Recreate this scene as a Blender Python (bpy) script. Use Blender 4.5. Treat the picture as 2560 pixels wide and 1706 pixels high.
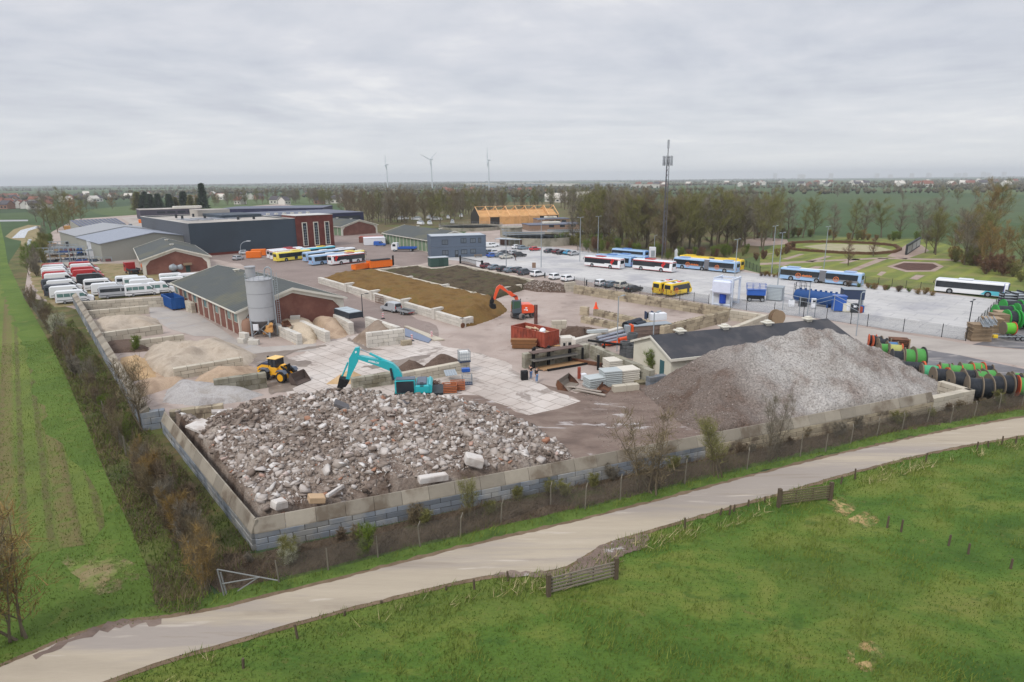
import bpy,math,random
import numpy as np
from mathutils import Vector,Matrix
random.seed(7);rng=np.random.default_rng(7)
for _o in list(bpy.data.objects):bpy.data.objects.remove(_o)
S=bpy.context.scene
FPX,HCAM,HROW,ROLL=1580.0,24.0,450.0,0.0094
PITCH=math.atan((853-HROW)/FPX)
cam=bpy.data.cameras.new('camera');camo=bpy.data.objects.new('camera',cam)
S.collection.objects.link(camo);S.camera=camo
cam.sensor_width=36;cam.lens=36*FPX/2560;cam.clip_start=.5;cam.clip_end=40000
camo.matrix_world=Matrix.Translation((0,0,HCAM))@Matrix.Rotation(math.pi/2-PITCH,4,'X')@Matrix.Rotation(-ROLL,4,'Z')
S.render.resolution_x=1024;S.render.resolution_y=682
SUN_EL,SUN_AZ=math.radians(48),math.radians(215)
w=bpy.data.worlds.new("World");S.world=w;w.use_nodes=True
nt=w.node_tree;nt.nodes.clear()
def N(t,typ,**k):
 n=t.nodes.new(typ)
 for a,b in k.items():
  if a in('inp',):
   for i,v in b.items():n.inputs[i].default_value=v
  else:setattr(n,a,b)
 return n
def L(t,a,b):t.links.new(a,b)
def ramp(t,fac,stops,interp='LINEAR'):
 r=N(t,'ShaderNodeValToRGB');r.color_ramp.interpolation=interp
 e=r.color_ramp.elements
 while len(e)<len(stops):e.new(.5)
 for x,(p,c)in zip(e,stops):x.position=p;x.color=(*c,1)if len(c)==3 else c
 L(t,fac,r.inputs[0]);return r.outputs[0]
def mth(t,op,a,b=0.0,c=None,clamp=False):
 n=N(t,'ShaderNodeMath',operation=op);n.use_clamp=clamp
 for i,x in enumerate((a,b)if c is None else(a,b,c)):
  if isinstance(x,(int,float)):n.inputs[i].default_value=x
  else:L(t,x,n.inputs[i])
 return n.outputs[0]
def mix(t,f,a,b,typ='MIX'):
 n=N(t,'ShaderNodeMix',data_type='RGBA',blend_type=typ)
 for i,x in((0,f),(6,a),(7,b)):
  if isinstance(x,(int,float)):n.inputs[i].default_value=x
  elif isinstance(x,tuple):n.inputs[i].default_value=(*x,1)if len(x)==3 else x
  else:L(t,x,n.inputs[i])
 return n.outputs[2]
def s(r,g,b):
 f=lambda c:(c/255)/12.92 if c<10 else(((c/255)+.055)/1.055)**2.4
 return(f(r),f(g),f(b))
sky=N(nt,'ShaderNodeTexSky',sky_type='NISHITA',sun_disc=False,sun_elevation=SUN_EL,sun_rotation=SUN_AZ)
tc=N(nt,'ShaderNodeTexCoord');sp=N(nt,'ShaderNodeSeparateXYZ');L(nt,tc.outputs['Generated'],sp.inputs[0])
zz=mth(nt,'MAXIMUM',sp.outputs[2],0.0)
den=mth(nt,'ADD',zz,.11)
cb=N(nt,'ShaderNodeCombineXYZ');L(nt,mth(nt,'DIVIDE',sp.outputs[0],den),cb.inputs[0]);L(nt,mth(nt,'MULTIPLY',mth(nt,'DIVIDE',sp.outputs[1],den),1.1),cb.inputs[1])
n1=N(nt,'ShaderNodeTexNoise',inp={'Scale':.42,'Detail':7.0,'Roughness':.6,'Distortion':.8});L(nt,cb.outputs[0],n1.inputs['Vector'])
n2=N(nt,'ShaderNodeTexNoise',inp={'Scale':1.9,'Detail':6.0,'Roughness':.55});L(nt,cb.outputs[0],n2.inputs['Vector'])
nn=mth(nt,'ADD',mth(nt,'MULTIPLY',n1.outputs[0],.7),mth(nt,'MULTIPLY',n2.outputs[0],.3))
cl=ramp(nt,nn,[(.36,s(190,194,207)),(.46,s(207,211,220)),(.54,s(219,221,228)),(.62,s(238,238,240))])
hz=ramp(nt,zz,[(0,(.95,.95,.95)),(.06,(.4,.4,.4)),(.16,(0,0,0))])
cl=mix(nt,hz,cl,s(236,238,238))
cie=mth(nt,'ADD',1.03,mth(nt,'MULTIPLY',mth(nt,'MAXIMUM',mth(nt,'SUBTRACT',sp.outputs[2],.25),0),1.15))
cl2=N(nt,'ShaderNodeVectorMath',operation='SCALE');L(nt,cl,cl2.inputs[0]);L(nt,cie,cl2.inputs[3])
sk2=N(nt,'ShaderNodeVectorMath',operation='SCALE',inp={3:.10});L(nt,sky.outputs[0],sk2.inputs[0])
bg=N(nt,'ShaderNodeBackground',inp={'Strength':1.0});L(nt,mix(nt,.96,sk2.outputs[0],cl2.outputs[0]),bg.inputs[0])
L(nt,bg.outputs[0],N(nt,'ShaderNodeOutputWorld').inputs[0])
sl=bpy.data.lights.new('sun','SUN');sl.energy=1.7;sl.angle=math.radians(12);sl.color=(1,.96,.9)
so=bpy.data.objects.new('sun',sl);S.collection.objects.link(so)
so.rotation_euler=(math.pi/2-SUN_EL,0,math.pi-SUN_AZ)
S.view_settings.view_transform='Standard';S.view_settings.look='None';S.view_settings.exposure=0.0;S.view_settings.gamma=1
S.cycles.volume_bounces=0;S.cycles.volume_max_steps=64;S.cycles.max_bounces=6;S.cycles.transparent_max_bounces=12
_cp,_sp,_cr,_sr=math.cos(PITCH),math.sin(PITCH),math.cos(ROLL),math.sin(ROLL)
RG=dict(A=(0,400,.272),B=(400,480,.272),C=(900,400,.272),D=(1400,480,.238),E=(1900,420,.2805),F=(1200,650,.272),H=(1800,650,.323),I=(150,700,.272),J=(560,760,.272),K=(0,1000,.4502),L=(600,1100,.425),M=(1500,1000,.4505),Z=(0,0,1.088),N=(2140,700,.2041),S=(1150,490,.255),V=(60,560,.1785),T=(1700,640,.2125),U=(1380,820,.1445),W=(0,420,.2125),X=(820,600,.187),Y=(1180,780,.1955),Q=(0,0,1))
def ray(px,py):
 a,b=px-1280,853-py
 x,y=a*_cr+b*_sr,-a*_sr+b*_cr
 return(x,y*_sp+FPX*_cp,y*_cp-FPX*_sp)
def P(k,x,y,z=0.0):
 a,b,c=RG[k];r=ray(a+x*c,b+y*c);t=(z-HCAM)/r[2]
 return Vector((r[0]*t,r[1]*t,z))
def HT(k,x,y,x2,y2):
 g=P(k,x,y);a,b,c=RG[k];r=ray(a+x2*c,b+y2*c)
 return HCAM+r[2]*math.hypot(g.x,g.y)/math.hypot(r[0],r[1])
def PS(k,pts,z=0.0):return[P(k,x,y,z)for x,y in pts]
def ang(a,b):return math.atan2(b[1]-a[1],b[0]-a[0])
PI=math.pi;A45=PI/4
MT={}
def base(name):
 m=bpy.data.materials.new(name);m.use_nodes=True;t=m.node_tree
 return m,t,t.nodes['Principled BSDF']
def mat(name,col,rough=.8,var=.12,scale=1.2,bump=0.0,metal=0.0,tone=0.0,col2=None,c2s=.3,c2t=(.45,.62),spec=.3,coat=0,stretch=None,wave=None):
 if name in MT:return MT[name]
 m,t,b=base(name)
 tcn=N(t,'ShaderNodeTexCoord');v=tcn.outputs['Object']
 if stretch:
  mp=N(t,'ShaderNodeMapping',inp={'Scale':stretch});L(t,v,mp.inputs[0]);v=mp.outputs[0]
 nz=N(t,'ShaderNodeTexNoise',inp={'Scale':scale,'Detail':7.0,'Roughness':.62});L(t,v,nz.inputs['Vector'])
 c=col
 if col2:
  nb=N(t,'ShaderNodeTexNoise',inp={'Scale':c2s,'Detail':5.0,'Roughness':.6});L(t,v,nb.inputs['Vector'])
  c=mix(t,ramp(t,nb.outputs[0],[(c2t[0],(0,0,0)),(c2t[1],(1,1,1))]),col,col2)
 vv=mth(t,'MULTIPLY_ADD',nz.outputs[0],2*var,1-var)
 if tone:
  at=N(t,'ShaderNodeAttribute',attribute_name='tone')
  vv=mth(t,'MULTIPLY',vv,mth(t,'MULTIPLY_ADD',at.outputs['Fac'],2*tone,1-tone))
 if wave:
  sx=N(t,'ShaderNodeSeparateXYZ');L(t,tcn.outputs['Object'],sx.inputs[0])
  wv=mth(t,'SINE',mth(t,'MULTIPLY',sx.outputs[wave[0]],2*PI/wave[1]))
 sc=N(t,'ShaderNodeVectorMath',operation='SCALE')
 if isinstance(c,tuple):sc.inputs[0].default_value=c
 else:L(t,c,sc.inputs[0])
 L(t,vv,sc.inputs[3]);L(t,sc.outputs[0],b.inputs['Base Color'])
 b.inputs['Roughness'].default_value=rough;b.inputs['Metallic'].default_value=metal
 b.inputs['Specular IOR Level'].default_value=spec
 if coat:b.inputs['Coat Weight'].default_value=coat;b.inputs['Coat Roughness'].default_value=.1
 if bump or wave:
  bp=N(t,'ShaderNodeBump',inp={'Strength':.9 if wave else 1.0,'Distance':bump or wave[1]*.15});L(t,wv if wave else nz.outputs[0],bp.inputs['Height']);L(t,bp.outputs[0],b.inputs['Normal'])
 MT[name]=m;return m
class MB:
 def __init__(self,M=None):self.v=[];self.f=[];self.mi=[];self.tn=[];self.M=M;self.i=0;self.t=None
 def add(self,vs,fs,t=None):
  o=len(self.v)
  if self.M is not None:vs=[self.M@Vector(p)for p in vs]
  self.v+=[tuple(p)for p in vs];self.f+=[tuple(o+i for i in f)for f in fs]
  self.mi+=[self.i]*len(fs);tt=random.random()if t is None and self.t is None else(t if t is not None else self.t)
  self.tn+=[tt]*len(fs)
 def box(self,x0,y0,z0,x1,y1,z1,t=None,bev=0):
  if bev:
   b=bev;vs=[]
   for z,q in((z0,b),(z0+b,0),(z1-b,0),(z1,b)):vs+=[(x0+q,y0+q,z),(x1-q,y0+q,z),(x1-q,y1-q,z),(x0+q,y1-q,z)]
   fs=[(3,2,1,0),(12,13,14,15)]+[(4*k+i,4*k+(i+1)%4,4*k+4+(i+1)%4,4*k+4+i)for k in range(3)for i in range(4)]
   self.add(vs,fs,t);return self
  self.add([(x0,y0,z0),(x1,y0,z0),(x1,y1,z0),(x0,y1,z0),(x0,y0,z1),(x1,y0,z1),(x1,y1,z1),(x0,y1,z1)],[(3,2,1,0),(4,5,6,7),(0,1,5,4),(1,2,6,5),(2,3,7,6),(3,0,4,7)],t);return self
 def prism(self,pts,z0,z1):
  n=len(pts);self.add([(p[0],p[1],z0)for p in pts]+[(p[0],p[1],z1)for p in pts],[tuple(range(n))[::-1],tuple(range(n,2*n))]+[(i,(i+1)%n,n+(i+1)%n,n+i)for i in range(n)]);return self
 def ext(self,prof,a0,a1,ax='x'):
  n=len(prof);g=(lambda a,p:(a,p[0],p[1]))if ax=='x' else(lambda a,p:(p[0],a,p[1]))
  self.add([g(a0,p)for p in prof]+[g(a1,p)for p in prof],[tuple(range(n))[::-1],tuple(range(n,2*n))]+[(i,(i+1)%n,n+(i+1)%n,n+i)for i in range(n)]);return self
 def tube(self,p0,p1,r0,r1=None,n=6,caps=True):
  p0,p1=Vector(p0),Vector(p1);r1=r0 if r1 is None else r1;d=(p1-p0)
  if d.length<1e-6:return self
  d.normalize();a=d.orthogonal().normalized();b=d.cross(a)
  vs=[p+(a*math.cos(2*PI*i/n)+b*math.sin(2*PI*i/n))*r for p,r in((p0,r0),(p1,r1))for i in range(n)]
  fs=[(i,(i+1)%n,n+(i+1)%n,n+i)for i in range(n)]
  if caps:fs+=[tuple(range(n))[::-1],tuple(range(n,2*n))]
  self.add(vs,fs);return self
 def path(self,pts,r,n=6):
  for a,b in zip(pts,pts[1:]):self.tube(a,b,r,n=n)
  return self
 def lathe(self,prof,n=20,c=(0,0,0),ax='z'):
  vs=[]
  for r,h in prof:
   for i in range(n):
    a=2*PI*i/n;u,v=r*math.cos(a),r*math.sin(a)
    vs.append({'z':(c[0]+u,c[1]+v,c[2]+h),'x':(c[0]+h,c[1]+u,c[2]+v),'y':(c[0]+u,c[1]+h,c[2]+v)}[ax])
  fs=[(k*n+i,k*n+(i+1)%n,(k+1)*n+(i+1)%n,(k+1)*n+i)for k in range(len(prof)-1)for i in range(n)]
  fs+=[tuple(range(n))[::-1],tuple(range((len(prof)-1)*n,len(prof)*n))]
  self.add(vs,fs);return self
 def loft(self,rings,t=None):
  n=len(rings[0]);vs=[p for r in rings for p in r]
  fs=[(k*n+i,k*n+(i+1)%n,(k+1)*n+(i+1)%n,(k+1)*n+i)for k in range(len(rings)-1)for i in range(n)]
  fs+=[tuple(range(n))[::-1],tuple(range((len(rings)-1)*n,len(rings)*n))]
  self.add(vs,fs,t);return self
 def quad(self,a,b,c,d,t=None):self.add([a,b,c,d],[(0,1,2,3)],t);return self
 def build(self,name,ms,parent=None,smooth=False,loc=None,rz=0):
  me=bpy.data.meshes.new(name);me.from_pydata(self.v,[],self.f)
  ms=ms if isinstance(ms,(list,tuple))else[ms]
  for m in ms:me.materials.append(m)
  me.polygons.foreach_set('material_index',self.mi)
  at=me.attributes.new('tone','FLOAT','FACE');at.data.foreach_set('value',self.tn)
  fix(me)
  if smooth:shade(me)
  o=bpy.data.objects.new(name,me);S.collection.objects.link(o)
  if parent:o.parent=parent
  if loc is not None:o.location=loc;o.rotation_euler.z=rz
  return o
import bmesh
def fix(me):
 b=bmesh.new();b.from_mesh(me);bmesh.ops.recalc_face_normals(b,faces=b.faces);b.to_mesh(me);b.free()
def shade(me,deg=38):
 me.polygons.foreach_set('use_smooth',[True]*len(me.polygons));me.set_sharp_from_angle(angle=math.radians(deg))
def npmesh(name,V,F,m,parent=None,tone=None,smooth=False):
 me=bpy.data.meshes.new(name);k=F.shape[1]
 me.vertices.add(len(V));me.vertices.foreach_set('co',V.astype(np.float32).ravel())
 me.loops.add(F.size);me.loops.foreach_set('vertex_index',F.astype(np.int32).ravel())
 me.polygons.add(len(F));me.polygons.foreach_set('loop_start',np.arange(0,F.size,k,dtype=np.int32));me.polygons.foreach_set('loop_total',np.full(len(F),k,dtype=np.int32))
 me.materials.append(m)
 if tone is not None:
  at=me.attributes.new('tone','FLOAT','FACE');at.data.foreach_set('value',tone.astype(np.float32))
 if smooth:me.polygons.foreach_set('use_smooth',[True]*len(F))
 me.update(calc_edges=True);me.validate()
 o=bpy.data.objects.new(name,me);S.collection.objects.link(o)
 if parent:o.parent=parent
 return o
def empty(name,label,cat,loc=(0,0,0),rz=0,group=None):
 o=bpy.data.objects.new(name,None);S.collection.objects.link(o);o.empty_display_size=.3
 o.location=loc;o.rotation_euler.z=rz;return tag(o,label,cat,group)
def tag(o,label,cat,group=None,kind=None):
 if label:o['label']=label
 if cat:o['category']=cat
 if group:o['group']=group
 if kind:o['kind']=kind
 return o
def struct(o):o['kind']='structure';return o
def stuff(o,label,cat):o['kind']='stuff';return tag(o,label,cat)
def kids(o):return[c for c in bpy.data.objects if c.parent==o]
KID={}
def dup(o,loc,rz,label=None,group=None,cols=None,scale=None,top=True,par=None):
 """copy of a thing with copies of its parts; cols maps part name -> material"""
 c=o.copy();S.collection.objects.link(c)
 if top:
  c.location=loc;c.rotation_euler=(0,0,rz)
  if label:c['label']=label
  if group:c['group']=group
  if scale:c.scale=scale
 else:c.parent=par
 if o.name not in KID:KID[o.name]=[x.name for x in kids(o)]
 nm=c.name.split('.')[0]
 if cols and nm in cols and c.type=='MESH':
  for i,m in enumerate(cols[nm]if isinstance(cols[nm],(list,tuple))else[cols[nm]]):
   if m:c.material_slots[i].link='OBJECT';c.material_slots[i].material=m
 for k in KID[o.name]:dup(bpy.data.objects[k],None,None,cols=cols,top=False,par=c)
 return c
def gmat(name,cols,scale=.2,fine=6.0,finev=.25,rough=.9,bump=.03,rot=0.0,joints=None,rows=None,patches=(),stretch=(1,1,1),crack=0,tracks=None):
 """cols: list of (pos, colour) over a large noise; joints: (w, h, mortar colour, width, jitter); rows: (angle, period, colour, amount)"""
 m,t,b=base(name);tcn=N(t,'ShaderNodeTexCoord')
 mp=N(t,'ShaderNodeMapping');mp.inputs['Rotation'].default_value=(0,0,rot);mp.inputs['Scale'].default_value=stretch;L(t,tcn.outputs['Object'],mp.inputs[0]);v=mp.outputs[0]
 def nz(sc,det=6.0,ro=.6,dist=0.0,vec=v):
  n=N(t,'ShaderNodeTexNoise',inp={'Scale':sc,'Detail':det,'Roughness':ro,'Distortion':dist});L(t,vec,n.inputs['Vector']);return n.outputs[0]
 c=ramp(t,nz(scale,8.0,.62,.4),cols)
 for sc,lo,hi,col,amt in patches:
  mp3=N(t,'ShaderNodeMapping',inp={'Location':(sc*531,hi*97,0)});L(t,v,mp3.inputs[0])
  f=ramp(t,nz(sc,7.0,.62,.5,mp3.outputs[0]),[(lo,(0,0,0)),(hi,(amt,amt,amt))]);c=mix(t,f,c,col)
 rb=None
 if joints:
  jw,jh,jc,js,jj=joints
  br=N(t,'ShaderNodeTexBrick',inp={'Scale':1.0,'Mortar Size':js,'Brick Width':jw,'Row Height':jh,'Bias':0.0,'Mortar Smooth':.1});br.offset=.5
  dn=N(t,'ShaderNodeTexNoise',inp={'Scale':.9,'Detail':3.0});L(t,v,dn.inputs['Vector'])
  av=N(t,'ShaderNodeVectorMath',operation='MULTIPLY_ADD',inp={1:(.12,.12,0)});L(t,dn.outputs['Color'],av.inputs[0]);L(t,v,av.inputs[2]);L(t,av.outputs[0],br.inputs['Vector'])
  br.inputs['Color1'].default_value=(1,1,1,1);br.inputs['Color2'].default_value=(1-jj,1-jj,1-jj,1);br.inputs['Mortar'].default_value=(0,0,0,1)
  c=mix(t,1.0,c,mix(t,br.outputs['Fac'],br.outputs['Color'],(1,1,1)),'MULTIPLY');c=mix(t,mth(t,'MULTIPLY',br.outputs['Fac'],.75),c,jc)
 if crack:
  vo=N(t,'ShaderNodeTexVoronoi',feature='DISTANCE_TO_EDGE',inp={'Scale':crack});L(t,v,vo.inputs['Vector'])
  cf=mth(t,'MULTIPLY',mth(t,'LESS_THAN',vo.outputs['Distance'],.035),mth(t,'GREATER_THAN',nz(.16),.52));c=mix(t,mth(t,'MULTIPLY',cf,.6),c,s(95,85,78))
 if rows:
  for ra,per,rc,am in rows:
   mp2=N(t,'ShaderNodeMapping');mp2.inputs['Rotation'].default_value=(0,0,-ra);L(t,tcn.outputs['Object'],mp2.inputs[0])
   sx=N(t,'ShaderNodeSeparateXYZ');L(t,mp2.outputs[0],sx.inputs[0])
   yy=mth(t,'ADD',sx.outputs[1],mth(t,'MULTIPLY',nz(.5),.5))
   sn=mth(t,'SINE',mth(t,'MULTIPLY',yy,2*PI/per))
   f=mth(t,'MULTIPLY',ramp(t,sn,[(.25,(0,0,0)),(.8,(1,1,1))]),ramp(t,nz(.9,4.0),[(.28,(0,0,0)),(.52,(am,am,am))]))
   c=mix(t,f,c,rc)
 fn=nz(fine,8.0,.7);sc2=N(t,'ShaderNodeVectorMath',operation='SCALE');L(t,c,sc2.inputs[0]);L(t,mth(t,'MULTIPLY_ADD',fn,2*finev,1-finev),sc2.inputs[3])
 L(t,sc2.outputs[0],b.inputs['Base Color']);b.inputs['Roughness'].default_value=rough;b.inputs['Specular IOR Level'].default_value=.25
 if bump:bp=N(t,'ShaderNodeBump',inp={'Distance':bump,'Strength':1.0});L(t,fn,bp.inputs['Height']);L(t,bp.outputs[0],b.inputs['Normal'])
 return m
def sheet(name,pts,z,m):
 b=bmesh.new();vs=[b.verts.new((p[0],p[1],z))for p in pts];f=b.faces.new(vs);f.normal_update()
 if f.normal.z<0:f.normal_flip()
 bmesh.ops.triangulate(b,faces=[f]);[q.normal_update()or(q.normal.z<0 and q.normal_flip())for q in b.faces];me=bpy.data.meshes.new(name);b.to_mesh(me);b.free();me.materials.append(m)
 o=bpy.data.objects.new(name,me);S.collection.objects.link(o);return struct(o)
def soft(m):
 t=m.node_tree;tcn=N(t,'ShaderNodeTexCoord');v=N(t,'ShaderNodeVectorMath',operation='DISTANCE',inp={1:(.5,.5,0)});mu=N(t,'ShaderNodeVectorMath',operation='MULTIPLY',inp={1:(1,1,0)});L(t,tcn.outputs['Generated'],mu.inputs[0]);L(t,mu.outputs[0],v.inputs[0])
 n=N(t,'ShaderNodeTexNoise',inp={'Scale':1.3,'Detail':7.0,'Roughness':.7});L(t,tcn.outputs['Object'],n.inputs['Vector'])
 L(t,ramp(t,mth(t,'SUBTRACT',mth(t,'MULTIPLY',n.outputs[0],1.5),mth(t,'MULTIPLY',v.outputs['Value'],1.4)),[(.2,(0,0,0)),(.5,(.9,.9,.9))]),t.nodes['Principled BSDF'].inputs['Alpha']);return m
def Q(*pts):return PS('Q',pts)
def rough_edge(pts,amp=.35,step=1.2,closed=True):
 out=[];n=len(pts)
 for i in range(n):
  a,b=Vector(pts[i][:2]),Vector(pts[(i+1)%n][:2]);k=max(1,int((b-a).length/step));nr=Vector((-(b-a).y,(b-a).x)).normalized()if(b-a).length>0 else Vector((0,0))
  if(b-a).length>90:k=1
  for j in range(k):p=a.lerp(b,j/k);out.append(p+nr*random.uniform(-amp,amp)*(1 if j else.3))
 return out
m,t,b=base('farmland');tcn=N(t,'ShaderNodeTexCoord')
mp=N(t,'ShaderNodeMapping');mp.inputs['Rotation'].default_value=(0,0,.25);mp.inputs['Scale'].default_value=(1,.42,1);L(t,tcn.outputs['Object'],mp.inputs[0])
vo=N(t,'ShaderNodeTexVoronoi',inp={'Scale':.0042,'Randomness':.8});L(t,mp.outputs[0],vo.inputs['Vector'])
sv=N(t,'ShaderNodeSeparateColor');L(t,vo.outputs['Color'],sv.inputs[0])
c=ramp(t,sv.outputs[0],[(0,s(76,92,60)),(.25,s(70,88,58)),(.45,s(88,102,66)),(.62,s(100,92,74)),(.72,s(64,80,56)),(.9,s(80,94,66))],'CONSTANT')
nz=N(t,'ShaderNodeTexNoise',inp={'Scale':.03,'Detail':8.0,'Roughness':.7});L(t,tcn.outputs['Object'],nz.inputs['Vector'])
sc=N(t,'ShaderNodeVectorMath',operation='SCALE');L(t,c,sc.inputs[0]);L(t,mth(t,'MULTIPLY_ADD',nz.outputs[0],.7,.65),sc.inputs[3]);L(t,sc.outputs[0],b.inputs['Base Color']);b.inputs['Roughness'].default_value=.95;b.inputs['Specular IOR Level'].default_value=.1
g=MB();g.quad((-9500,-300,0),(9500,-300,0),(9500,12200,0),(-9500,12200,0));struct(g.build('ground',m))
EARTH=s(128,114,104)
YARD=[(640,1366),(398,1052),(190,785),(60,740),(60,650),(130,580),(190,548),(420,532),(700,510),(860,530),(930,585),(1000,598),(1150,590),(1200,560),(1300,548),(1450,575),(1480,615),(1640,640),(1800,660),(1900,684),(2161,709),(2338,730),(2700,775),(2900,960),(2432,1004)]
m_yard=gmat('yard_surface',[(.3,s(146,132,124)),(.5,s(166,151,142)),(.7,s(176,163,155))],.12,3.0,.12,patches=[(.35,.58,.68,s(130,116,107),.65),(.09,.58,.68,s(120,108,100),.6)],bump=.01)
sheet('yard',Q(*YARD),.02,m_yard)
m_pave=gmat('brick_paving',[(.3,s(128,114,108)),(.6,s(146,131,124))],.1,5.0,.14,joints=(.42,.21,s(120,108,102),.02,.08),patches=[(.12,.56,.66,s(162,150,142),.7),(.3,.6,.7,s(128,114,108),.6)],rot=A45)
sheet('paving',rough_edge(Q((480,640),(560,615),(820,560),(905,560),(960,590),(1085,640),(1085,655),(1010,668),(985,662),(815,695),(797,704),(1090,815),(1095,850),(960,900),(850,800),(700,720),(600,660)),.4,3),.035,m_pave)
m_lot=gmat('lot_concrete',[(.3,s(174,172,170)),(.5,s(188,186,184)),(.7,s(198,196,193))],.05,3.0,.05,joints=(6.0,3.2,s(140,140,144),.06,.04),patches=[(.07,.50,.62,s(158,157,162),.7),(.3,.58,.66,s(148,146,148),.5),(.05,.6,.7,s(176,164,146),.5)],rot=A45,bump=0,rough=.8)
LOT=[(1140,604),(1230,606),(1320,612),(1400,620),(1500,634),(1640,650),(1720,658),(1900,686),(2161,712),(2338,733),(2512,752),(2414,852),(2354,843),(2256,830),(2168,816),(2048,797),(1868,777),(1825,770),(1440,700),(1290,680),(1205,668),(1170,655),(1120,650),(1075,640),(1140,628)]
sheet('parking_lot',Q(*LOT),.035,m_lot)
m_road=gmat('site_road',[(.3,s(154,146,139)),(.6,s(172,164,156))],.1,3.0,.08,patches=[(.2,.6,.7,s(158,150,144),.5)],bump=0,rough=.85,stretch=(1,2.2,1))
sheet('site_road',rough_edge(Q((1830,776),(1868,782),(2048,802),(2168,821),(2256,836),(2354,850),(2414,860),(2480,870),(2700,890),(2700,925),(2560,918),(2440,895),(2300,872),(2200,880),(2060,850),(1960,815),(1840,800)),.3,3),.035,m_road)
m_asp=gmat('dark_asphalt',[(.3,s(92,90,93)),(.6,s(112,110,112))],.1,4.0,.12,patches=[(.25,.52,.62,s(150,144,140),.7)],bump=0,rough=.6,stretch=(1,3,1),rot=.3)
sheet('asphalt',rough_edge(Q((2250,865),(2330,878),(2450,900),(2560,924),(2720,940),(2760,980),(2560,980),(2440,975),(2330,960),(2260,920)),.4,2),.045,m_asp)
sheet('asphalt',rough_edge(Q((2430,862),(2500,842),(2560,800),(2760,790),(2760,880),(2560,874)),.4,2),.05,m_asp)
m_slab=gmat('slab_concrete',[(.3,s(174,162,153)),(.5,s(192,182,174)),(.7,s(204,196,189))],.12,3.0,.08,joints=(2.1,2.0,s(120,108,98),.05,.1),crack=0,patches=[(.22,.57,.63,s(136,124,116),.75),(.7,.64,.72,s(150,138,130),.6)],rot=A45,bump=.01)
sheet('slab_yard',rough_edge(Q((690,905),(760,885),(805,862),(873,843),(980,822),(1060,838),(1120,870),(1200,884),(1262,905),(1300,935),(1341,957),(1376,966),(1453,1004),(1400,1024),(1322,1040),(1240,1010),(1195,990),(1060,1010),(760,1010),(660,960)),.5,1.5),.045,m_slab)
m_cr=gmat('concrete_road',[(.3,s(156,149,143)),(.6,s(174,167,160))],.15,3.0,.07,joints=(5,2.6,s(150,142,136),.03,.03),rot=A45,patches=[(.3,.58,.66,s(158,160,164),.5)],bump=0)
sheet('concrete_road',PS('I',[(820,240),(1130,290),(1250,310),(1450,430),(1620,550),(1860,620),(2353,590),(2353,650),(1900,690),(1780,690),(1420,520),(1240,520),(1000,450),(830,340)]),.05,m_cr)
m_wet=gmat('wet_dirt',[(.3,s(112,100,92)),(.6,s(136,124,114))],.4,3.0,.15,patches=[(.5,.6,.66,s(160,158,158),.6)],rough=.5,bump=.01)
m_mud=gmat('mud',[(.3,s(98,83,75)),(.5,s(120,103,93)),(.7,s(136,121,110))],.25,2.5,.2,patches=[(.18,.60,.64,s(188,182,180),.75),(.6,.6,.7,s(98,84,76),.6)],rough=.7,bump=.05,stretch=(1,2.2,1),rot=-.3)
sheet('mud',rough_edge(Q((1341,957),(1376,966),(1440,985),(1510,960),(1640,950),(1800,930),(1900,930),(2200,900),(2330,930),(2430,1002),(2200,1030),(1700,1110),(1400,1165),(900,1270),(640,1330),(560,1200),(600,1010),(800,990),(1040,992),(1195,990),(1322,1040),(1453,1004)),.4,1.5),.055,m_mud)
for pl in([(250,462),(500,440),(940,375),(950,395),(700,430),(560,480),(640,520),(820,540),(760,580),(600,560),(700,700),(640,800),(420,840),(390,760),(300,620)],[(1250,590),(1550,520),(1900,470),(1700,560),(1500,600)],[(1150,310),(1320,400),(1500,420),(1300,440),(1130,340)]):sheet('wet_dirt',rough_edge(PS('J',pl),.5,.8),.052,m_wet)
m_vl=gmat('van_lot_dirt',[(.3,s(112,98,70)),(.5,s(138,122,88)),(.7,s(150,138,112))],.3,3.0,.2,patches=[(.25,.5,.6,s(104,108,62),.8)])
sheet('van_lot',rough_edge(PS('V',[(60,560),(250,520),(560,590),(1000,560),(1400,560),(1640,660),(1900,700),(2353,740),(2353,800),(2200,900),(2260,1010),(1900,1010),(1050,1070),(700,1140),(430,1180),(200,1000),(100,800)]),.4,2),.045,m_vl)
m_stor=gmat('stone_yard',[(.3,s(150,140,130)),(.6,s(176,168,160))],.2,3.0,.15)
sheet('storage_yard',PS('V',[(120,480),(260,320),(700,210),(1060,330),(1100,560),(560,590)]),.05,m_stor)
sheet('storage_yard',Q((330,560),(300,545),(420,534),(450,545),(470,600),(420,610)),.05,m_stor)
ROWA=math.radians(127.5)
m_crop=gmat('crop_green',[(.25,s(82,96,44)),(.45,s(94,108,48)),(.6,s(106,118,52)),(.8,s(118,124,64))],.08,5.0,.22,patches=[(.12,.56,.72,s(120,112,62),.7)],rows=[(ROWA,1.5,s(92,86,54),.8),(ROWA,3.6,s(112,100,66),.75)],bump=.06)
m_cropb=gmat('field_margin_green',[(.25,s(70,92,36)),(.5,s(86,108,42)),(.8,s(104,122,52))],.1,5.0,.25,patches=[(.2,.58,.72,s(60,84,32),.7),(.6,.56,.66,s(108,112,56),.6)],bump=.08)
EDGE=[(1,560),(12,610),(20,660),(60,745),(120,850),(160,930),(215,1060),(262,1180),(330,1330),(372,1430),(391,1535)]
lft=Q(*EDGE);far=P('Q',1,545)
crop=[Vector((p.x-2.5,p.y,0))for p in lft[3:8]]
sheet('field',[far,*lft,*Q((288,1556),(148,1606),(90,1634),(0,1670),(-150,1735)),Vector((-30,10,0)),Vector((-150,10,0)),Vector((far.x-150,far.y,0))],.02,m_cropb)
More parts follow.
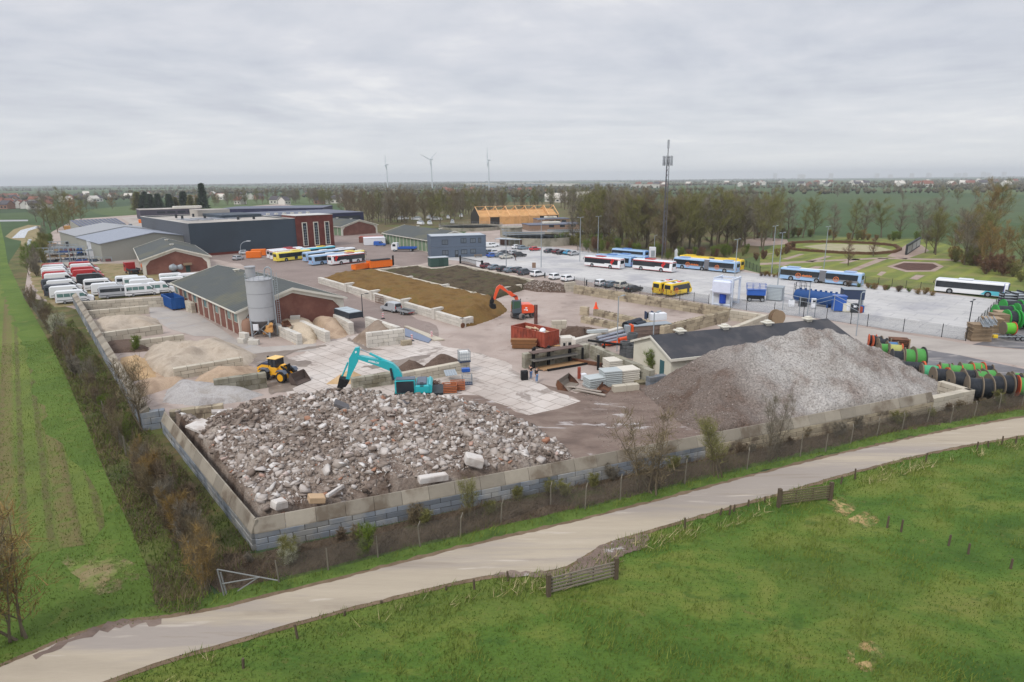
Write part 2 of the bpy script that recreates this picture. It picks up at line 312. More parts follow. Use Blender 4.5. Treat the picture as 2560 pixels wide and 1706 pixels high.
sheet('crop_field',rough_edge([Vector((far.x-4,far.y,0)),Vector((lft[2].x-4,lft[2].y,0)),*[Vector((p.x-3.5,p.y-1,0))for p in lft[3:7]],*PS('K',[(470,400),(590,700),(500,800),(330,830),(120,880),(0,900)]),Vector((-60,40,0)),Vector((-140,40,0)),Vector((far.x-140,far.y,0))],.5,2),.035,m_crop)
m_bare=gmat('worn_soil',[(.3,s(128,114,78)),(.6,s(146,132,98))],.5,5.0,.25,patches=[(.5,.45,.58,s(106,126,56),.9)],bump=.05);soft(m_bare)
sheet('worn_ground',rough_edge(PS('K',[(180,880),(420,830),(700,880),(880,940),(860,1000),(740,1010),(740,1120),(640,1150),(560,1080),(430,1060),(400,960)]),.5,1),.05,m_bare)
UP=[(-260,1790),(0,1671),(90,1635),(148,1608),(218,1584),(288,1562),(405,1551),(490,1537),(572,1522),(600,1512),(855,1451),(1110,1383),(1365,1325),(1600,1268),(1815,1209),(2086,1140),(2356,1081),(2560,1045),(2800,1005)]
LO=[(2800,1040),(2560,1090),(2356,1124),(2131,1180),(1950,1234),(1707,1302),(1600,1334),(1514,1359),(1458,1393),(1407,1425),(1310,1436),(1229,1438),(1110,1463),(855,1525),(585,1603),(405,1653),(265,1706),(0,1800)]
def chk(p):
 for _ in range(3):p=[p[0]]+[a.lerp(b,f)for a,b in zip(p,p[1:])for f in(.25,.75)]+[p[-1]]
 return p
up,lo=chk(Q(*UP)),chk(Q(*LO))
m_track=gmat('track_concrete',[(.3,s(150,139,124)),(.5,s(170,158,140)),(.7,s(180,168,151))],.12,5.0,.1,patches=[(.08,.47,.56,s(150,141,134),.85),(.5,.60,.68,s(192,181,168),.7),(.3,.6,.66,s(140,128,114),.5)],bump=.006,stretch=(.22,2.4,1),rot=-.38,rough=.85)
def off(pts,d):
 o=[]
 for i,p in enumerate(pts):
  a,b=pts[max(0,i-1)],pts[min(len(pts)-1,i+1)];q=(b-a).normalized();o.append(p+Vector((-q.y,q.x,0))*d)
 return o
sheet('track',rough_edge([Vector((-60,-5,0)),Vector((-45,15,0)),*up[1:],*lo,Vector((-20,5,0))],.09,.35),.07,m_track)
sheet('mud_patch',rough_edge(PS('L',[(1480,800),(1620,776),(1800,782),(1930,768),(2010,700),(2100,640),(2240,592),(2400,560),(2400,640),(2250,690),(2180,760),(2060,790),(1850,812),(1640,815)]),.2,.3),.076,m_mud)
for pl in([(180,1425),(330,1350),(480,1290),(640,1235),(900,1215),(900,1245),(640,1270),(470,1330),(340,1385),(200,1450)],):sheet('mud_patch',rough_edge(PS('K',pl),.25,.3),.076,m_mud)
m_soilv=gmat('verge_soil',[(.3,s(96,80,62)),(.6,s(124,106,86))],.6,6.0,.3,bump=.05)
sheet('track_shoulder',rough_edge([*off(up[1:],.35),*off(lo,.35)],.16,.4),.058,m_soilv)
m_mead=gmat('meadow_green',[(.25,s(56,84,30)),(.40,s(70,98,36)),(.5,s(84,110,42)),(.58,s(104,118,50)),(.7,s(122,124,64))],.11,4.0,.42,patches=[(.07,.50,.66,s(108,116,54),.75),(.5,.56,.66,s(56,86,32),.6),(.9,.60,.70,s(110,104,58),.6),(.26,.68,.74,s(138,112,70),.8)],bump=.10,stretch=(1,1.8,1),rot=.5)
sheet('meadow',[*lo[1:],Vector((-40,5,0)),Vector((-40,-40,0)),Vector((260,-40,0)),Vector((260,120,0)),Vector((lo[0].x,lo[0].y,0))],.03,m_mead)
m_straw=gmat('dry_straw',[(.3,s(150,126,84)),(.6,s(186,160,112))],1.0,9.0,.3,patches=[(1.2,.45,.56,s(96,118,56),.9)],bump=.05);m_reed=m_straw.copy();soft(m_straw)
for k,pl in(('M',[(1290,550),(1360,560),(1385,600),(1330,640),(1290,600)]),('M',[(1410,670),(1480,635),(1535,655),(1500,690),(1430,710)]),('M',[(1440,1345),(1500,1340),(1560,1400),(1510,1425),(1450,1390)]),('M',[(1370,1430),(1420,1400),(1420,1460),(1500,1440),(1480,1490),(1400,1480)])):
 q_=PS(k,pl);c_=sum(q_,Vector())/len(q_);sheet('worn_patch',[c_+(p-c_)*1.7 for p in q_],.04,m_straw)
m_scrub=gmat('scrub_soil',[(.3,s(72,62,51)),(.5,s(94,81,68)),(.7,s(116,102,86))],.5,7.0,.35,patches=[(.3,.56,.66,s(84,92,50),.8)],bump=.15)
m_vg=gmat('verge_green',[(.3,s(66,86,38)),(.5,s(84,106,44)),(.75,s(104,122,56))],.5,7.0,.3,bump=.1)
wl=Q((560,1385),(640,1385),(900,1330),(1290,1245),(1600,1180),(2000,1090),(2435,1008),(2800,950))
sheet('scrub_bank',[*wl,*off(up[70:],.5)[::-1],*Q((500,1440))],.035,m_scrub)
sheet('verge',rough_edge([*off(up[30:],.3),*off(up[30:],1.7)[::-1]],.35,.5),.05,m_vg)
m_bank=gmat('bank_green',[(.3,s(66,74,40)),(.5,s(92,92,54)),(.7,s(100,112,54))],.25,6.0,.3,patches=[(.2,.5,.6,s(118,100,72),.7)],bump=.12)
sheet('bank',[*lft[2:],*Q((490,1537),(560,1395),(665,1365),(415,1035),(350,1055),(195,775),(60,740),(75,640),(120,585),(60,600))],.03,m_bank)
sheet('wood_floor',Q((1455,600),(1480,632),(1600,640),(1790,660),(1900,640),(1890,560),(1480,540)),.032,gmat('leaf_litter',[(.3,s(84,76,50)),(.6,s(104,92,62))],.1,2.0,.25,patches=[(.08,.5,.6,s(92,104,52),.8)]))
sheet('wood_floor',Q((860,528),(925,590),(1180,560),(1480,560),(1480,505),(860,505)),.028,bpy.data.materials['leaf_litter'])
m_lawn=gmat('park_lawn',[(.3,s(94,104,52)),(.5,s(106,116,56)),(.7,s(122,130,60))],.06,2.0,.15,patches=[(.1,.5,.6,s(134,128,78),.7)],rows=[(A45,5.0,s(134,140,60),.6)])
sheet('park_lawn',PS('E',[(0,760),(130,690),(700,620),(1500,640),(2100,800),(2353,870),(2353,1150),(2250,1175),(1560,1105),(935,1032),(0,940)]),.03,m_lawn)
m_pp=gmat('park_path',[(.3,s(146,126,116)),(.6,s(164,146,134))],.3,3.0,.12)
for pl in([(760,925),(840,925),(1150,808),(1060,806)],[(1130,790),(1330,670),(1440,690),(1510,740),(1300,815)],[(400,835),(470,840),(640,790),(590,785)],[(190,815),(250,818),(400,770),(350,768)],[(700,850),(770,855),(900,815),(840,810)],[(1330,990),(1400,1000),(1470,960),(1390,955)],[(1040,955),(1080,965),(1130,930),(1080,925)],[(430,895),(520,900),(560,880),(490,878)],[(150,870),(210,875),(270,858),(210,855)],[(0,780),(20,782),(120,765),(90,762)],[(0,850),(1080,800),(1700,815),(2350,870),(2350,880),(1700,830),(1080,812),(0,868)]):
 sheet('park_path',PS('E',pl),.045,m_pp)
sheet('park_path',PS('E',[(1130,880),(1280,835),(1560,845),(1640,880),(1560,925),(1300,930)]),.045,m_pp)
sheet('flower_bed',PS('E',[(1185,880),(1280,848),(1540,855),(1590,880),(1520,915),(1310,915)]),.055,gmat('dark_bed',[(.3,s(70,48,42)),(.6,s(92,66,56))],.5,4.0,.2))
sheet('park_path',PS('E',[(380,700),(620,675),(1000,690),(1180,735),(1000,755),(640,745)]),.045,gmat('park_gravel',[(.3,s(150,148,112)),(.6,s(164,156,130))],.3,3.0,.1))
sheet('park_road',PS('E',[(-140,640),(60,622),(240,640),(260,680),(0,700),(-160,690)]),.045,m_pp)
m_wat=gmat('water_grey',[(.3,s(170,174,182)),(.6,s(190,194,200))],.1,1.0,.05,rough=.08,bump=0);m_wat.node_tree.nodes['Principled BSDF'].inputs['Specular IOR Level'].default_value=.8
sheet('canal',PS('W',[(140,828),(240,735),(430,685),(470,700),(330,745),(290,825)]),.045,m_wat)
sheet('canal',PS('A',[(240,790),(260,730),(290,730),(285,765),(255,800)]),.045,m_wat)
sheet('reed_bank',PS('W',[(60,810),(160,725),(330,672),(480,680),(470,740),(420,850),(330,930),(240,930),(250,860),(140,840)]),.038,gmat('reeds',[(.3,s(116,104,72)),(.6,s(150,136,100))],.3,3.0,.25))
sheet('road',PS('W',[(-200,615),(330,612),(330,628),(-200,636)]),.045,gmat('far_road',[(.3,s(150,150,152)),(.6,s(165,165,168))],.1,2,.05))
sheet('road',PS('W',[(1480,610),(1560,608),(1700,640),(1640,680),(1560,690)]),.055,m_stor)
blk_grey=mat('block_blue_grey',s(122,128,136),.85,.14,1.8,.01,tone=.26,col2=s(146,145,142),c2s=.5)
blk_cream=mat('block_cream',s(186,178,162),.85,.10,1.6,.01,tone=.12,col2=s(176,166,150),c2s=.6,c2t=(.52,.66))
blk_white=mat('block_white',s(200,195,186),.85,.08,1.6,.01,tone=.09,col2=s(186,180,168),c2s=.7,c2t=(.55,.68))
blk_moss=mat('block_mossy',s(150,146,132),.9,.16,1.8,.01,tone=.2,col2=s(116,110,92),c2s=.6)
blk_old=mat('block_weathered',s(166,154,132),.9,.16,1.8,.01,tone=.22,col2=s(112,100,86),c2s=.6,c2t=(.52,.66))
cap_m=mat('cap_concrete',s(146,138,125),.9,.18,1.6,.01,tone=.2,col2=s(112,101,88),c2s=.4,c2t=(.5,.62))
brick_m=mat('brick_red',s(118,78,68),.9,.10,3.0,.0,col2=s(132,92,80),c2s=.4)
white_p=mat('white_trim',s(214,210,198),.7,.07,1.0,col2=s(186,178,160),c2s=.5,c2t=(.55,.7))
roof_g=mat('roof_dark_green',s(80,84,83),.85,.16,.6,col2=s(94,94,82),c2s=.12,c2t=(.5,.65),bump=.02,wave=(1,1.1))
glass_d=mat('glass_dark',s(42,50,58),.12,.05,spec=.7)
glass_t=mat('glass_teal',s(96,128,124),.12,.1,spec=.7)
steel=mat('galvanised',s(158,166,172),.5,.08,metal=.3)
dk_steel=mat('dark_steel',s(52,56,60),.6,.1)
rust=mat('rusty_steel',s(112,76,56),.9,.25,3,.01,col2=s(72,52,44),c2s=.8)
timber=mat('weathered_timber',s(150,130,106),.9,.18,3,tone=.2)
black_m=mat('black',s(28,28,30),.7,.1)
joint_m=mat('joint_shade',s(74,68,58),.95,.2,3)  # dark wall core behind the block gaps, their shade set as colour
def block_wall(label,a,b,h,course=.8,length=1.6,th=.8,m=None,cap=None,studs=False,inward=1,name='block_wall',group='walls of stacked concrete blocks',gap=0):
 """blocks laid in running bond between ground points a and b; cap = (height, depth) adds chamfered coping units"""
 a,b=Vector(a[:2]),Vector(b[:2]);Ln=(b-a).length;o=MB();n=max(1,round(h/course));c=h/n
 for r in range(n):
  x=-(length/2 if r%2 else 0)
  while x<Ln-.05:
   x0,x1=max(0,x),min(Ln,x+length);j=random.uniform(-.025,.025)
   if x1-x0>.1:o.box(x0+.022,j,r*c+(.022 if r else-.2),x1-.022,th+j,(r+1)*c,bev=.03)
   x+=length
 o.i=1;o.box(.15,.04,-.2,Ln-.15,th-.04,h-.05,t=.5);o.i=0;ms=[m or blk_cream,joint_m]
 if studs:
  o.t=.6
  for k in range(int(Ln/.8)):
   for q in(.25,.55):o.box(k*.8+.25,q-.1,h,k*.8+.5,q+.12,h+.13,bev=.05)
  o.t=None
 root=o.build(name,ms)
 root.location=(a.x,a.y,0);root.rotation_euler.z=math.atan2(b.y-a.y,b.x-a.x)
 if cap:
  ch,cd=cap;q=MB();x=0
  while x<Ln-.2:
   l=min(2.0,Ln-x);s0=.0;jj=random.uniform(-.02,.02)
   q.ext([(.0+jj,h+.003),(cd,h+.003),(cd,h+ch),(cd-.1,h+ch),(.02+jj,h+.1)],x+.012,x+l-.012);x+=2.0
  q.build('coping',cap_m,root)
 return tag(root,label,'wall',group)
W={}
c0=P('Q',641,1378)
fr=c0.lerp(P('Q',2330,1033),.56)
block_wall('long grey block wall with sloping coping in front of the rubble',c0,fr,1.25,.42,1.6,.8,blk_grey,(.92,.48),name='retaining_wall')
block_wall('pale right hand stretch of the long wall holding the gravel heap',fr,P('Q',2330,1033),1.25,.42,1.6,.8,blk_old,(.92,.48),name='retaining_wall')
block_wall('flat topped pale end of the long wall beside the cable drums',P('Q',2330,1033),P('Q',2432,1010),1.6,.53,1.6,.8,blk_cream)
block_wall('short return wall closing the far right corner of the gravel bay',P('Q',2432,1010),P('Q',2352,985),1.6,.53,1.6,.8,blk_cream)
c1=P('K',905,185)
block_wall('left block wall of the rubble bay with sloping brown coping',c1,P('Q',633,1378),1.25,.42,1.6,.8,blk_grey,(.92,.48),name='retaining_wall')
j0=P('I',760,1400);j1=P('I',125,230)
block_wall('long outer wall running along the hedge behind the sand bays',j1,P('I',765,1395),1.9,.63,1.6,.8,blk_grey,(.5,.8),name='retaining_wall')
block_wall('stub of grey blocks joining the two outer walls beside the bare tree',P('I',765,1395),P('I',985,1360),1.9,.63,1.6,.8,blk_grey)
TOPW=[('low stained wall between the rubble and the open grey gravel bay','I',1000,1215,1500,1150,1.3,0.65,blk_old,0),('pale grey block wall behind the yellow wheel loader','I',1410,925,1895,855,1.9,0.63,blk_moss,0),('light block wall with a dirty white top between the two big sand heaps','I',1040,820,1680,715,1.5,0.5,blk_cream,0),('block wall in front of the dark earth bay beside the thorny shrub','I',660,565,1140,505,1.3,0.65,blk_cream,0),('stepped block wall in front of the pale sand heap near the end of the bays','I',350,495,940,415,1.5,0.75,blk_cream,0),('yellowish block wall with one black block beneath the dark soil heap','I',215,290,810,240,1.5,0.75,blk_cream,0),('tall yellowish block wall behind the blue container and the parked minibuses','I',160,205,950,160,1.9,0.63,blk_cream,0),('stack of blocks beside the blue container at the barn corner','I',1145,190,1200,215,2.0,0.67,blk_cream,0),('grey block wall behind the turquoise excavator','J',1175,690,1640,620,1.5,0.5,blk_moss,0),('block wall with the plastic tank at its end in front of the two dark soil mounds','J',1645,640,2262,525,1.5,0.5,blk_cream,0),('left side wall of the gravel bay next to the silo','B',1045,1215,1255,1310,1.7,0.57,blk_white,0),('middle wall between the gravel bay and the sand bay','B',1275,1185,1515,1290,1.7,0.57,blk_white,0),('tall white block wall under the dark tank container','B',1590,1125,1735,1205,2.0,0.5,blk_white,0),('white block wall front of the brown sand heap beside the weighbridge','B',1900,1300,2250,1260,2.3,0.58,blk_white,0),('white block wall behind the brown sand heap along the site road','B',1880,1150,2170,1245,2.3,0.58,blk_white,0),('short white end wall of the brown earth heap with a rusty disc','X',1790,1060,1945,1025,1.5,0.5,blk_white,0),('low pale wall dividing the brown heap from the black soil heap','C',150,1010,1150,1250,1.3,0.65,blk_cream,0),('pale back wall of the black soil heap beside the orange salt spreaders','C',150,1010,530,970,1.3,0.65,blk_cream,0),('short pale wall section dipping towards the green cabin','C',530,970,680,1005,1.3,0.65,blk_cream,0),('short pale wall section rising beside the green cabin','C',680,1005,900,965,1.3,0.65,blk_cream,0),('long pale wall between the black soil heap and the row of parked cars','C',900,965,1590,1105,1.4,0.7,blk_cream,0),('front wall of the black soil heap left of the wheeled excavator','C',1030,1225,1490,1145,1.3,0.65,blk_cream,0),('block pier ending the wall beside the stone heap and parked cars','C',1890,1130,1985,1122,2.1,0.7,blk_cream,0),('long weathered studded wall between the empty bay and the bus parking','F',860,235,2290,450,1.75,0.58,blk_old,1),('weathered studded wall closing the empty bay above the dark roofed house','F',1690,615,2290,470,1.9,0.63,blk_old,1),('cream wall at the far side of the small bay behind the dark roof','T',585,640,1020,700,1.8,0.6,blk_cream,0),('cream wall at the near side of the small bay behind the dark roof','T',600,865,1020,700,1.8,0.6,blk_cream,0),('studded wall with an orange cone on its left end','F',1040,455,1690,600,1.15,0.58,blk_old,1),('lower studded wall in front of the one with the cone','F',925,520,1330,600,1.1,0.55,blk_old,1),('short wall behind the muddy heap beside the red container','F',662,565,800,560,1.8,.6,blk_cream,0),('whitish wall below the muddy heap beside the red container','F',745,720,880,715,1.8,.6,blk_white,0),('whitish wall running from the muddy heap to the bundles of pipes','F',880,735,1320,620,1.8,.6,blk_white,0),('mossy grey wall carrying the black steel shelves','F',410,868,1010,775,2.0,0.67,blk_moss,0),('grey wall with yellow top between the slab stacks and the white house','F',1010,785,1560,1020,1.9,0.63,blk_moss,0),('short block wall in front of the door of the white house','F',1560,1085,1720,1060,1.2,.6,blk_grey,0),]
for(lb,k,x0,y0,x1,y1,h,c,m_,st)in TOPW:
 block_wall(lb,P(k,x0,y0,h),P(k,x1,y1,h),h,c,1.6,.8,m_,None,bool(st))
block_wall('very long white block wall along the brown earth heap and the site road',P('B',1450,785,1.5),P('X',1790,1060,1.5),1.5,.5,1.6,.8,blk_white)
for i,(k,x,y,z)in enumerate([('X',285,575,2.0),('X',625,672,2.0),('X',1045,785,2.0),('X',1465,905,2.0),('X',1075,488,1.7),('X',1560,595,1.7)]):
 p=P(k,x,y,z);b_=MB();b_.box(-1.1,-.4,0,1.1,.4,z,bev=.04)
 tag(b_.build('buttress_block',blk_white,loc=(p.x,p.y,0),rz=A45),['single white buttress block across the long wall near the brown heap top','white buttress block across the long wall above the lattice screen','cream buttress block across the long wall behind the parked silver van','white buttress block nearest the end of the long wall','cream block lying on the dividing wall of the black soil heap','pale rubble topped block on the dividing wall near the black soil'][i],'block','buttress blocks on the walls')
def rectframe(NL,NR,FL):
 u=(NR-NL).normalized();v0=(FL-NL);w_=(NR-NL).length;v=Vector((-u.y,u.x,0));d=v0.dot(v);return u,w_,d
def barn(label,NL,NR,FL,eave=4.05,ridge=6.7,doors=None,length=None,wallm=None):
 u,w_,d=rectframe(NL,NR,FL);d=length or d;root=empty('brick_barn',label,'barn',(NL.x,NL.y,0),math.atan2(u.y,u.x),'gabled barns with grey green roofs')
 mid=w_/2;rz_=lambda x:eave+(ridge-eave)*(1-abs(x-mid)/mid)
 i_=.12
 for y in(i_,d-.3):g=MB();g.ext([(.1,0),(w_-.1,0),(w_-.1,eave-.15),(mid,ridge-.15),(.1,eave-.15)],y,y+.2,'y');g.build('gable_wall',brick_m,root)
 side=doors or brick_m;nb=max(6,round(d/3.3))
 for x in(.15,w_-.35):
  q=MB();q.box(x,.33,0,x+.2,d-.33,eave-.1);q.build('side_wall',side,root)
 fr_=MB()
 for y in(0,d-.35):
  for sx,x in((1,0),(-1,w_)):
   pts=[(x,0),(x+sx*.8,0),(x+sx*.85,eave-1.6),(x+sx*2.0,eave-.45+.2),(mid,ridge-.75),(mid,ridge-.05),(x,eave)]
   fr_.ext(pts,y-.02,y+.3,'y')
 for k in range(1,nb):
  for x in(.0,w_-.3):fr_.box(x,k*d/nb-.12,0,x+.3,k*d/nb+.12,eave-.05)
 for x in(.02,w_-.3):fr_.box(x,.32,eave-.45,x+.28,d-.36,eave-.1)
 fr_.build('frame',white_p,root)
 r=MB();t_=.12;ov=.45
 for sx,x0 in((1,-ov),(-1,w_+ov)):
  e0=eave-(ridge-eave)/mid*ov
  r.ext([(x0,e0+.02),(mid,ridge+.02),(mid,ridge+.02+t_),(x0,e0+.02+t_)],-.35,d+.35,'y')
 rf=r.build('roof',roof_g,root)
 tr=MB()
 for sx,x0 in((1,-ov),(-1,w_+ov)):
  e0=eave-(ridge-eave)/mid*ov
  for y in(-.45,d+.35):tr.ext([(x0,e0-.18),(mid,ridge-.18),(mid,ridge+.22),(x0,e0+.2)],y,y+.1,'y')
  tr.box(x0-.12 if sx>0 else x0,-.4,e0-.1,x0 if sx>0 else x0+.12,d+.4,e0+.12)
 tr.build('trim',white_p,root)
 for k in range(2):
  v=MB();v.box(mid-.35,d*(.25+.45*k)-.35,ridge,mid+.35,d*(.25+.45*k)+.35,ridge+.35);v.box(mid-.55,d*(.25+.45*k)-.55,ridge+.35,mid+.55,d*(.25+.45*k)+.55,ridge+.45);v.build('roof_vent',white_p,rf)
 if not doors:
  for k in range(0,nb):
   if k%2==0 and k:continue
   wn=MB();y=(k+.5)*d/nb;wn.box(.08,y-.8,2.0,.15,y+.8,3.5);wo=wn.build('window',white_p,root)
   pn=MB()
   for j in range(3):pn.box(.04,y-.72+j*.5,2.1,.08,y-.30+j*.5,3.4)
   pn.build('pane',glass_t,wo)
 return root,u,w_,d
def bframe(k,nl,nr,fl,z=4.05):return P(k,*nl,z),P(k,*nr,z),P(k,*fl,z)
NL,NR,FL=bframe('B',(712,1100),(1685,970),(195,828))
barn('brick barn with a grey green roof behind the tall silo',NL,NR,FL)
b2=barn('brick barn with a dark door in its gable beside the minibus lot',*bframe('A',(1300,925),(1925,885),(1105,818)))
dr=MB();x=b2[2]*.62;dr.box(x,.02,0,x+1.1,.1,2.4);dr.build('door',mat('dark_green_paint',s(44,66,62),.6),b2[0])
cp_=MB();cp_.box(x-.5,-.7,2.6,x+1.6,.1,2.0);cp_.build('canopy',timber,b2[0])
green_d=mat('green_doors',s(118,138,112),.7,.06,wave=(1,3.3))if 0 else mat('green_doors',s(116,136,110),.7,.06)
barn('barn with pale green doors behind the brick fronted hall',*bframe('B',(1665,322),(1995,300),(1500,293)),doors=green_d)
NL=P('C',640,742,4.05);FL=P('C',212,672,4.05);uu=(FL-NL).normalized();NR=NL+Vector((uu.y,-uu.x,0))*19
barn('barn with pale green doors beside the blue grey site office',NL,NR,FL,doors=green_d)
hall_c=mat('anthracite_cladding',s(58,68,78),.6,.05,.3,col2=s(64,76,88),c2s=.05)
hall_s=mat('grey_ribbed_cladding',s(92,96,104),.6,.08,wave=(1,.5))
roof_l=mat('bitumen_light',s(176,170,162),.9,.1,.2,col2=s(150,144,138),c2s=.08)
zE=11.0;A1=P('B',300,601);w_,d,hd=36.2,66.0,math.radians(41.5)
root=empty('industrial_hall','large dark flat roofed hall with a red brick front section','hall',(A1.x,A1.y,0),hd)
b_=MB();b_.box(0,0,.9,w_,.25,zE);b_.build('front_wall',hall_c,root)
b_=MB();b_.box(0,.26,0,.25,d,zE);b_.build('side_wall',hall_s,root)
b_=MB();b_.box(w_-.25,.26,0,w_,d,zE);b_.build('side_wall',hall_s,root)
b_=MB();b_.box(.26,d-.25,0,w_-.26,d,zE-.01);b_.build('rear_wall',hall_c,root)
b_=MB();b_.box(.02,.03,0,w_-.02,.28,.89);b_.build('plinth',mat('brick_dark',s(104,50,42),.9,.12,2),root)
rf=MB();rf.box(.26,.26,zE-.6,w_-.26,d-.26,zE-.35);rf=rf.build('roof',roof_l,root)
b_=MB()
for q in((-.05,-.05,w_+.05,.35),(-.05,d-.35,w_+.05,d+.05),(-.05,.36,.35,d-.36),(w_-.35,.36,w_+.05,d-.36)):b_.box(q[0],q[1],zE+.003,q[2],q[3],zE+.15)
b_.build('parapet',mat('parapet',s(196,194,190),.6),root)
for k in range(7):
 b_=MB();x,y=random.uniform(3,w_-8),random.uniform(3,d-5);b_.box(x,y,zE-.35,x+.7,y+.7,zE+.9);b_.build('vent',dk_steel,rf)
for k in range(4):
 for j in range(2):
  b_=MB();x,y=6+k*5,d*.35+j*9;b_.box(x,y,zE-.35,x+4,y+6,zE-.12);b_.build('solar_panel',mat('solar_grey',s(130,134,142),.3,spec=.6),rf)
b_=MB();b_.box(w_*.55,d*.45,zE-.34,w_-1,d*.8,zE+.8);b_.build('roof_house',hall_c,rf)
b_=MB();b_.box(w_*.5,d*.8+.1,zE-.34,w_*.85,d-2,zE+2.2);b_.build('roof_house',roof_l,rf)
B2=P('B',1505,492);bw=14.6;zB=zE+.9
bk=MB();bk.box(w_+.01,-.5,0,w_+bw,12,zB);bk=bk.build('brick_front',mat('brick_deep',s(98,50,44),.9,.12,2.5,col2=s(112,60,52),c2s=.4),root)
for k in range(3):
 x=w_+2.2+k*4.4;f_=MB();f_.box(x,-.62,.8,x+2.0,-.5,zB-2.4);fo=f_.build('window',white_p,root)
 f_=MB();f_.box(x+.35,-.68,1.1,x+1.65,-.62,zB-2.7);f_.build('pane',glass_d,fo)
 f_=MB()
 for j in range(7):f_.box(x+.35,-.72,1.9+j*1.0,x+1.65,-.683,1.98+j*1.0)
 f_.box(x+.96,-.72,1.3,x+1.04,-.684,8.4)
 f_.build('glazing_bar',steel,fo)
b_=MB();b_.box(w_-.1,-.6,zB+.003,w_+bw+.1,12.1,zB+.15);b_.build('parapet',MT['parapet'],root)
def boxhall(name,label,cat,p,hd,w_,d,h,wm,rm,rise=0,group=None):
 root=empty(name,label,cat,(p.x,p.y,0),hd,group);b_=MB()
 if rise:b_.ext([(0,0),(w_,0),(w_,h),(w_/2,h+rise-.1),(0,h)],0,d,'y')
 else:b_.box(0,0,0,w_,d,h)
 b_.build('wall',wm,root);r=MB()
 if rise:
  r.ext([(-.4,h-.05),(w_/2,h+rise),(w_/2,h+rise+.18),(-.4,h+.15)],-.3,d+.3,'y');r.ext([(w_+.4,h-.05),(w_/2,h+rise),(w_/2,h+rise+.18),(w_+.4,h+.15)],-.3,d+.3,'y')
 else:r.box(-.15,-.15,h+.003,w_+.15,d+.15,h+.3)
 r=r.build('roof',rm,root);return root,r
navy=mat('navy_cladding',s(40,44,74),.6,.06);roof_n=mat('roof_slate_blue',s(104,108,122),.8,.1,.2)
nl=P('B',1480,265,0);p0=P('B',1180,158,8.2);p1=P('B',1870,188,8.2)
r_,f_=boxhall('warehouse','navy blue warehouse with a long window strip behind the brick fronted hall','warehouse',p1+Vector((-math.cos(A45-.1),-math.sin(A45-.1),0))*60,A45-.1,60,45,8.2,navy,roof_n)
w2=MB();w2.box(44,-.08,4.8,58,0,6.8);w2.build('window',glass_d,r_)
for k in range(6):w3=MB();w3.box(12+k*4,6,8.5,13.4+k*4,7.4,9.3);w3.build('roof_vent',white_p,f_)
p1=P('B',1470,140,8.5);boxhall('warehouse','grey roofed warehouse furthest back behind the dark hall','warehouse',p1+Vector((-58,-14,0)),.12,62,40,8.2,navy,roof_n)
p0=P('A',1285,462,6.5);p1=P('A',1850,445,6.5);hd=ang(p0,p1)
r_,f_=boxhall('office_block','low dark purple grey office block in front of the pine trees','office',p0,hd,(p1-p0).length,24,6.4,mat('purple_brick',s(72,68,80),.8,.08),roof_l)
for k in range(5):w3=MB();x=10+k*(p1-p0).length/6;w3.box(x,-.08,3.8,x+5,0,5.2);w3.build('window',glass_d,r_)
b_=MB();b_.box(22,8,6.71,40,16,8.0);b_.build('roof_house',white_p,f_)
metal_r=mat('roof_metal_blue_grey',s(150,156,168),.5,.04,.3,wave=(1,.9));metal_w=mat('hall_beige_grey',s(150,150,142),.7,.06);
zE2=5.6;NLv=P('V',1070,285,zE2);ev=Vector((math.cos(A45),math.sin(A45),0));nv=Vector((-ev.y,ev.x,0))
boxhall('metal_hall','grey gabled metal hall with a pale blue roof beside the minibus lot','hall',NLv,A45-.03,31,37,zE2,metal_w,metal_r,2.6)
boxhall('metal_hall','second grey gabled metal hall with a faded half white roof','hall',NLv+nv*42+ev*0+ev*2,A45-.03,31,34,zE2,metal_w,mat('roof_metal_faded',s(160,162,166),.5,.05,.3,wave=(1,.9)),2.6)
p0=P('W',925,690,3.5);p1=P('W',1485,660,3.5);hd=ang(p0,p1);wl_=(p1-p0).length
root=empty('solar_shed','low shed with a roof of dark solar panels behind the grey halls','shed',(p0.x,p0.y,0),hd)
b_=MB();b_.ext([(0,0),(12,0),(12,6),(0,3.4)],0,wl_);b_.build('wall',metal_w,root)
for k in range(12):
 b_=MB();a_=wl_*k/12;b_.ext([(.1,3.52),(11.9,6.08),(11.9,6.2),(.1,3.64)],a_+.25,a_+wl_/12-.25);b_.build('solar_panel',mat('solar_dark',s(52,60,88),.25,.1,spec=.6),root)
off_m=mat('office_blue_grey',s(92,104,120),.65,.04);p0=P('C',655,905);p1=P('C',1160,886);hd=ang(p0,p1);ow=(p1-p0).length
root=empty('site_office','two storey blue grey modular office beside the car park','office',(p0.x,p0.y,0),hd)
for k in(0,1):
 b_=MB();b_.box(0,0,k*3.3+(.06 if k else 0),ow,9.5,3.3+k*3.3);b_.build('storey',off_m,root)
b_=MB();b_.box(.15,.15,3.3,ow-.15,9.3,3.36);b_.build('joint',MT['parapet'],root)
b_=MB();b_.box(-.08,-.08,6.603,ow+.08,9.58,6.85);b_.build('roof_edge',off_m,root)
b_=MB();b_.box(.3,.3,6.86,ow-.3,9.2,6.9);b_.build('roof',mat('office_roof',s(176,182,188),.8),root)
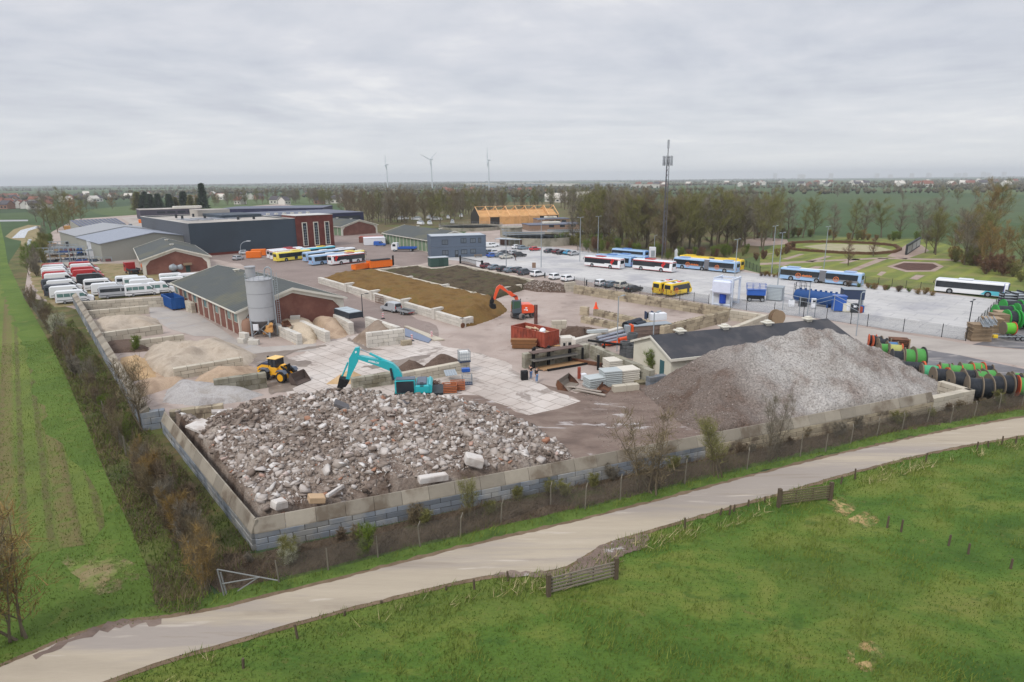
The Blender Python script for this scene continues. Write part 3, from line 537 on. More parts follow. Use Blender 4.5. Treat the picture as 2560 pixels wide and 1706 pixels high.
for(x,z,w__,h_)in[(.20,4.2,.11,1.5),(.54,4.5,.10,1.5),(.71,4.5,.10,1.4),(.86,4.5,.05,1.5),(.20,.9,.11,1.5),(.54,1.0,.11,1.4),(.71,1.1,.10,1.4)]:
 b_=MB();b_.box(x*ow,-.06,z,(x+w__)*ow,.0,z+h_);wo=b_.build('window',black_m,root)
 b_=MB();b_.box(x*ow+.12,-.09,z+.12,(x+w__/2)*ow-.05,-.06,z+h_-.12);b_.box((x+w__/2)*ow+.05,-.09,z+.12,(x+w__)*ow-.12,-.06,z+h_-.12);b_.build('pane',mat('glass_grey',s(96,106,116),.15,.2,spec=.7),wo)
b_=MB();b_.box(.43*ow,-.07,.05,.49*ow,0,2.3);do_=b_.build('door',dk_steel,root)
b_=MB();b_.box(.44*ow,-.1,1.0,.48*ow,-.07,2.1);b_.build('pane',MT['glass_grey'],do_)
tim=mat('fresh_timber',s(222,178,128),.8,.12,.8,tone=.12);osb=mat('timber_panel',s(206,160,108),.85,.12,1.0,col2=s(190,146,96),c2s=.4)
p0=P('C',1100,600);p1=P('C',1825,575);hd=ang(p0,p1);tw=(p1-p0).length;te=HT('C',1100,600,1100,522);root=empty('timber_hall','timber framed hall under construction with open rafters','hall',(p0.x,p0.y,0),hd)
td=16.0;tr_=te+5.0;nbay=8
for k in range(nbay):
 a0,a1=tw*k/nbay,tw*(k+1)/nbay
 b_=MB()
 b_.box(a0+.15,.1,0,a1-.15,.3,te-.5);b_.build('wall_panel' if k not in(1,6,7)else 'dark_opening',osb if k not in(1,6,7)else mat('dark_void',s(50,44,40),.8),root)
b_=MB()
for k in range(nbay+1):
 a_=tw*k/nbay
 b_.box(a_-.18,-.02,0,a_+.18,.34,te);b_.tube((a_,0,te),(a_,td/2,tr_),.22,n=4);b_.tube((a_,td,te),(a_,td/2,tr_),.22,n=4);b_.box(a_-.12,.2,te-.2,a_+.12,td-.2,te+.05)
 if k<nbay:b_.tube((a_,td/2-.4,tr_-.3),(a_+tw/nbay/2,td*.8,te+1.4),.12,n=4);b_.tube((a_+tw/nbay,td/2-.4,tr_-.3),(a_+tw/nbay/2,td*.8,te+1.4),.12,n=4)
for f in(0,.28,.5,.72,1.0):b_.tube((0,td*f,te+(tr_-te)*(1-abs(f-.5)*2)),(tw,td*f,te+(tr_-te)*(1-abs(f-.5)*2)),.17,n=4)
b_.build('frame',tim,root)
b_=MB();b_.ext([(td-.3,0),(td,0),(td,te-.3),(td-.3,te-.3)],0,tw);b_.build('rear_wall',osb,root)
b_=MB();b_.ext([(.35,.2),(td-.35,.2),(td-.35,te-.6),(td/2,tr_-2.2),(.35,te-.6)],.4,tw-.4);b_.build('inner_deck',osb,root)
b_=MB();b_.ext([(0,.0),(td,.0),(td,te),(td/2,tr_-.2),(0,te)],-.3,-.02);b_.build('gable_wall',mat('dark_gable',s(58,54,50),.8),root)
b_=MB();b_.ext([(.3,.0),(td-.3,.0),(td-.3,te-.1),(td/2,tr_-.4),(.3,te-.1)],tw*.86,tw*.86+.2);b_.build('partition',osb,root)
zh=2.9;e1=P('F',1760,905,zh);e0=P('F',1415,742,zh);hd=ang(e1,e0);gw=(e0-e1).length
u=(e0-e1).normalized();v=Vector((u.y,-u.x,0));hl=27.5
root=empty('white_house','low cream house with a dark bitumen roof beside the gravel heap','house',(e1.x,e1.y,0),hd)
cream=mat('cream_render',s(212,208,192),.85,.05,.6,col2=s(196,190,170),c2s=.3,c2t=(.5,.7));hr=4.6
b_=MB();b_.ext([(0,0),(gw,0),(gw,zh),(gw/2,hr),(0,zh)],-hl,0,'y');b_.build('wall',cream,root)
bit=mat('bitumen_dark',s(60,61,66),.75,.15,.5,col2=s(78,76,78),c2s=.35)
b_=MB()
for x0 in(-.35,gw+.35):b_.ext([(x0,zh-.1),(gw/2,hr+.02),(gw/2,hr+.15),(x0,zh+.05)],-hl-.3,.25,'y')
rf=b_.build('roof',bit,root)
b_=MB()
for x0 in(-.38,gw+.38):b_.ext([(x0,zh-.3),(gw/2,hr-.2),(gw/2,hr+.1),(x0,zh)],.26,.34,'y')
b_.box(-.5,-hl-.3,zh-.3,-.37,.3,zh+.02);b_.build('trim',white_p,root)
for k in range(4):
 b_=MB();y=-4-k*6.8;b_.box(gw/2-.4,y-.4,hr,gw/2+.4,y+.4,hr+.35);b_.box(gw/2-.65,y-.65,hr+.35,gw/2+.65,y+.65,hr+.47);b_.box(gw/2-.35,y-.35,hr+.473,gw/2+.35,y+.35,hr+.7);b_.build('roof_vent',white_p,rf)
b_=MB();b_.box(1.5,.0,0,2.45,.07,2.1);b_.build('door',mat('teal_door',s(58,98,104),.6),root)
b_=MB();b_.tube((-.06,-2.0,0),(-.06,-2.0,zh),.05);b_.build('drainpipe',white_p,root)
conc=mat('aged_concrete',s(158,152,138),.9,.12,.6,.01,col2=s(124,120,106),c2s=.25);brick_b=mat('brick_brown',s(140,116,98),.9,.1,1.0)
for lb,k,x0,y0,x1,y1,d_,h_ in[('low brown brick pump building in the sewage works','C',1560,655,2060,640,14,2.6),('taller brown brick block behind the pump building','C',1640,605,1925,597,10,3.2)]:
 p0,p1=P(k,x0,y0),P(k,x1,y1);r_,f_=boxhall('pump_building',lb,'building',p0,ang(p0,p1),(p1-p0).length,d_,h_,brick_b,roof_n)
 for j in range(3):b_=MB();x=(p1-p0).length*(.35+.2*j);b_.box(x,-.06,1.5,x+2.5,0,2.6);b_.build('window',glass_d,r_)
 for j in range(3):b_=MB();x=(p1-p0).length*(.3+.1*j);b_.box(x,4,h_+.3,x+3,7,h_+1.3,bev=.15);b_.build('skylight',white_p,f_)
def tank(lb,k,x,y,R_,h_,fill=None,walk=False):
 p=P(k,x,y);p.y+=R_;root=empty('settling_tank',lb,'tank',(p.x,p.y,0),0,'round settling tanks');b_=MB()
 b_.lathe([(R_,0),(R_,h_),(R_-.4,h_),(R_-.4,h_-.8)],48);b_.build('wall',conc,root,True)
 b_=MB();b_.lathe([(R_-.45,h_-.9),(R_-.45,h_-.8)],48);b_.build('water',m_wat,root)
 b_=MB()
 for q in range(40):
  a=2*PI*q/40;b_.tube((R_*math.cos(a),R_*math.sin(a),h_),(R_*math.cos(a),R_*math.sin(a),h_+1.1),.04,n=4)
 for z in(.6,1.1):b_.path([(R_*math.cos(2*PI*q/40),R_*math.sin(2*PI*q/40),h_+z)for q in range(41)],.03,4)
 b_.build('railing',steel,root)
 if walk:b_=MB();b_.box(-R_,-.7,h_+.3,R_*.1,.7,h_+.5);b_.box(-R_,-.7,h_+.9,R_*.1,-.64,h_+1.4);b_.build('walkway',steel,root)
tank('round concrete settling tank with water behind the bicycle shed','C',1680,800,15,3.0,walk=True);tank('round settling tank with white water right of the pump building','C',2060,745,14,2.2,walk=True)
tank('round settling tank in front of the timber hall','C',1000,660,16,1.7);
p=P('C',1390,730);b_=MB();b_.lathe([(6.2,0),(6.2,6.6),(6.6,6.6),(6.6,7.1),(6.0,7.1)],20);tw_s=.72
root=empty('concrete_tower','squat concrete sewage tower with a steel stair','tower',(p.x,p.y+4,0));b_.build('wall',conc,root,True)
b_=MB();b_.tube((-3,-7,0),(-5.5,-6.6,6.8),.12);b_.tube((-2,-7.4,0),(-4.5,-7,6.8),.12)
for k in range(14):f=k/14;b_.box(-3-2.5*f,-7.3,6.8*f,-2-2.5*f,-6.7,6.8*f+.06)
for q in range(20):a=2*PI*q/20;b_.tube((6.4*math.cos(a),6.4*math.sin(a),7.1),(6.4*math.cos(a),6.4*math.sin(a),8.2),.05,n=4)
b_.path([(6.4*math.cos(2*PI*q/20),6.4*math.sin(2*PI*q/20),8.2)for q in range(21)],.04,4);b_.build('stair',steel,root);root.scale=(.75,.75,.68)
p0,p1=P('C',1240,790),P('C',1470,800);root=empty('bicycle_shed','open bicycle shed with a pale flat roof at the car park edge','shed',(p0.x,p0.y,0),ang(p0,p1));l_=(p1-p0).length
b_=MB();b_.box(0,0,2.5,l_,4,2.7);b_.build('roof',MT['office_roof'],root)
b_=MB();b_.box(0,3.8,0,l_,3.9,2.49);b_.box(l_-.1,.2,0,l_,3.79,2.49);b_.build('wall',mat('red_brown_boards',s(112,82,70),.9,.15),root)
b_=MB()
for k in range(6):b_.tube((.1+k*(l_-.2)/5,.1,0),(.1+k*(l_-.2)/5,.1,2.5),.06)
b_.build('post',steel,root)
def cabin(name,label,cat,p,hd,w_,d_,h_,m_,rm,wins=(),group=None,z0=0):
 r=empty(name,label,cat,(p.x,p.y,z0),hd,group);b_=MB();b_.box(0,0,.1,w_,d_,h_,bev=.05)
 b_.build('body',m_,r);b_=MB();b_.box(-.08,-.08,h_+.003,w_+.08,d_+.08,h_+.14);b_.build('roof',rm,r)
 for(x,z,ww,hh)in wins:b_=MB();b_.box(x,-.05,z,x+ww,0,z+hh);b_.build('window',glass_d,r)
 return r
p0,p1=P('C',650,990),P('C',815,980);hd=ang(p0,p1);gcab=mat('cabin_green',s(58,82,76),.7,.06)
r_=cabin('equipment_cabin','small dark green equipment cabin with a pale roof','cabin',p0,hd,(p1-p0).length,3,2.6,gcab,MT['office_roof'])
b_=MB();b_.box(2.4,-.05,.15,3.9,0,2.3);b_.build('door',mat('cabin_green2',s(48,72,66),.7),r_)
whitec=mat('white_panel',s(222,224,228),.6,.04)
p0,p1=P('A',800,912),P('A',935,905);hd=ang(p0,p1)
cabin('portable_cabin','white portable cabin with two dark windows, lower of the stack','cabin',p0,hd,6.6,3,2.75,whitec,MT['office_roof'],[(2.6,1.1,.9,.9),(4.0,1.1,.9,.9)])
cabin('portable_cabin','white portable cabin with two dark windows, upper of the stack','cabin',p0+Vector((-.3,1.6,0)),hd,6.6,3,2.75,whitec,MT['office_roof'],[(2.6,1.1,.9,.9),(4.0,1.1,.9,.9)],z0=2.95)
p0=P('B',1880,495);cabin('portable_cabin','white flat cabin beside the blue van in front of the barns','cabin',p0,A45-.5,8,6,2.7,whitec,whitec)
p0=P('B',1720,420);cabin('red_shed','low red brick shed roof between the two green door barns','shed',P('B',1830,470),.05,12,5,2.2,brick_m,mat('red_roof',s(150,72,60),.8))
p0,p1=P('T',345,570),P('T',580,597);hd=ang(p0,p1);cabin('equipment_cabin','light grey square cabin with a white roof behind the fence','cabin',p0,hd+.15,3.7,3.7,2.7,mat('cabin_grey',s(196,200,204),.6),whitec)
p0=P('T',605,600);root=empty('wash_gantry','white and blue bus wash gantry with tall brushes','gantry',(p0.x,p0.y,0),A45+.1)
for x in(0,3.9):
 b_=MB();b_.box(x,0,0,x+.35,.35,5.4);b_.box(x,3.6,0,x+.35,3.95,5.4);b_.box(x,.36,4.9,x+.35,3.59,5.2);b_.box(x,.36,.1,x+.35,3.59,.4);b_.build('leg_frame',mat('gantry_white',s(206,214,226),.5),root)
b_=MB();b_.box(.36,0,4.9,3.89,.3,5.3);b_.box(.36,3.65,4.9,3.89,3.95,5.3);b_.build('crossbeam',MT['gantry_white'],root)
for x in(.2,4.0):b_=MB();b_.lathe([(.3,.4),(.62,.5),(.62,4.3),(.3,4.5)],12,(x,1.9,0));b_.build('brush',mat('brush_blue',s(40,72,168),.95,.1,3,.05),root)
b_=MB();b_.box(-.9,.2,2.4,-.05,3.7,5.0,bev=.3);b_.build('panel',mat('panel_lilac',s(214,220,238),.5),root)
from mathutils import noise as mn
def heap(name,label,poly,edges,ridges,m,res=.5,amp=.15,ns=.6,cap=99,tonef=None,kind='stuff',cat='heap',z0=.06,seed=0):
 """edges: (height, slope) per polygon side; ridges: [((x,y,h),(x,y,h)),slope]; height = min(max ridges, min edges)"""
 pts=np.array([(p[0],p[1])for p in poly]);x0,y0=pts.min(0)-res*1.5;x1,y1=pts.max(0)+res*1.5
 nx,ny=int((x1-x0)/res)+1,int((y1-y0)/res)+1
 X,Y=np.meshgrid(x0+np.arange(nx)*res,y0+np.arange(ny)*res)
 ins=np.zeros_like(X,bool);n=len(pts)
 for i in range(n):
  (ax,ay),(bx,by)=pts[i],pts[(i+1)%n]
  c=((ay>Y)!=(by>Y))&(X<(bx-ax)*(Y-ay)/(by-ay+1e-12)+ax);ins^=c
 Z=np.full_like(X,float(cap))
 def sd(ax,ay,bx,by):
  t_=np.clip(((X-ax)*(bx-ax)+(Y-ay)*(by-ay))/((bx-ax)**2+(by-ay)**2+1e-9),0,1);return np.hypot(X-ax-t_*(bx-ax),Y-ay-t_*(by-ay)),t_
 for i in range(n):
  d_,_=sd(*pts[i],*pts[(i+1)%n]);e=edges[i]if isinstance(edges,list)else edges
  Z=np.minimum(Z,e[0]+e[1]*d_)
 if ridges:
  Rz=np.full_like(X,-9.0)
  for a,b,sl_ in ridges:d_,t_=sd(a[0],a[1],b[0],b[1]);Rz=np.maximum(Rz,a[2]+(b[2]-a[2])*t_-sl_*np.sqrt(d_*d_+.25)+sl_*.5)
  Z=np.minimum(Z,np.maximum(Rz,.05))
 NZ=np.array([[mn.fractal((x*ns+seed,y*ns,seed*3.1),.7,2.2,5)for x in X[0]]for y in Y[:,0]])
 Z=Z+NZ*amp*np.clip(Z,0,1.2)+z0
 Z=np.where(ins,np.maximum(Z,.02),-.25)
 V=np.stack([X.ravel(),Y.ravel(),Z.ravel()],1);idx=np.arange(nx*ny).reshape(ny,nx)
 F=np.stack([idx[:-1,:-1],idx[:-1,1:],idx[1:,1:],idx[1:,:-1]],-1).reshape(-1,4)
 keep=ins.ravel()[F].sum(1)>=1;F=F[keep]
 tn=np.zeros(len(F))
 if tonef is not None:cx=V[F].mean(1);tn=tonef(cx)
 o=npmesh(name,V,F,m,tone=tn,smooth=True);tag(o,label,cat)
 if kind:o['kind']=kind
 def hz(x,y):
  i,j=int((x-x0)/res),int((y-y0)/res)
  if i<0 or j<0 or i>=nx-1 or j>=ny-1 or not ins[j,i]:return None
  fx,fy=(x-x0)/res-i,(y-y0)/res-j
  return float(Z[j,i]*(1-fx)*(1-fy)+Z[j,i+1]*fx*(1-fy)+Z[j+1,i]*(1-fx)*fy+Z[j+1,i+1]*fx*fy)
 return o,hz,(x0,y0,x1,y1),pts
def hmat(name,c1,c2,c3=None,fine=9.0,fv=.25,scale=.5,bump=.06,tonecol=None):
 m,t,b=base(name);tcn=N(t,'ShaderNodeTexCoord');v=tcn.outputs['Object']
 a=N(t,'ShaderNodeTexNoise',inp={'Scale':scale,'Detail':7.0,'Roughness':.62,'Distortion':.5});L(t,v,a.inputs['Vector'])
 f=N(t,'ShaderNodeTexNoise',inp={'Scale':fine,'Detail':6.0,'Roughness':.75});L(t,v,f.inputs['Vector'])
 c=ramp(t,a.outputs[0],[(.36,c1),(.52,c2),(.66,c3 or c2)])
 if tonecol:
  at=N(t,'ShaderNodeAttribute',attribute_name='tone');c=mix(t,mth(t,'ADD',at.outputs['Fac'],mth(t,'MULTIPLY',mth(t,'SUBTRACT',a.outputs[0],.5),1.6),clamp=True),c,tonecol)
 sc=N(t,'ShaderNodeVectorMath',operation='SCALE');L(t,c,sc.inputs[0]);L(t,ramp(t,f.outputs[0],[(.32,(1-fv,)*3),(.5,(1,1,1)),(.7,(1+fv,)*3)]),sc.inputs[3]);L(t,sc.outputs[0],b.inputs['Base Color'])
 b.inputs['Roughness'].default_value=.95;b.inputs['Specular IOR Level'].default_value=.15
 bp=N(t,'ShaderNodeBump',inp={'Distance':bump});L(t,f.outputs[0],bp.inputs['Height']);L(t,bp.outputs[0],b.inputs['Normal']);return m
sand_p=hmat('sand_pale',s(158,145,130),s(180,167,151),s(166,152,136),5,.1,.35,.04)
sand_o=hmat('sand_ochre',s(176,144,108),s(194,166,130),s(182,152,114),5,.12,.4,.04)
sand_b=hmat('sand_brown',s(158,136,116),s(178,156,134),s(168,146,124),5,.12,.4,.04)
grav_g=hmat('gravel_grey',s(146,140,136),s(172,168,166),s(156,150,144),8,.25,.4,.05)
soil_d=hmat('soil_dark',s(84,68,58),s(102,86,76),s(92,76,66),6,.3,.6,.08)
soil_k=hmat('soil_black',s(62,54,42),s(88,76,60),s(72,76,48),4,.35,.35,.10)
soil_o=hmat('earth_ochre',s(104,80,46),s(122,95,56),s(106,90,52),4,.22,.3,.10)
gravel_m=hmat('gravel_heap',s(116,102,94),s(158,153,148),s(184,181,177),5,.6,.2,.1,tonecol=s(96,80,70))
rub_base=hmat('rubble_fines',s(96,80,70),s(140,126,115),s(164,153,143),6,.4,.35,.10)
def qp(k,pts,z=0.0):return PS(k,pts,z)
def rd(k,x,y,z):p=P(k,x,y,z);return(p.x,p.y,z)
gp=[*Q((1598,978),(1640,1012),(1700,1062),(1775,1092),(2330,1010),(2400,975),(2362,958),(2290,905),(2168,858))]
hv=Vector((math.cos(math.radians(17)),math.sin(math.radians(17)),0));hc=P('F',1760,905,2.9);hc.z=0
gp+=[hc+hv*27,hc+hv*.5+Vector((.1,-.5,0))]
gr,ghz,gbb,_=heap('gravel_heap','huge heap of crushed grey gravel with two peaks',gp,[(0,.5),(0,.5),(0,.6),(1.8,.8),(1.2,.6),(0,.8),(0,.8),(0,.8),(0,.9),(1.6,.9),(.4,1.2)],[(rd('H',180,628,6.2),rd('H',330,660,5.4),.62),(rd('H',330,660,5.4),rd('H',560,560,6.6),.60),(rd('H',560,560,6.6),rd('H',720,540,6.8),.58),(rd('H',720,540,6.8),rd('H',900,572,6.0),.58),(rd('H',900,572,6.0),rd('H',1200,690,4.0),.56),(rd('H',1200,690,4.0),rd('H',1600,915,1.2),.5),(rd('H',180,628,6.2),rd('F',1900,1080,3.6),.62),(rd('F',1900,1080,3.6),rd('F',1620,1150,1.2),.42)],gravel_m,.3,.42,.45,tonef=lambda c:np.clip((29-c[:,0]-.25*(c[:,1]-62))/7,0,1)*.75+np.clip((c[:,0]-46)/6,0,1)*.3)
st=None
rp=[P('K',930,120)+Vector((.9,0,0)),P('Q',655,1335),P('Q',1000,1262),P('Q',1445,1172),*Q((1420,1125),(1330,1065),(1240,1030),(1120,1008),(1000,1006),(860,1004),(760,1018),(640,1048),(530,1078))]
rub,rhz,rbb,rpts=heap('rubble_heap','broad heap of broken concrete rubble and brick filling the front bay',rp,[(1.75,.35),(1.7,.30),(1.6,.30),(.1,.3),(0,.45),(0,.5),(0,.5),(0,.55),(0,.6),(0,.7),(0,.8),(.3,.8),(1.0,.7)],None,rub_base,.35,.5,.28,cap=2.7)
rub_m,t,b=base('rubble_stone');at=N(t,'ShaderNodeAttribute',attribute_name='tone')
c=ramp(t,at.outputs['Fac'],[(0,s(84,74,66)),(.2,s(120,107,98)),(.45,s(146,134,125)),(.66,s(168,158,150)),(.84,s(188,180,174)),(.93,s(214,210,206)),(.96,s(158,114,92)),(1,s(168,138,120))])
tcn=N(t,'ShaderNodeTexCoord');nz=N(t,'ShaderNodeTexNoise',inp={'Scale':4.0,'Detail':6.0,'Roughness':.7});L(t,tcn.outputs['Object'],nz.inputs['Vector'])
sc=N(t,'ShaderNodeVectorMath',operation='SCALE');L(t,c,sc.inputs[0]);L(t,mth(t,'MULTIPLY_ADD',nz.outputs[0],.5,.75),sc.inputs[3]);L(t,sc.outputs[0],b.inputs['Base Color']);b.inputs['Roughness'].default_value=.92;b.inputs['Specular IOR Level'].default_value=.15
PROTO=[]
for k in range(14):
 bb=bmesh.new();n=random.choice([9,12,14]);sx=(random.uniform(.5,1),random.uniform(.3,.8),random.uniform(.12,.42))
 for i in range(n):
  v=Vector([random.uniform(-1,1)for _ in range(3)]);v=Vector([math.copysign(random.uniform(.75,1),c_)for c_ in v])if k%3 else v/max(abs(c_)for c_ in v)
  bb.verts.new((v.x*sx[0]*.5,v.y*sx[1]*.5,v.z*sx[2]*.5))
 bmesh.ops.convex_hull(bb,input=bb.verts);bmesh.ops.triangulate(bb,faces=bb.faces)
 for v in[v for v in bb.verts if not v.link_faces]:bb.verts.remove(v)
 bb.verts.ensure_lookup_table();bb.verts.index_update();PROTO.append((np.array([v.co[:]for v in bb.verts]),np.array([[v.index for v in f.verts]for f in bb.faces])));bb.free()
def rotm(a,b,c):
 return np.array(Matrix.Rotation(a,3,'Z')@Matrix.Rotation(b,3,'X')@Matrix.Rotation(c,3,'Y'))
def scatter(name,n,hz,bb,m,size,tone=(0,1),big=.1,parent=None,where=None):
 Vs,Fs,Ts=[],[],[];o=0;k=0
 while k<n:
  x,y=random.uniform(bb[0],bb[2]),random.uniform(bb[1],bb[3]);h=hz(x,y)
  k+=1
  if h is None or h<.03 or(where and not where(x,y)):continue
  pv,pf=random.choice(PROTO);sz=size[0]*(size[1]/size[0])**(random.random()**(1/max(big,.05))if big<1 else random.random()**big)
  R3=rotm(random.uniform(0,6.28),random.gauss(0,.45),random.gauss(0,.45));V=pv*sz@R3.T+np.array([x,y,h+sz*.08])
  Vs.append(V);Fs.append(pf+o);o+=len(V);Ts.append(np.full(len(pf),random.uniform(*tone)))
 ob=npmesh(name,np.concatenate(Vs),np.concatenate(Fs),m,tone=np.concatenate(Ts));return ob
dk=lambda x,y:mn.noise((x*.16,y*.16,2.7))
st=scatter('rubble',64000,rhz,rbb,rub_m,(.11,1.1),(.2,.975),5.5,where=lambda x,y:dk(x,y)<.2 or random.random()<.3);stuff(st,'broken concrete and brick fragments covering the front heap','rubble')
st=scatter('rubble',12000,rhz,rbb,rub_m,(.2,.8),(.0,.3),3.0,where=lambda x,y:dk(x,y)>.16);stuff(st,'darker earthy fragments lying in patches on the rubble heap','rubble')
def chunk(name,k,x,y,z,L_,W_,H_,rz,tilt,m,label,group=None,cat='slab',roll=0):
 p=P(k,x,y,z);b_=MB();b_.box(-L_/2,-W_/2,-H_/2,L_/2,W_/2,H_/2,bev=min(L_,W_,H_)*.12)
 for i,v in enumerate(b_.v):b_.v[i]=tuple(c_+random.uniform(-.06,.06)*min(W_,H_)for c_ in v)
 o=b_.build(name,m,loc=p);o.rotation_euler=(roll,tilt,rz);return tag(o,label,cat,group)
ch_w=mat('concrete_pale',s(206,200,194),.9,.12,2.0,col2=s(178,168,160),c2s=.8);ch_g=mat('concrete_mid',s(176,168,162),.9,.15,2.0)
chunk('concrete_slab','K',1130,150,2.0,2.3,2.0,.25,-.3,.25,ch_w,'large pale square concrete slab at the left corner of the rubble')
chunk('concrete_slab','J',395,945,2.6,2.0,.9,.7,.5,.1,ch_w,'long pale concrete block on the back edge of the rubble')
chunk('concrete_slab','J',60,985,2.0,3.4,.9,.25,.55,.15,ch_g,'long grey plank like slab leaning at the left rear of the rubble')
chunk('concrete_slab','L',1135,225,2.0,2.3,.7,.5,.5,.1,ch_w,'long white concrete beam lying by the front wall')
chunk('concrete_slab','L',1375,120,2.4,1.4,1.1,.8,.2,.3,ch_w,'bright white boulder like lump right of the middle of the rubble')
chunk('concrete_slab','L',560,300,2.2,2.6,.22,.25,1.4,.2,ch_w,'thin white upright post lying among red bricks')
chunk('concrete_slab','J',1080,930,3.4,1.4,1.3,.3,.2,.5,mat('concrete_dark',s(98,96,98),.9,.15,2),'dark grey slab leaning on the rubble crest')
chunk('concrete_slab','J',1680,910,2.8,2.0,.9,.3,.4,.2,MT['concrete_dark'],'dark plank like slab below the turquoise excavator')
chunk('concrete_slab','L',450,345,2.2,1.1,.8,.5,.5,.25,mat('stone_tan',s(188,160,128),.9,.15,2),'tan stone block in the front corner of the rubble')
chunk('concrete_slab','K',1550,580,2.2,.9,.8,.6,.9,.2,ch_w,'white angular lump near the left wall of the rubble')
k=0
while k<46:
 x,y=random.uniform(rbb[0],rbb[2]),random.uniform(rbb[1],rbb[3]);h=rhz(x,y)
 if h is None or h<1.2:continue
 pv,pf=random.choice(PROTO);sz=random.uniform(.9,1.6);k+=1
 R3=rotm(random.uniform(0,6.28),random.gauss(0,.4),random.gauss(0,.4));o=npmesh('concrete_chunk',pv*sz@R3.T,pf,rub_m,tone=np.full(len(pf),random.choice([random.uniform(.3,.92),random.uniform(.3,.88)])))
 o.location=(x,y,h+.1);tag(o,'large angular chunk of broken concrete lying on the rubble heap','chunk','large concrete chunks on the rubble')
st=scatter('gravel',16000,ghz,gbb,rub_m,(.05,.2),(.1,.9),3.0);stuff(st,'coarse stones strewn over the surface of the gravel heap','gravel')
def bay(label,k,pts,edges,ridges,m,**kw):
 return heap(kw.pop('name','sand_heap'),label,qp(k,pts),edges,[(rd(k,*a),rd(k,*b),sl_)for a,b,sl_ in ridges]if ridges else None,m,**kw)
E6=lambda n:[(.0,.7)]*n
bay('heap of dark soil in the farthest corner bay','I',[(175,262),(230,330),(520,290),(640,235),(420,225)],E6(5),[((225,195,1.7),(330,205,1.3),.7)],soil_d,name='soil_heap')
bay('pale sand heap behind the stepped block wall','I',[(250,430),(330,540),(640,520),(960,470),(900,360),(700,310),(420,340)],[(1.2,.5),(1.5,.5),(1.2,.6),(0,.5),(0,.5),(.8,.6),(.8,.6)],[((420,345,1.9),(560,320,2.2),.5),((560,320,2.2),(760,320,2.0),.5),((560,320,2.2),(400,470,1.3),.45)],sand_p,seed=3)
bay('low dark earth in the bay behind the thorny shrub','I',[(380,600),(460,680),(820,660),(800,560),(600,570)],E6(5),None,soil_d,cap=.6,name='soil_heap')
bay('largest pale sand heap in the middle of the bays','I',[(760,800),(1000,900),(1350,860),(1720,790),(1820,700),(1640,610),(1450,560),(1150,590),(900,640),(800,700)],[(.8,.5),(1.4,.5),(1.2,.5),(.2,.5),(0,.5),(0,.6),(0,.7),(.2,.8),(.8,.7),(.5,.6)],[((980,585,1.9),(1200,565,2.2),.33),((1200,565,2.2),(1400,545,2.3),.36),((1400,545,2.3),(1600,640,1.5),.34),((1150,620,2.2),(1000,760,1.4),.35)],sand_p,seed=5,amp=.38,ns=.6)
bay('small heap of yellow ochre sand beside the bare tree','I',[(500,800),(640,940),(900,900),(850,750),(700,690),(560,720)],E6(6),[((600,740,1.7),(740,700,1.9),.5),((740,700,1.9),(720,850,.9),.4)],sand_o,seed=8)
bay('light brown sand fan spilling toward the outer wall','I',[(640,1000),(760,1080),(1000,1000),(1200,960),(1100,860),(900,840),(800,900)],E6(7),[((800,930,1.0),(1050,900,1.2),.3)],sand_b,seed=9)
bay('brown sand heap behind the grey wall by the wheel loader','I',[(1200,980),(1500,960),(1800,930),(1860,820),(1700,780),(1400,800),(1280,880)],[(1.0,.5),(1.0,.5),(0,.6),(0,.6),(.5,.6),(.6,.6),(0,.6)],[((1420,800,2.2),(1640,770,2.4),.5),((1420,800,2.2),(1340,860,1.4),.5)],sand_b,seed=11)
bay('grey gravel heap behind the low wall of the rubble bay','I',[(940,1130),(1300,1170),(1700,1120),(1880,1060),(1700,1010),(1400,990),(1150,960),(980,1020)],E6(8),[((1080,930,1.6),(1320,940,1.5),.32),((1320,940,1.5),(1600,1010,.9),.3)],grav_g,seed=13,name='gravel_heap')
bay('bay of pale gravel beside the silo','B',[(1250,1410),(1430,1395),(1420,1260),(1270,1200),(1070,1210),(1200,1330)],[(0,.4),(1.0,.5),(1.2,.5),(1.6,.4),(1.5,.4),(1.0,.5)],None,hmat('gravel_tan',s(176,160,138),s(192,176,154),None,6,.2,.3,.04),cap=1.6,name='gravel_heap')
bay('heap of tan sand against the barn gable','B',[(1500,1370),(1640,1350),(1730,1330),(1720,1240),(1590,1190),(1400,1190),(1420,1240),(1500,1290)],[(0,.6),(0,.6),(0,.8),(1.5,.7),(1.8,.5),(1.5,.5),(1.4,.5),(1.0,.5)],[((1460,1140,2.1),(1560,1150,2.2),.5)],sand_b,seed=15)
bay('heap of brown sand behind the white block wall','B',[(1760,1370),(1900,1430),(2240,1370),(2230,1300),(2000,1230),(1870,1280)],[(0,.8),(1.5,.7),(0,.7),(1.5,.7),(1.5,.7),(0,.8)],[((1950,1165,3.0),(2010,1180,2.8),.7),((2010,1180,2.8),(2120,1225,2.1),.6)],hmat('sand_grey_brown',s(122,106,92),s(142,126,112),s(152,138,124),5,.15,.5,.04),seed=17)
bay('orange tinted sand heap behind the turquoise excavator','J',[(930,745),(1180,740),(1300,680),(1230,640),(1080,650)],E6(5),[((1180,620,1.2),(1240,640,1.0),.4)],sand_o,seed=19)
bay('left of two dark soil mounds behind the block wall','J',[(1580,600),(1640,660),(1800,650),(1880,590),(1760,560),(1640,560)],E6(6),[((1690,500,1.5),(1760,510,1.5),.45)],soil_d,name='soil_heap',seed=21)
bay('right of two dark soil mounds behind the block wall','J',[(1830,580),(1900,630),(2120,580),(2180,530),(2080,500),(1900,520)],E6(6),[((1960,460,1.6),(2060,470,1.6),.45)],soil_d,name='soil_heap',seed=22)
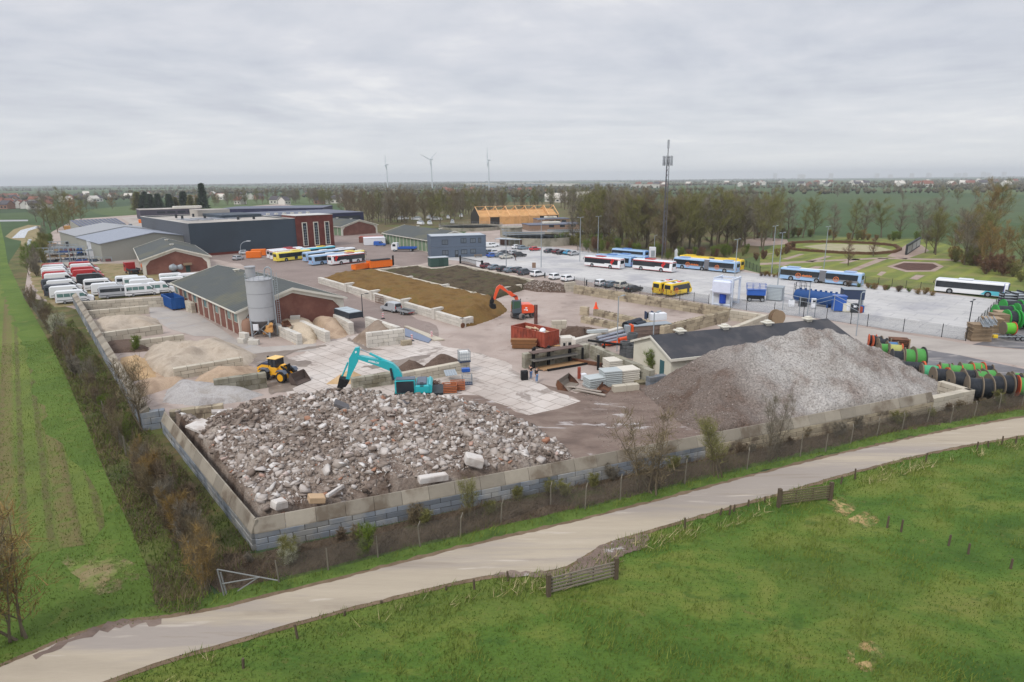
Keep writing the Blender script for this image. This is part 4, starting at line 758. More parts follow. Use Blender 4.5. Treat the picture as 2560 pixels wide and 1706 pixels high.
wl0=P('B',1450,785,1.5);wl1=P('X',1790,1060,1.5)
eo=[wl0+Vector((.6,.6,0)),wl1+Vector((.3,.7,0)),P('X',1960,1150),P('C',1230,1465),P('C',1300,1430),P('C',1360,1385),P('C',1300,1320),P('C',1150,1250,1.3)+Vector((-.4,-.4,0)),P('C',160,1012,1.3)+Vector((-.4,-.4,0)),P('B',1560,765,1.3)]
oe,ohz,obb,_=heap('earth_heap','long flat topped heap of ochre brown earth between pale block walls',eo,[(1.35,.3),(.9,.6),(0,.7),(0,.7),(0,.7),(0,.7),(0,.7),(1.2,.35),(1.1,.3),(.3,.6)],None,soil_o,.5,.34,.4,cap=2.2,seed=23)
bo=[P('C',175,1015,1.3)+Vector((.5,0,0)),P('C',1145,1250,1.3)+Vector((.5,.5,0)),P('C',1490,1150,1.3)+Vector((0,.6,0)),P('C',1585,1105,1.4)+Vector((-.3,-.3,0)),P('C',900,968,1.4)+Vector((0,-.6,0)),P('C',690,1008,1.3),P('C',540,975,1.3)+Vector((0,-.4,0))]
heap('soil_heap','flat topped heap of nearly black soil with weeds beside the car row',bo,[(1.0,.3),(.8,.3),(.5,.4),(1.1,.3),(1.1,.3),(1.0,.3),(1.0,.3)],None,soil_k,.5,.3,.4,cap=1.5,seed=25)
so_,shz,sbb,_=heap('stone_heap','heap of broken stones between the black soil and the block pier',qp('C',[(1480,1190),(1620,1215),(1890,1225),(1890,1150),(1640,1120)]),[(0,.7),(0,.7),(1.2,.6),(1.5,.6),(.6,.7)],[(rd('C',1600,1110,1.8),rd('C',1800,1130,2.0),.6)],soil_d,.4,.2,.6)
st=scatter('stones',5000,shz,sbb,rub_m,(.2,.7),(.0,.75),2.5);stuff(st,'broken stones on the heap beside the block pier','stones')
mo,mhz,mbb,_=heap('mud_heap','clumpy muddy heap behind the red container',qp('F',[(735,720),(880,735),(1060,690),(1140,650),(1000,620),(800,610)]),[(.6,.7),(1.4,.6),(.6,.7),(0,.8),(.5,.8),(1,.8)],[(rd('F',800,620,1.7),rd('F',960,620,1.9),.5)],soil_d,.35,.5,.8,seed=27)
bay('low brown compost strip beside the right hand soil mound','J',[(1240,760),(1500,740),(1560,700),(1300,690)],E6(4),None,soil_d,cap=.3,name='soil_heap')
st=scatter('gravel_spill',5000,lambda x,y:.06,(P('F',1000,1400).x,P('Q',1300,1200).y,P('Q',1700,960).x,P('Q',1500,960).y),rub_m,(.05,.22),(.1,.7),3.0,where=lambda x,y:y>37.7+(x+17.2)*.402+1.2);stuff(st,'small stones strewn over the muddy yard floor','stones')
RG.update(E1=(1210,700,.07016),E2=(840,860,.1105),E3=(600,880,.0765),E4=(1440,600,.119),E5=(660,590,.1445))
def PV(k,x,y,p0,hd,off_=0.0):
 """pixel -> (along, height) in the vertical plane through p0 with heading hd, shifted off_ to its left"""
 a,b,c=RG[k];r=Vector(ray(a+x*c,b+y*c));n=Vector((-math.sin(hd),math.cos(hd),0));q0=Vector((p0[0],p0[1],0))+n*off_
 t_=(q0-Vector((0,0,HCAM))).dot(n)/r.dot(n);w_=Vector((0,0,HCAM))+r*t_
 return((w_-q0).dot(Vector((math.cos(hd),math.sin(hd),0))),w_.z)
def paint(name,col,rough=.35):return mat('paint_'+name,col,rough,.03,.5,spec=.5,coat=.3)
pw,pr,pdg,pbk,psl,pbl,pcy,pyl,por=(paint('white',s(226,228,230)),paint('red',s(178,40,44)),paint('dark_grey',s(70,74,82)),paint('black',s(34,36,40)),paint('silver',s(170,174,178)),paint('blue',s(34,88,172)),paint('cyan',s(70,158,196)),paint('yellow',s(236,200,44)),paint('orange',s(232,110,34)))
pgb,pmr,pbe,plb=paint('grey_blue',s(112,128,140)),paint('maroon',s(98,44,52)),paint('beige_silver',s(190,188,178)),paint('bus_light_blue',s(150,182,216))
tyre_m=mat('tyre',s(44,44,46),.9,.1);rim_m=mat('rim',s(140,144,148),.4,.1,metal=.3)
plastic=mat('dark_plastic',s(48,50,54),.8,.08);glass_v=mat('glass_vehicle',s(40,46,52),.1,.05,spec=.8)
lampr=mat('lamp_red',s(176,36,30),.3,.05);lampw=mat('lamp_clear',s(214,218,222),.2,.05);lampo=mat('lamp_orange',s(240,140,30),.3,.05)
_wm={}
def wheel(root,x,y,r=.33,w=.22,rim=None,tm=None):
 key=(r,w,(rim or rim_m).name,(tm or tyre_m).name)
 sgn=1 if y>0 else-1
 if key not in _wm:
  a=MB();a.lathe([(r*.8,-w/2),(r,-w/2+.04),(r,w/2-.04),(r*.8,w/2)],14,ax='y');o=a.build('wheel',tm or tyre_m,root,True)
  a=MB();a.lathe([(r*.3,-w/2-.02),(r*.66,-w/2-.012),(r*.66,w/2+.012),(r*.3,w/2+.02)],12,ax='y');q=a.build('rim',rim or rim_m,o)
  _wm[key]=(o.data,q.data)
 else:
  o=bpy.data.objects.new('wheel',_wm[key][0]);S.collection.objects.link(o);o.parent=root
  q=bpy.data.objects.new('rim',_wm[key][1]);S.collection.objects.link(q);q.parent=o
 o.location=(x,y,r)
 return o
def body4(prof,hw,tumble=.0,zt=1.0,ins=.07,z0=0):
 """side profile (x, z) lofted across the width with rounded edges; width narrows above zt by tumble per metre"""
 def yw(z):return hw-max(0,z-zt)*tumble
 cx=sum(p[0]for p in prof)/len(prof);cz=sum(p[1]for p in prof)/len(prof)
 L_=max(abs(p[0]-cx)for p in prof)
 def shr(p):return(p[0]-math.copysign(min(ins,abs(p[0]-cx)),p[0]-cx)*.8,p[1]-math.copysign(min(ins,abs(p[1]-cz)),p[1]-cz)*.8)
 r=[]
 for sg,fn,dy in((-1,shr,0),(-1,lambda p:p,ins),(1,lambda p:p,ins),(1,shr,0)):
  r.append([(fn(p)[0],sg*(yw(p[1])-dy),fn(p)[1])for p in prof])
 return r,yw
def sidepoly(mb,pts,yw,sides=(-1,1),e=.012):
 for sg in sides:
  vs=[(x,sg*(yw(z)+e),z)for x,z in pts];mb.add(vs+[(x,sg*(yw(z)-.03),z)for x,z in pts],[tuple(range(len(pts)))]+[(i,(i+1)%len(pts),len(pts)+(i+1)%len(pts),len(pts)+i)for i in range(len(pts))])
def lights(root,xf,xr,y,zf,zr,h=.14,w_=.3,hr=.2):
 for sg in(-1,1):
  a=MB();a.box(xf-.12,sg*y-w_/2,zf,xf+.02,sg*y+w_/2,zf+h,bev=.02);a.build('headlight',lampw,root)
  a=MB();a.box(xr-.02,sg*y-.08,zr,xr+.1,sg*y+.08,zr+hr,bev=.02);a.build('taillight',lampr,root)
def bump2(root,*bs):
 for q in bs:g=MB();g.box(*q,bev=.02);g.build('bumper',plastic,root)
def mk_car(name,label,cat,m,kind='hatch'):
 root=empty(name,label,cat);L_={'hatch':4.1,'sedan':4.5,'mini':3.9,'suv':4.5}[kind];h={'hatch':1.5,'sedan':1.44,'mini':1.58,'suv':1.66}[kind];f,b_=L_/2,-L_/2
 back={'hatch':[(b_+.02,.45),(b_,.85),(b_+.08,1.02),(b_+.55,h-.06)],'sedan':[(b_+.02,.45),(b_,.9),(b_+.1,1.0),(b_+.55,1.04),(b_+1.25,h-.05)],'mini':[(b_+.02,.45),(b_,.9),(b_+.06,1.0),(b_+.3,h-.08)],'suv':[(b_+.02,.5),(b_,.95),(b_+.05,1.1),(b_+.4,h-.06)]}[kind]
 prof=[(f-.05,.28),(b_+.08,.28)]+back+[(b_+1.3 if kind!='sedan' else b_+1.9,h),(.15,h),(f-1.35,.98),(f-.45,.86),(f-.08,.72),(f,.5)]
 r,yw=body4(prof,.89,.34,.9,.09);q=MB();q.loft(r);q.build('body',m,root,True)
 zt=h-.12;g=MB();bx=back[-2][0]+.25 if kind!='sedan' else b_+.85
 sidepoly(g,[(bx+.1,1.0),(bx+.42,zt),(-.15,zt),(-.15,1.0)],yw);sidepoly(g,[(-.08,1.0),(-.08,zt),(.12,zt),(f-1.5,1.0)],yw);g.build('side_window',glass_v,root)
 def slant(x0,z0_,x1,z1,nm,mt=glass_v):
  g=MB();n=Vector((z1-z0_,0,x0-x1)).normalized()*.014;n=n if(n.x>0)==(x0>0)else-n
  a_,c_=yw(z0_)-.1,yw(z1)-.1;vs=[(x0,-a_,z0_),(x0,a_,z0_),(x1,c_,z1),(x1,-c_,z1)];g.add([tuple(Vector(v)+n)for v in vs]+[tuple(Vector(v)-n)for v in vs],[(0,1,2,3),(7,6,5,4),(0,1,5,4),(1,2,6,5),(2,3,7,6),(3,0,4,7)]);g.build(nm,mt,root)
 slant(f-1.4,1.0,.2,h-.03,'windscreen');slant(back[-2][0]+.04,back[-2][1]+.04,back[-1][0]-.03,back[-1][1]-.02,'rear_window')
 for sx in(-1,1):
  for sg in(-1,1):wheel(root,sx*(L_/2-.78),sg*.80,.32,.2)
 lights(root,f-.02,b_+.0,.62,.62,.82)
 bump2(root,(f-.06,-.5,.3,f+.03,.5,.5),(b_-.03,-.7,.3,b_+.06,.7,.48))
 for sg in(-1,1):g=MB();g.box(f-1.6,sg*.98-.1,.95,f-1.45,sg*.98+.1,1.08,bev=.03);g.build('mirror',m,root)
 return root
def mk_van(name,label,cat,m,win='teal'):
 root=empty(name,label,cat);L_=6.7;f,b_=L_/2,-L_/2
 prof=[(f-.1,.3),(b_+.05,.32),(b_,.6),(b_+.03,1.2),(b_+.12,2.52),(b_+.35,2.68),(f-2.2,2.68),(f-1.85,2.52),(f-1.0,1.5),(f-.4,1.22),(f-.05,1.0),(f,.6)]
 r,yw=body4(prof,1.0,.075,1.0,.1);q=MB();q.loft(r);q.build('body',m,root,True)
 g=MB();gm={'teal':glass_t,'dark':glass_v,'none':glass_v}[win]
 if win=='teal':
  for x in(-2.9,-1.75,-.6):sidepoly(g,[(x,1.45),(x,2.15),(x+1.05,2.15),(x+1.05,1.45)],yw)
 elif win=='dark':sidepoly(g,[(-2.95,1.45),(-2.95,2.15),(.75,2.15),(.75,1.45)],yw)
 sidepoly(g,[(.95,1.4),(.95,2.1),(1.55,2.1),(2.25,1.42)],yw);g.build('side_window',gm,root)
 g=MB();y0,y1=yw(1.5)-.1,yw(2.5)-.1;g.add([(f-.98,-y0,1.52),(f-.98,y0,1.52),(f-1.8,y1,2.49),(f-1.8,-y1,2.49),(f-1.1,-y0,1.5),(f-1.1,y0,1.5),(f-1.9,y1,2.45),(f-1.9,-y1,2.45)],[(0,1,2,3),(7,6,5,4),(0,1,5,4),(1,2,6,5),(2,3,7,6),(3,0,4,7)]);g.build('windscreen',glass_v,root)
 g=MB();g.box(b_-.01,-.8,1.5,b_+.1,-.05,2.2);g.box(b_-.01,.05,1.5,b_+.1,.8,2.2);g.build('rear_window',glass_v,root)
 bump2(root,(b_-.05,-.9,.35,b_+.1,.9,.6),(f-.25,-.9,.3,f+.04,.9,.62))
 g=MB();sidepoly(g,[(b_+1.6,.32),(b_+1.6,.5),(f-1.5,.5),(f-1.5,.32)],yw,e=.03);sidepoly(g,[(b_+.3,.75),(b_+.3,.85),(f-1.3,.85),(f-1.3,.75)],yw,e=.02);g.build('side_trim',plastic,root)
 for x in(-1.75,2.25):
  for sg in(-1,1):wheel(root,x,sg*.9,.35,.24)
 lights(root,f-.12,b_-.0,.72,.85,.75,.25,.34,.75)
 for sg in(-1,1):g=MB();g.box(2.0,sg*1.16-.13,1.35,2.15,sg*1.16+.13,1.8,bev=.03);g.build('mirror',plastic,root)
 return root
def graphic4(root,x,z,yw,side,mt,nm='emblem'):
 g=MB();sg=side
 for(x0,z0,x1,z1)in[(.55,.1,.0,.75),(.0,.75,.5,1.3),(.5,1.3,.62,.1),(-.1,.72,.9,.62),(.9,.62,.95,.1),(.95,.1,.5,.25),(.55,.5,.5,-.35),(.5,-.35,.9,.2)]:
  a,b_=Vector((x-sg*x0*-1,sg*(yw(z)+.02),z+z0)),Vector((x+sg*x1,sg*(yw(z)+.02),z+z1));g.tube(a,b_,.09,n=4)
 g.build(nm,mt,root)
def graphicU(root,x,z,yw,side,mt,bars=True):
 g=MB();n=20;y=side*(yw(z)+.015)
 for i in range(n):a,b_=2*PI*i/n,2*PI*(i+1)/n;g.tube((x+.55*math.cos(a),y,z+.55*math.sin(a)),(x+.55*math.cos(b_),y,z+.55*math.sin(b_)),.07,n=4)
 for sx in(-.17,.17):g.tube((x+sx,y,z+.25),(x+sx,y,z-.12),.075,n=4)
 g.tube((x-.17,y,z-.14),(x+.17,y,z-.14),.075,n=4);g.build('emblem',mt,root)
org=mat('decal_orange',s(232,128,60),.6);redd=mat('decal_red',s(226,48,44),.6)
def mk_bus(name,label,body_m,roof_m=None,low_m=None,L_=12.0,artic=False,pod=None,stripe=None,emblem=None,tail=None,cat='bus',group='buses on the estate',doors=1,seg2=None):
 """front at +x; nearside doors on -y side"""
 root=empty(name,label,cat,group=group);f,b_=L_/2,-L_/2;hw=1.27;H_=2.95;roof_m=roof_m or body_m;low_m=low_m or body_m
 yw=lambda z:hw-max(0,z-1.2)*.05
 def ring(x,z0,z1,d=0):return[(x,-yw(z0)+d,z0),(x,-yw(z1-.25)+d,z1-.22),(x,-yw(z1)+.2+d,z1),(x,yw(z1)-.2-d,z1),(x,yw(z1-.25)-d,z1-.22),(x,yw(z0)-d,z0)]
 segs=[(b_,f)]if not artic else[(b_,b_+L_*.42),(b_+L_*.42+1.4,f)]
 for a,c_ in segs:
  q=MB();q.loft([ring(a,.34,1.1,.05),ring(a+.1,.32,1.15),ring(c_-.12,.32,1.15),ring(c_,.36,1.1,.06)])if 0 else q.loft([ring(a,.36,H_-.12,.08),ring(a+.14,.32,H_),ring(c_-.2,.32,H_),ring(c_-.03 if c_==f else c_,.36,H_-.18,.1)])
  q.build('body',body_m,root,True)
 g=MB()
 if artic:
  a,c_=segs[0][1],segs[1][0];n=7
  for i in range(n):
   x0=a+(c_-a)*i/n;x1=x0+(c_-a)/n;g.loft([ring(x0,.5,H_-.1,.1),ring((x0+x1)/2,.45,H_-.02,.02),ring(x1,.5,H_-.1,.1)])
  g.build('bellows',mat('bellows_grey',s(124,124,128),.9),root)
 wins=MB();lo_=MB()
 for a,c_ in segs:
  x0=a+(.75 if a==b_ else.05);x1=c_-(.15 if c_==f else.05);sidepoly(wins,[(x0,1.22),(x0-.1,2.5),(x1,2.5),(x1,1.22)],yw)
  if low_m!=body_m:sidepoly(lo_,[(a+.12,.40),(a+.12,1.2),(c_-.12,1.2),(c_-.12,.40)],yw,e=.008)
 wins.build('side_window',glass_v,root)
 if lo_.v:lo_.build('lower_panel',low_m,root)
 g=MB()
 for a,c_ in segs:
  k=a+1.7
  while k<c_-.5:
   sidepoly(g,[(k,1.24),(k,2.48),(k+.06,2.48),(k+.06,1.24)],yw,e=.018);k+=1.45
 g.build('window_bars',black_m,root)
 g=MB();g.box(f-.1,-1.05,1.0,f+.02,1.05,2.6,bev=.03);g.build('windscreen',glass_v,root)
 g=MB();g.box(b_-.015,-.9,1.5,b_+.12,.9,2.45,bev=.03);g.build('rear_window',glass_v,root)
 rt=MB();rt.add([(b_+.2,-.98,H_+.004),(f-.25,-.98,H_+.004),(f-.25,.98,H_+.004),(b_+.2,.98,H_+.004)],[(0,1,2,3)]);rt.add([(b_+.2,-.98,H_+.02),(f-.25,-.98,H_+.02),(f-.25,.98,H_+.02),(b_+.2,.98,H_+.02)],[(0,1,2,3)]);rt.build('roof',roof_m,root)
 for(x,l_)in(((f-4.2,2.8),(b_+1.5,2.4))if artic else((-.2,2.6),)):
  g=MB();g.box(x,-.85,H_+.03,x+l_,.85,H_+.26,bev=.08);g.build('roof_unit',pod or roof_m,root)
 if stripe:
  g=MB();sidepoly(g,[(b_+.05,2.52),(b_+.05,2.74),(f-.1,2.74),(f-.1,2.52)],yw,e=.02);g.box(b_-.02,-1.0,2.55,b_+.1,1.0,2.75,bev=.02);g.build('stripe',stripe,root)
  g=MB();sidepoly(g,[(b_+.05,.34),(b_+.05,.42),(f-.1,.42),(f-.1,.34)],yw,e=.02);g.build('sill_stripe',stripe,root)
 for i in range(doors+1):
  x=f-1.4-i*4.6;g=MB();sidepoly(g,[(x,.42),(x,2.35),(x+1.1,2.35),(x+1.1,.42)],yw,(-1,),.022);g.build('door',glass_v,root)
 xs=[f-2.75,b_+3.1]+([f-8.6]if artic else[])
 for x in xs:
  for sg in(-1,1):
   wheel(root,x,sg*1.13,.48,.3)
  for sg in(-1,1):g=MB();g.lathe([(.60,-.01),(.60,.01)],14,(x,sg*(hw+.006),.50),'y');g.build('wheel_arch',black_m,root)
 for sg in(-1,1):
  g=MB();g.box(f-.06,sg*.95-.2,.6,f+.03,sg*.95+.2,.85,bev=.02);g.build('headlight',lampw,root)
  g=MB();g.box(b_-.03,sg*1.05-.09,.8,b_+.06,sg*1.05+.09,1.4,bev=.02);g.build('taillight',lampr,root)
  g=MB();g.tube((f-.05,sg*1.1,2.6),(f+.25,sg*1.35,2.4),.03);g.box(f+.18,sg*1.35-.06,1.9,f+.3,sg*1.35+.06,2.4,bev=.02);g.build('mirror',black_m,root)
 if tail:g=MB();sidepoly(g,[(b_+.1,.4),(b_+.1,1.22),(b_+3.6,1.22),(b_+4.4,.4)],yw,e=.015);g.build('tail_panel',tail[0],root);g=MB();g.loft([ring(b_-.01,.37,H_-.1,.06),ring(b_+.7,.34,H_+.01,-.012)]);g.build('tail_cap',tail[1],root,True)
 if emblem=='4':
  for sg in(-1,1):graphic4(root,b_+2.0,1.5,yw,sg,redd)
  g=MB();sidepoly(g,[(b_+2.6,1.20),(b_+2.9,1.42),(b_+5,1.42),(b_+5,1.2)],yw,e=.024);g.build('swoosh',body_m,root)
 if emblem=='U':
  for sg in(-1,1):
   graphicU(root,b_+5.2,1.25,yw,sg,org);graphicU(root,f-4.4,1.35,yw,sg,org)
   g=MB()
   for j in range(9):x=f-5.4-.26*j if sg>0 else f-7.4+.26*j;sidepoly(g,[(x,1.2),(x,1.55+(.15 if j in(1,4,6)else 0)),(x+.16,1.55),(x+.16,1.2)],yw,(sg,),.02)
   g.build('lettering',org,root)
 return root
def place(o,p,hd):o.location=(p[0],p[1],.05);o.rotation_euler.z=hd;return o
def nearpos(p,hd,dx,dy):return Vector((p[0]+math.cos(hd)*dx-math.sin(hd)*dy,p[1]+math.sin(hd)*dx+math.cos(hd)*dy,0))
HB=math.radians(136.5)
gp_=MT['paint_bus_light_blue'];dkl=mat('bus_grey_panel',s(134,136,140),.5);whr=mat('bus_roof_white',s(212,216,222),.6,.05)
red4=mk_bus('city_bus','white city bus with red roof edge and red emblem, left of two on the lot',pw,whr,stripe=pr,pod=pr,emblem='4',group='buses parked on the concrete lot')
def bus_at(o,k,x,y,hd,L_=12.0,rear=True):q=P(k,x,y);return place(o,nearpos(q,hd,L_/2 if rear else-L_/2,-1.27 if True else 0),hd)
bus_at(red4,'D',625,822,HB)
KID.clear();b2_=dup(red4,(0,0,0),0,'white city bus with red roof edge and red emblem, right of two on the lot');bus_at(b2_,'D',1170,858,HB)
blu=mk_bus('city_bus','blue city bus hidden furthest behind the left red and white bus',plb,plb,group='buses parked on the concrete lot',pod=paint('bus_blue',s(92,136,196)),tail=(plb,paint('bus_mid_blue',s(96,140,196))))
pb_=P('D',735,805);place(blu,nearpos(P('D',740,800),HB,6,-1.27),HB)
blu['label']='blue city bus directly behind the left red and white bus'
b3_=dup(blu,(0,0,0),0,'blue city bus, middle one behind the red and white buses');q=P('D',920,690,2.6);place(b3_,nearpos(q,HB,6.3,-.2),HB)
b4_=dup(blu,(0,0,0),0,'blue city bus standing furthest back beside the white box');q=P('D',920,625,2.8);place(b4_,nearpos(q,HB,6.3,-.2),HB)
art=mk_bus('articulated_bus','pale blue articulated bus with orange emblems in front of the yellow one',plb,whr,L_=18.0,artic=True,emblem='U',pod=paint('pod_blue',s(140,168,206)),group='buses parked on the concrete lot')
g=MB();yw_=lambda z:1.27-max(0,z-1.2)*.05
sidepoly(g,[(-8.5,.75),(-8.5,1.22),(-1.6,1.22),(-1.6,.95)],yw_,e=.011);sidepoly(g,[(.1,.9),(.1,1.22),(8,1.22),(5,1.1)],yw_,e=.011);g.build('grey_band',dkl,art)
bus_at(art,'D',1845,864,HB,18)
a2=dup(art,(0,0,0),0,'pale blue articulated bus with orange emblems behind the blue fuel tank');bus_at(a2,'T',2120,372,HB,18)
yb=mk_bus('articulated_bus','yellow articulated bus behind the pale blue one',pyl,pyl,L_=18.0,artic=True,group='buses parked on the concrete lot');bus_at(yb,'D',1890,838,HB,18)
gb=mk_bus('city_bus','white bus with turquoise and purple tail at the right edge of the lot',pw,whr,L_=12.4,group='buses parked on the concrete lot',tail=(paint('turquoise',s(84,186,204)),paint('violet_blue',s(74,78,158))))
bus_at(gb,'E',2195,1170,HB,12.4)
def mk_mini(name,label):
 root=empty(name,label,'minibus',group='yellow minibuses on the lot');f,b_=3.5,-3.5
 prof=[(f-.2,.35),(b_+.05,.4),(b_,.8),(b_+.05,2.55),(b_+.3,2.75),(f-1.2,2.75),(f-.75,2.5),(f-.25,1.4),(f,1.1),(f,.6)]
 r,yw=body4(prof,1.12,.06,1.0,.12);q=MB();q.loft(r);q.build('body',pyl,root,True)
 g=MB();sidepoly(g,[(-2.9,1.3),(-2.9,2.35),(f-1.1,2.35),(f-.5,1.3)],yw);g.build('side_window',glass_v,root)
 g=MB();sidepoly(g,[(1.7,.5),(1.7,2.4),(2.5,2.4),(2.5,.5)],yw,(-1,),.02);g.build('door',glass_v,root)
 g=MB();g.box(b_-.02,-.75,1.55,b_+.12,.75,2.4,bev=.03);g.build('rear_window',glass_v,root)
 g=MB();g.add([(b_+.3,-.8,2.76),(f-1.3,-.8,2.76),(f-1.3,.8,2.76),(b_+.3,.8,2.76)],[(0,1,2,3)]);g.build('roof',whr,root)
 for x,mm in((-1.8,glass_v),(0,redd),(1.0,glass_v)):g=MB();g.box(x,-.35,2.77,x+.7,.35,2.87,bev=.03);g.build('roof_hatch',mm,root)
 g=MB();g.add([(f-.2,-.95,1.42),(f-.2,.95,1.42),(f-.7,.9,2.48),(f-.7,-.9,2.48),(f-.35,-.95,1.4),(f-.35,.95,1.4),(f-.8,.9,2.4),(f-.8,-.9,2.4)],[(0,1,2,3),(7,6,5,4),(0,1,5,4),(1,2,6,5),(2,3,7,6),(3,0,4,7)]);g.build('windscreen',glass_v,root)
 for x in(-1.9,2.2):
  for sg in(-1,1):wheel(root,x,sg*1.0,.38,.24)
 graphicU(root,-1.9,1.25,yw,-1,org)
 for sg in(-1,1):g=MB();g.box(b_-.03,sg*.98-.07,.9,b_+.05,sg*.98+.07,1.5,bev=.02);g.build('taillight',lampr,root)
 for sg in(-1,1):g=MB();g.box(f-.1,sg*.8-.15,.75,f+.03,sg*.8+.15,.98,bev=.02);g.build('headlight',lampw,root)
 return root
hm=math.radians(38);mini=mk_mini('minibus','yellow minibus in front with its side door towards the wash gantry');place(mini,nearpos(P('D',1170,1112),hm,3.5,1.15),hm)
KID.clear();m2=dup(mini,(0,0,0),0,'yellow minibus half hidden behind the other minibus');place(m2,nearpos(P('D',1050,1094),hm,3.5,1.15),hm)
HL=math.radians(50)
def bus_l(o,k,x,y,hd=HL,L_=12.0):return place(o,nearpos(P(k,x,y),hd,L_/2,1.27),hd)
o=dup(red4,(0,0,0),0,'white bus with red emblem standing in front of the group by the brick hall','buses parked by the brick hall');bus_l(o,'E5',1185,522)
lb_=mk_bus('city_bus','light blue bus beside the white and red one by the brick hall',plb,whr,group='buses parked by the brick hall');bus_l(lb_,'E5',850,524)
KID.clear();o=dup(lb_,(0,0,0),0,'light blue bus squeezed between the yellow bus and its twin');bus_l(o,'E5',745,462)
ye=mk_bus('city_bus','yellow and dark grey bus at the left of the group by the brick hall',paint('bus_grey_yellow',s(232,212,84)),mat('roof_cream',s(214,212,190),.6),group='buses parked by the brick hall',pod=MT['paint_yellow']);bus_l(ye,'E5',235,462)
o=dup(red4,(0,0,0),0,'white and red bus behind the yellow bus, nearer one','buses parked by the brick hall');bus_l(o,'E5',175,430)
o=dup(red4,(0,0,0),0,'white and red bus at the far left end of the group','buses parked by the brick hall');bus_l(o,'E5',118,408)
def bus_roof(o,k,x,y,hd=HL,L_=12.0):return place(o,nearpos(P(k,x,y,2.9),hd,-L_/2,1.0),hd)
KID.clear();o=dup(ye,(0,0,0),0,'yellow roofed bus in the second row behind the white and red bus');bus_roof(o,'E5',1740,250)
o=dup(gb,(0,0,0),0,'bus with a long white roof in the third row by the brick hall','buses parked by the brick hall');bus_roof(o,'E5',1570,205)
tq=mk_bus('city_bus','turquoise and yellow bus furthest back against the brick front',MT['paint_turquoise'],whr,group='buses parked by the brick hall',pod=pyl);bus_roof(tq,'E5',1230,175)
KID.clear()
cars={}
proto={'hatch':mk_car('parked_car','x','car',psl,'hatch'),'sedan':mk_car('parked_car','x','car',psl,'sedan'),'mini':mk_car('parked_car','x','car',pw,'mini'),'suv':mk_car('parked_car','x','car',psl,'suv')}
used=set()
def car(kind,k,x,y,hd,m,label,group,z=.75):
 p=P(k,x,y,z);p.z=.05
 if kind in used:o=dup(proto[kind],p,hd,label,group,{'body':m,'mirror':m})
 else:
  o=proto[kind];o.location=p;o.rotation_euler.z=hd;o['label']=label;o['group']=group;used.add(kind)
  for c in kids(o):
   if c.name.split('.')[0]in('body','mirror'):c.material_slots[0].link='OBJECT';c.material_slots[0].material=m
 return o
GA,GB='cars parked along the block wall','cars parked across the car park'
h1=math.radians(42)
for kd,x,y,m,lb in[('hatch',265,682,pmr,'dark red car next to the sliding gate'),('sedan',345,695,pgb,'grey blue car second from the sliding gate'),('hatch',425,712,pbk,'black car third from the sliding gate'),('sedan',505,722,pgb,'grey car in front of the first tall lamp mast'),('hatch',580,722,pdg,'dark grey hatchback right of the first lamp mast'),('suv',640,745,pdg,'large dark car left of the white one by the wall'),('suv',765,762,pw,'white car standing alone beside the black soil heap'),('mini',940,790,pw,'white compact car with black tailgate, left of a pair on the wall side'),('mini',1060,808,pw,'white compact car with black tailgate, right of a pair above the stone heap'),('mini',1390,852,pw,'white compact car with black tailgate at the left of four cars'),('sedan',1490,862,pgb,'grey green car second of four by the wall'),('suv',1595,872,pbe,'silver white car third of four by the wall'),('sedan',1700,905,pbk,'black car last of four beside the yellow minibuses')]:
 car(kd,'S',x,y,h1 if kd!='sedan' else h1-.1,m,lb,GA)
for kd,x,y,m,lb,a in[('hatch',320,580,pbl,'bright blue car right of the site office',.5),('sedan',400,578,pgb,'grey blue car between the bright blue and the beige one',.5),('sedan',455,592,pbe,'beige silver car in front of the dark one',.55),('suv',585,575,pbk,'black car at the right end of the middle car row',.5),('hatch',300,548,pgb,'grey blue car behind the bright blue one by the office',.5),('hatch',345,548,pw,'white car tucked behind the bright blue one',.5),('sedan',440,552,pdg,'dark car behind the beige silver one',.5),('hatch',535,555,psl,'silver car hidden behind the black one',.5),('hatch',560,500,pw,'white car in front of the bicycle shed',.55),('hatch',620,506,pgb,'grey car beside the white one at the bicycle shed',.5),('hatch',735,518,pr,'bright red car standing alone at the tank wall',.6),('sedan',880,536,pdg,'dark grey car first of five along the lot edge',.75),('hatch',955,543,pmr,'dark maroon car second of five along the lot edge',.75),('sedan',1000,551,pbk,'black car third of five along the lot edge',.75),('hatch',1065,553,pcy,'turquoise blue car fourth of five along the lot edge',.75),('hatch',1115,561,psl,'grey car last of five beside the lamp mast',.7)]:
 car(kd,'S',x,y,a,m,lb,GB)
car('hatch','B',785,555,.2,psl,'silver car in front of the dark hall beside the orange containers',GB);car('hatch','A',1198,600,2.2,pgb,'grey car beside the faded metal hall',GB)
car('hatch','S',330,478,.3,pw,'white van like car at the far end by the office',GB);car('hatch','B',718,605,1.3,psl,'small silver van seen from behind near the orange containers',GB)
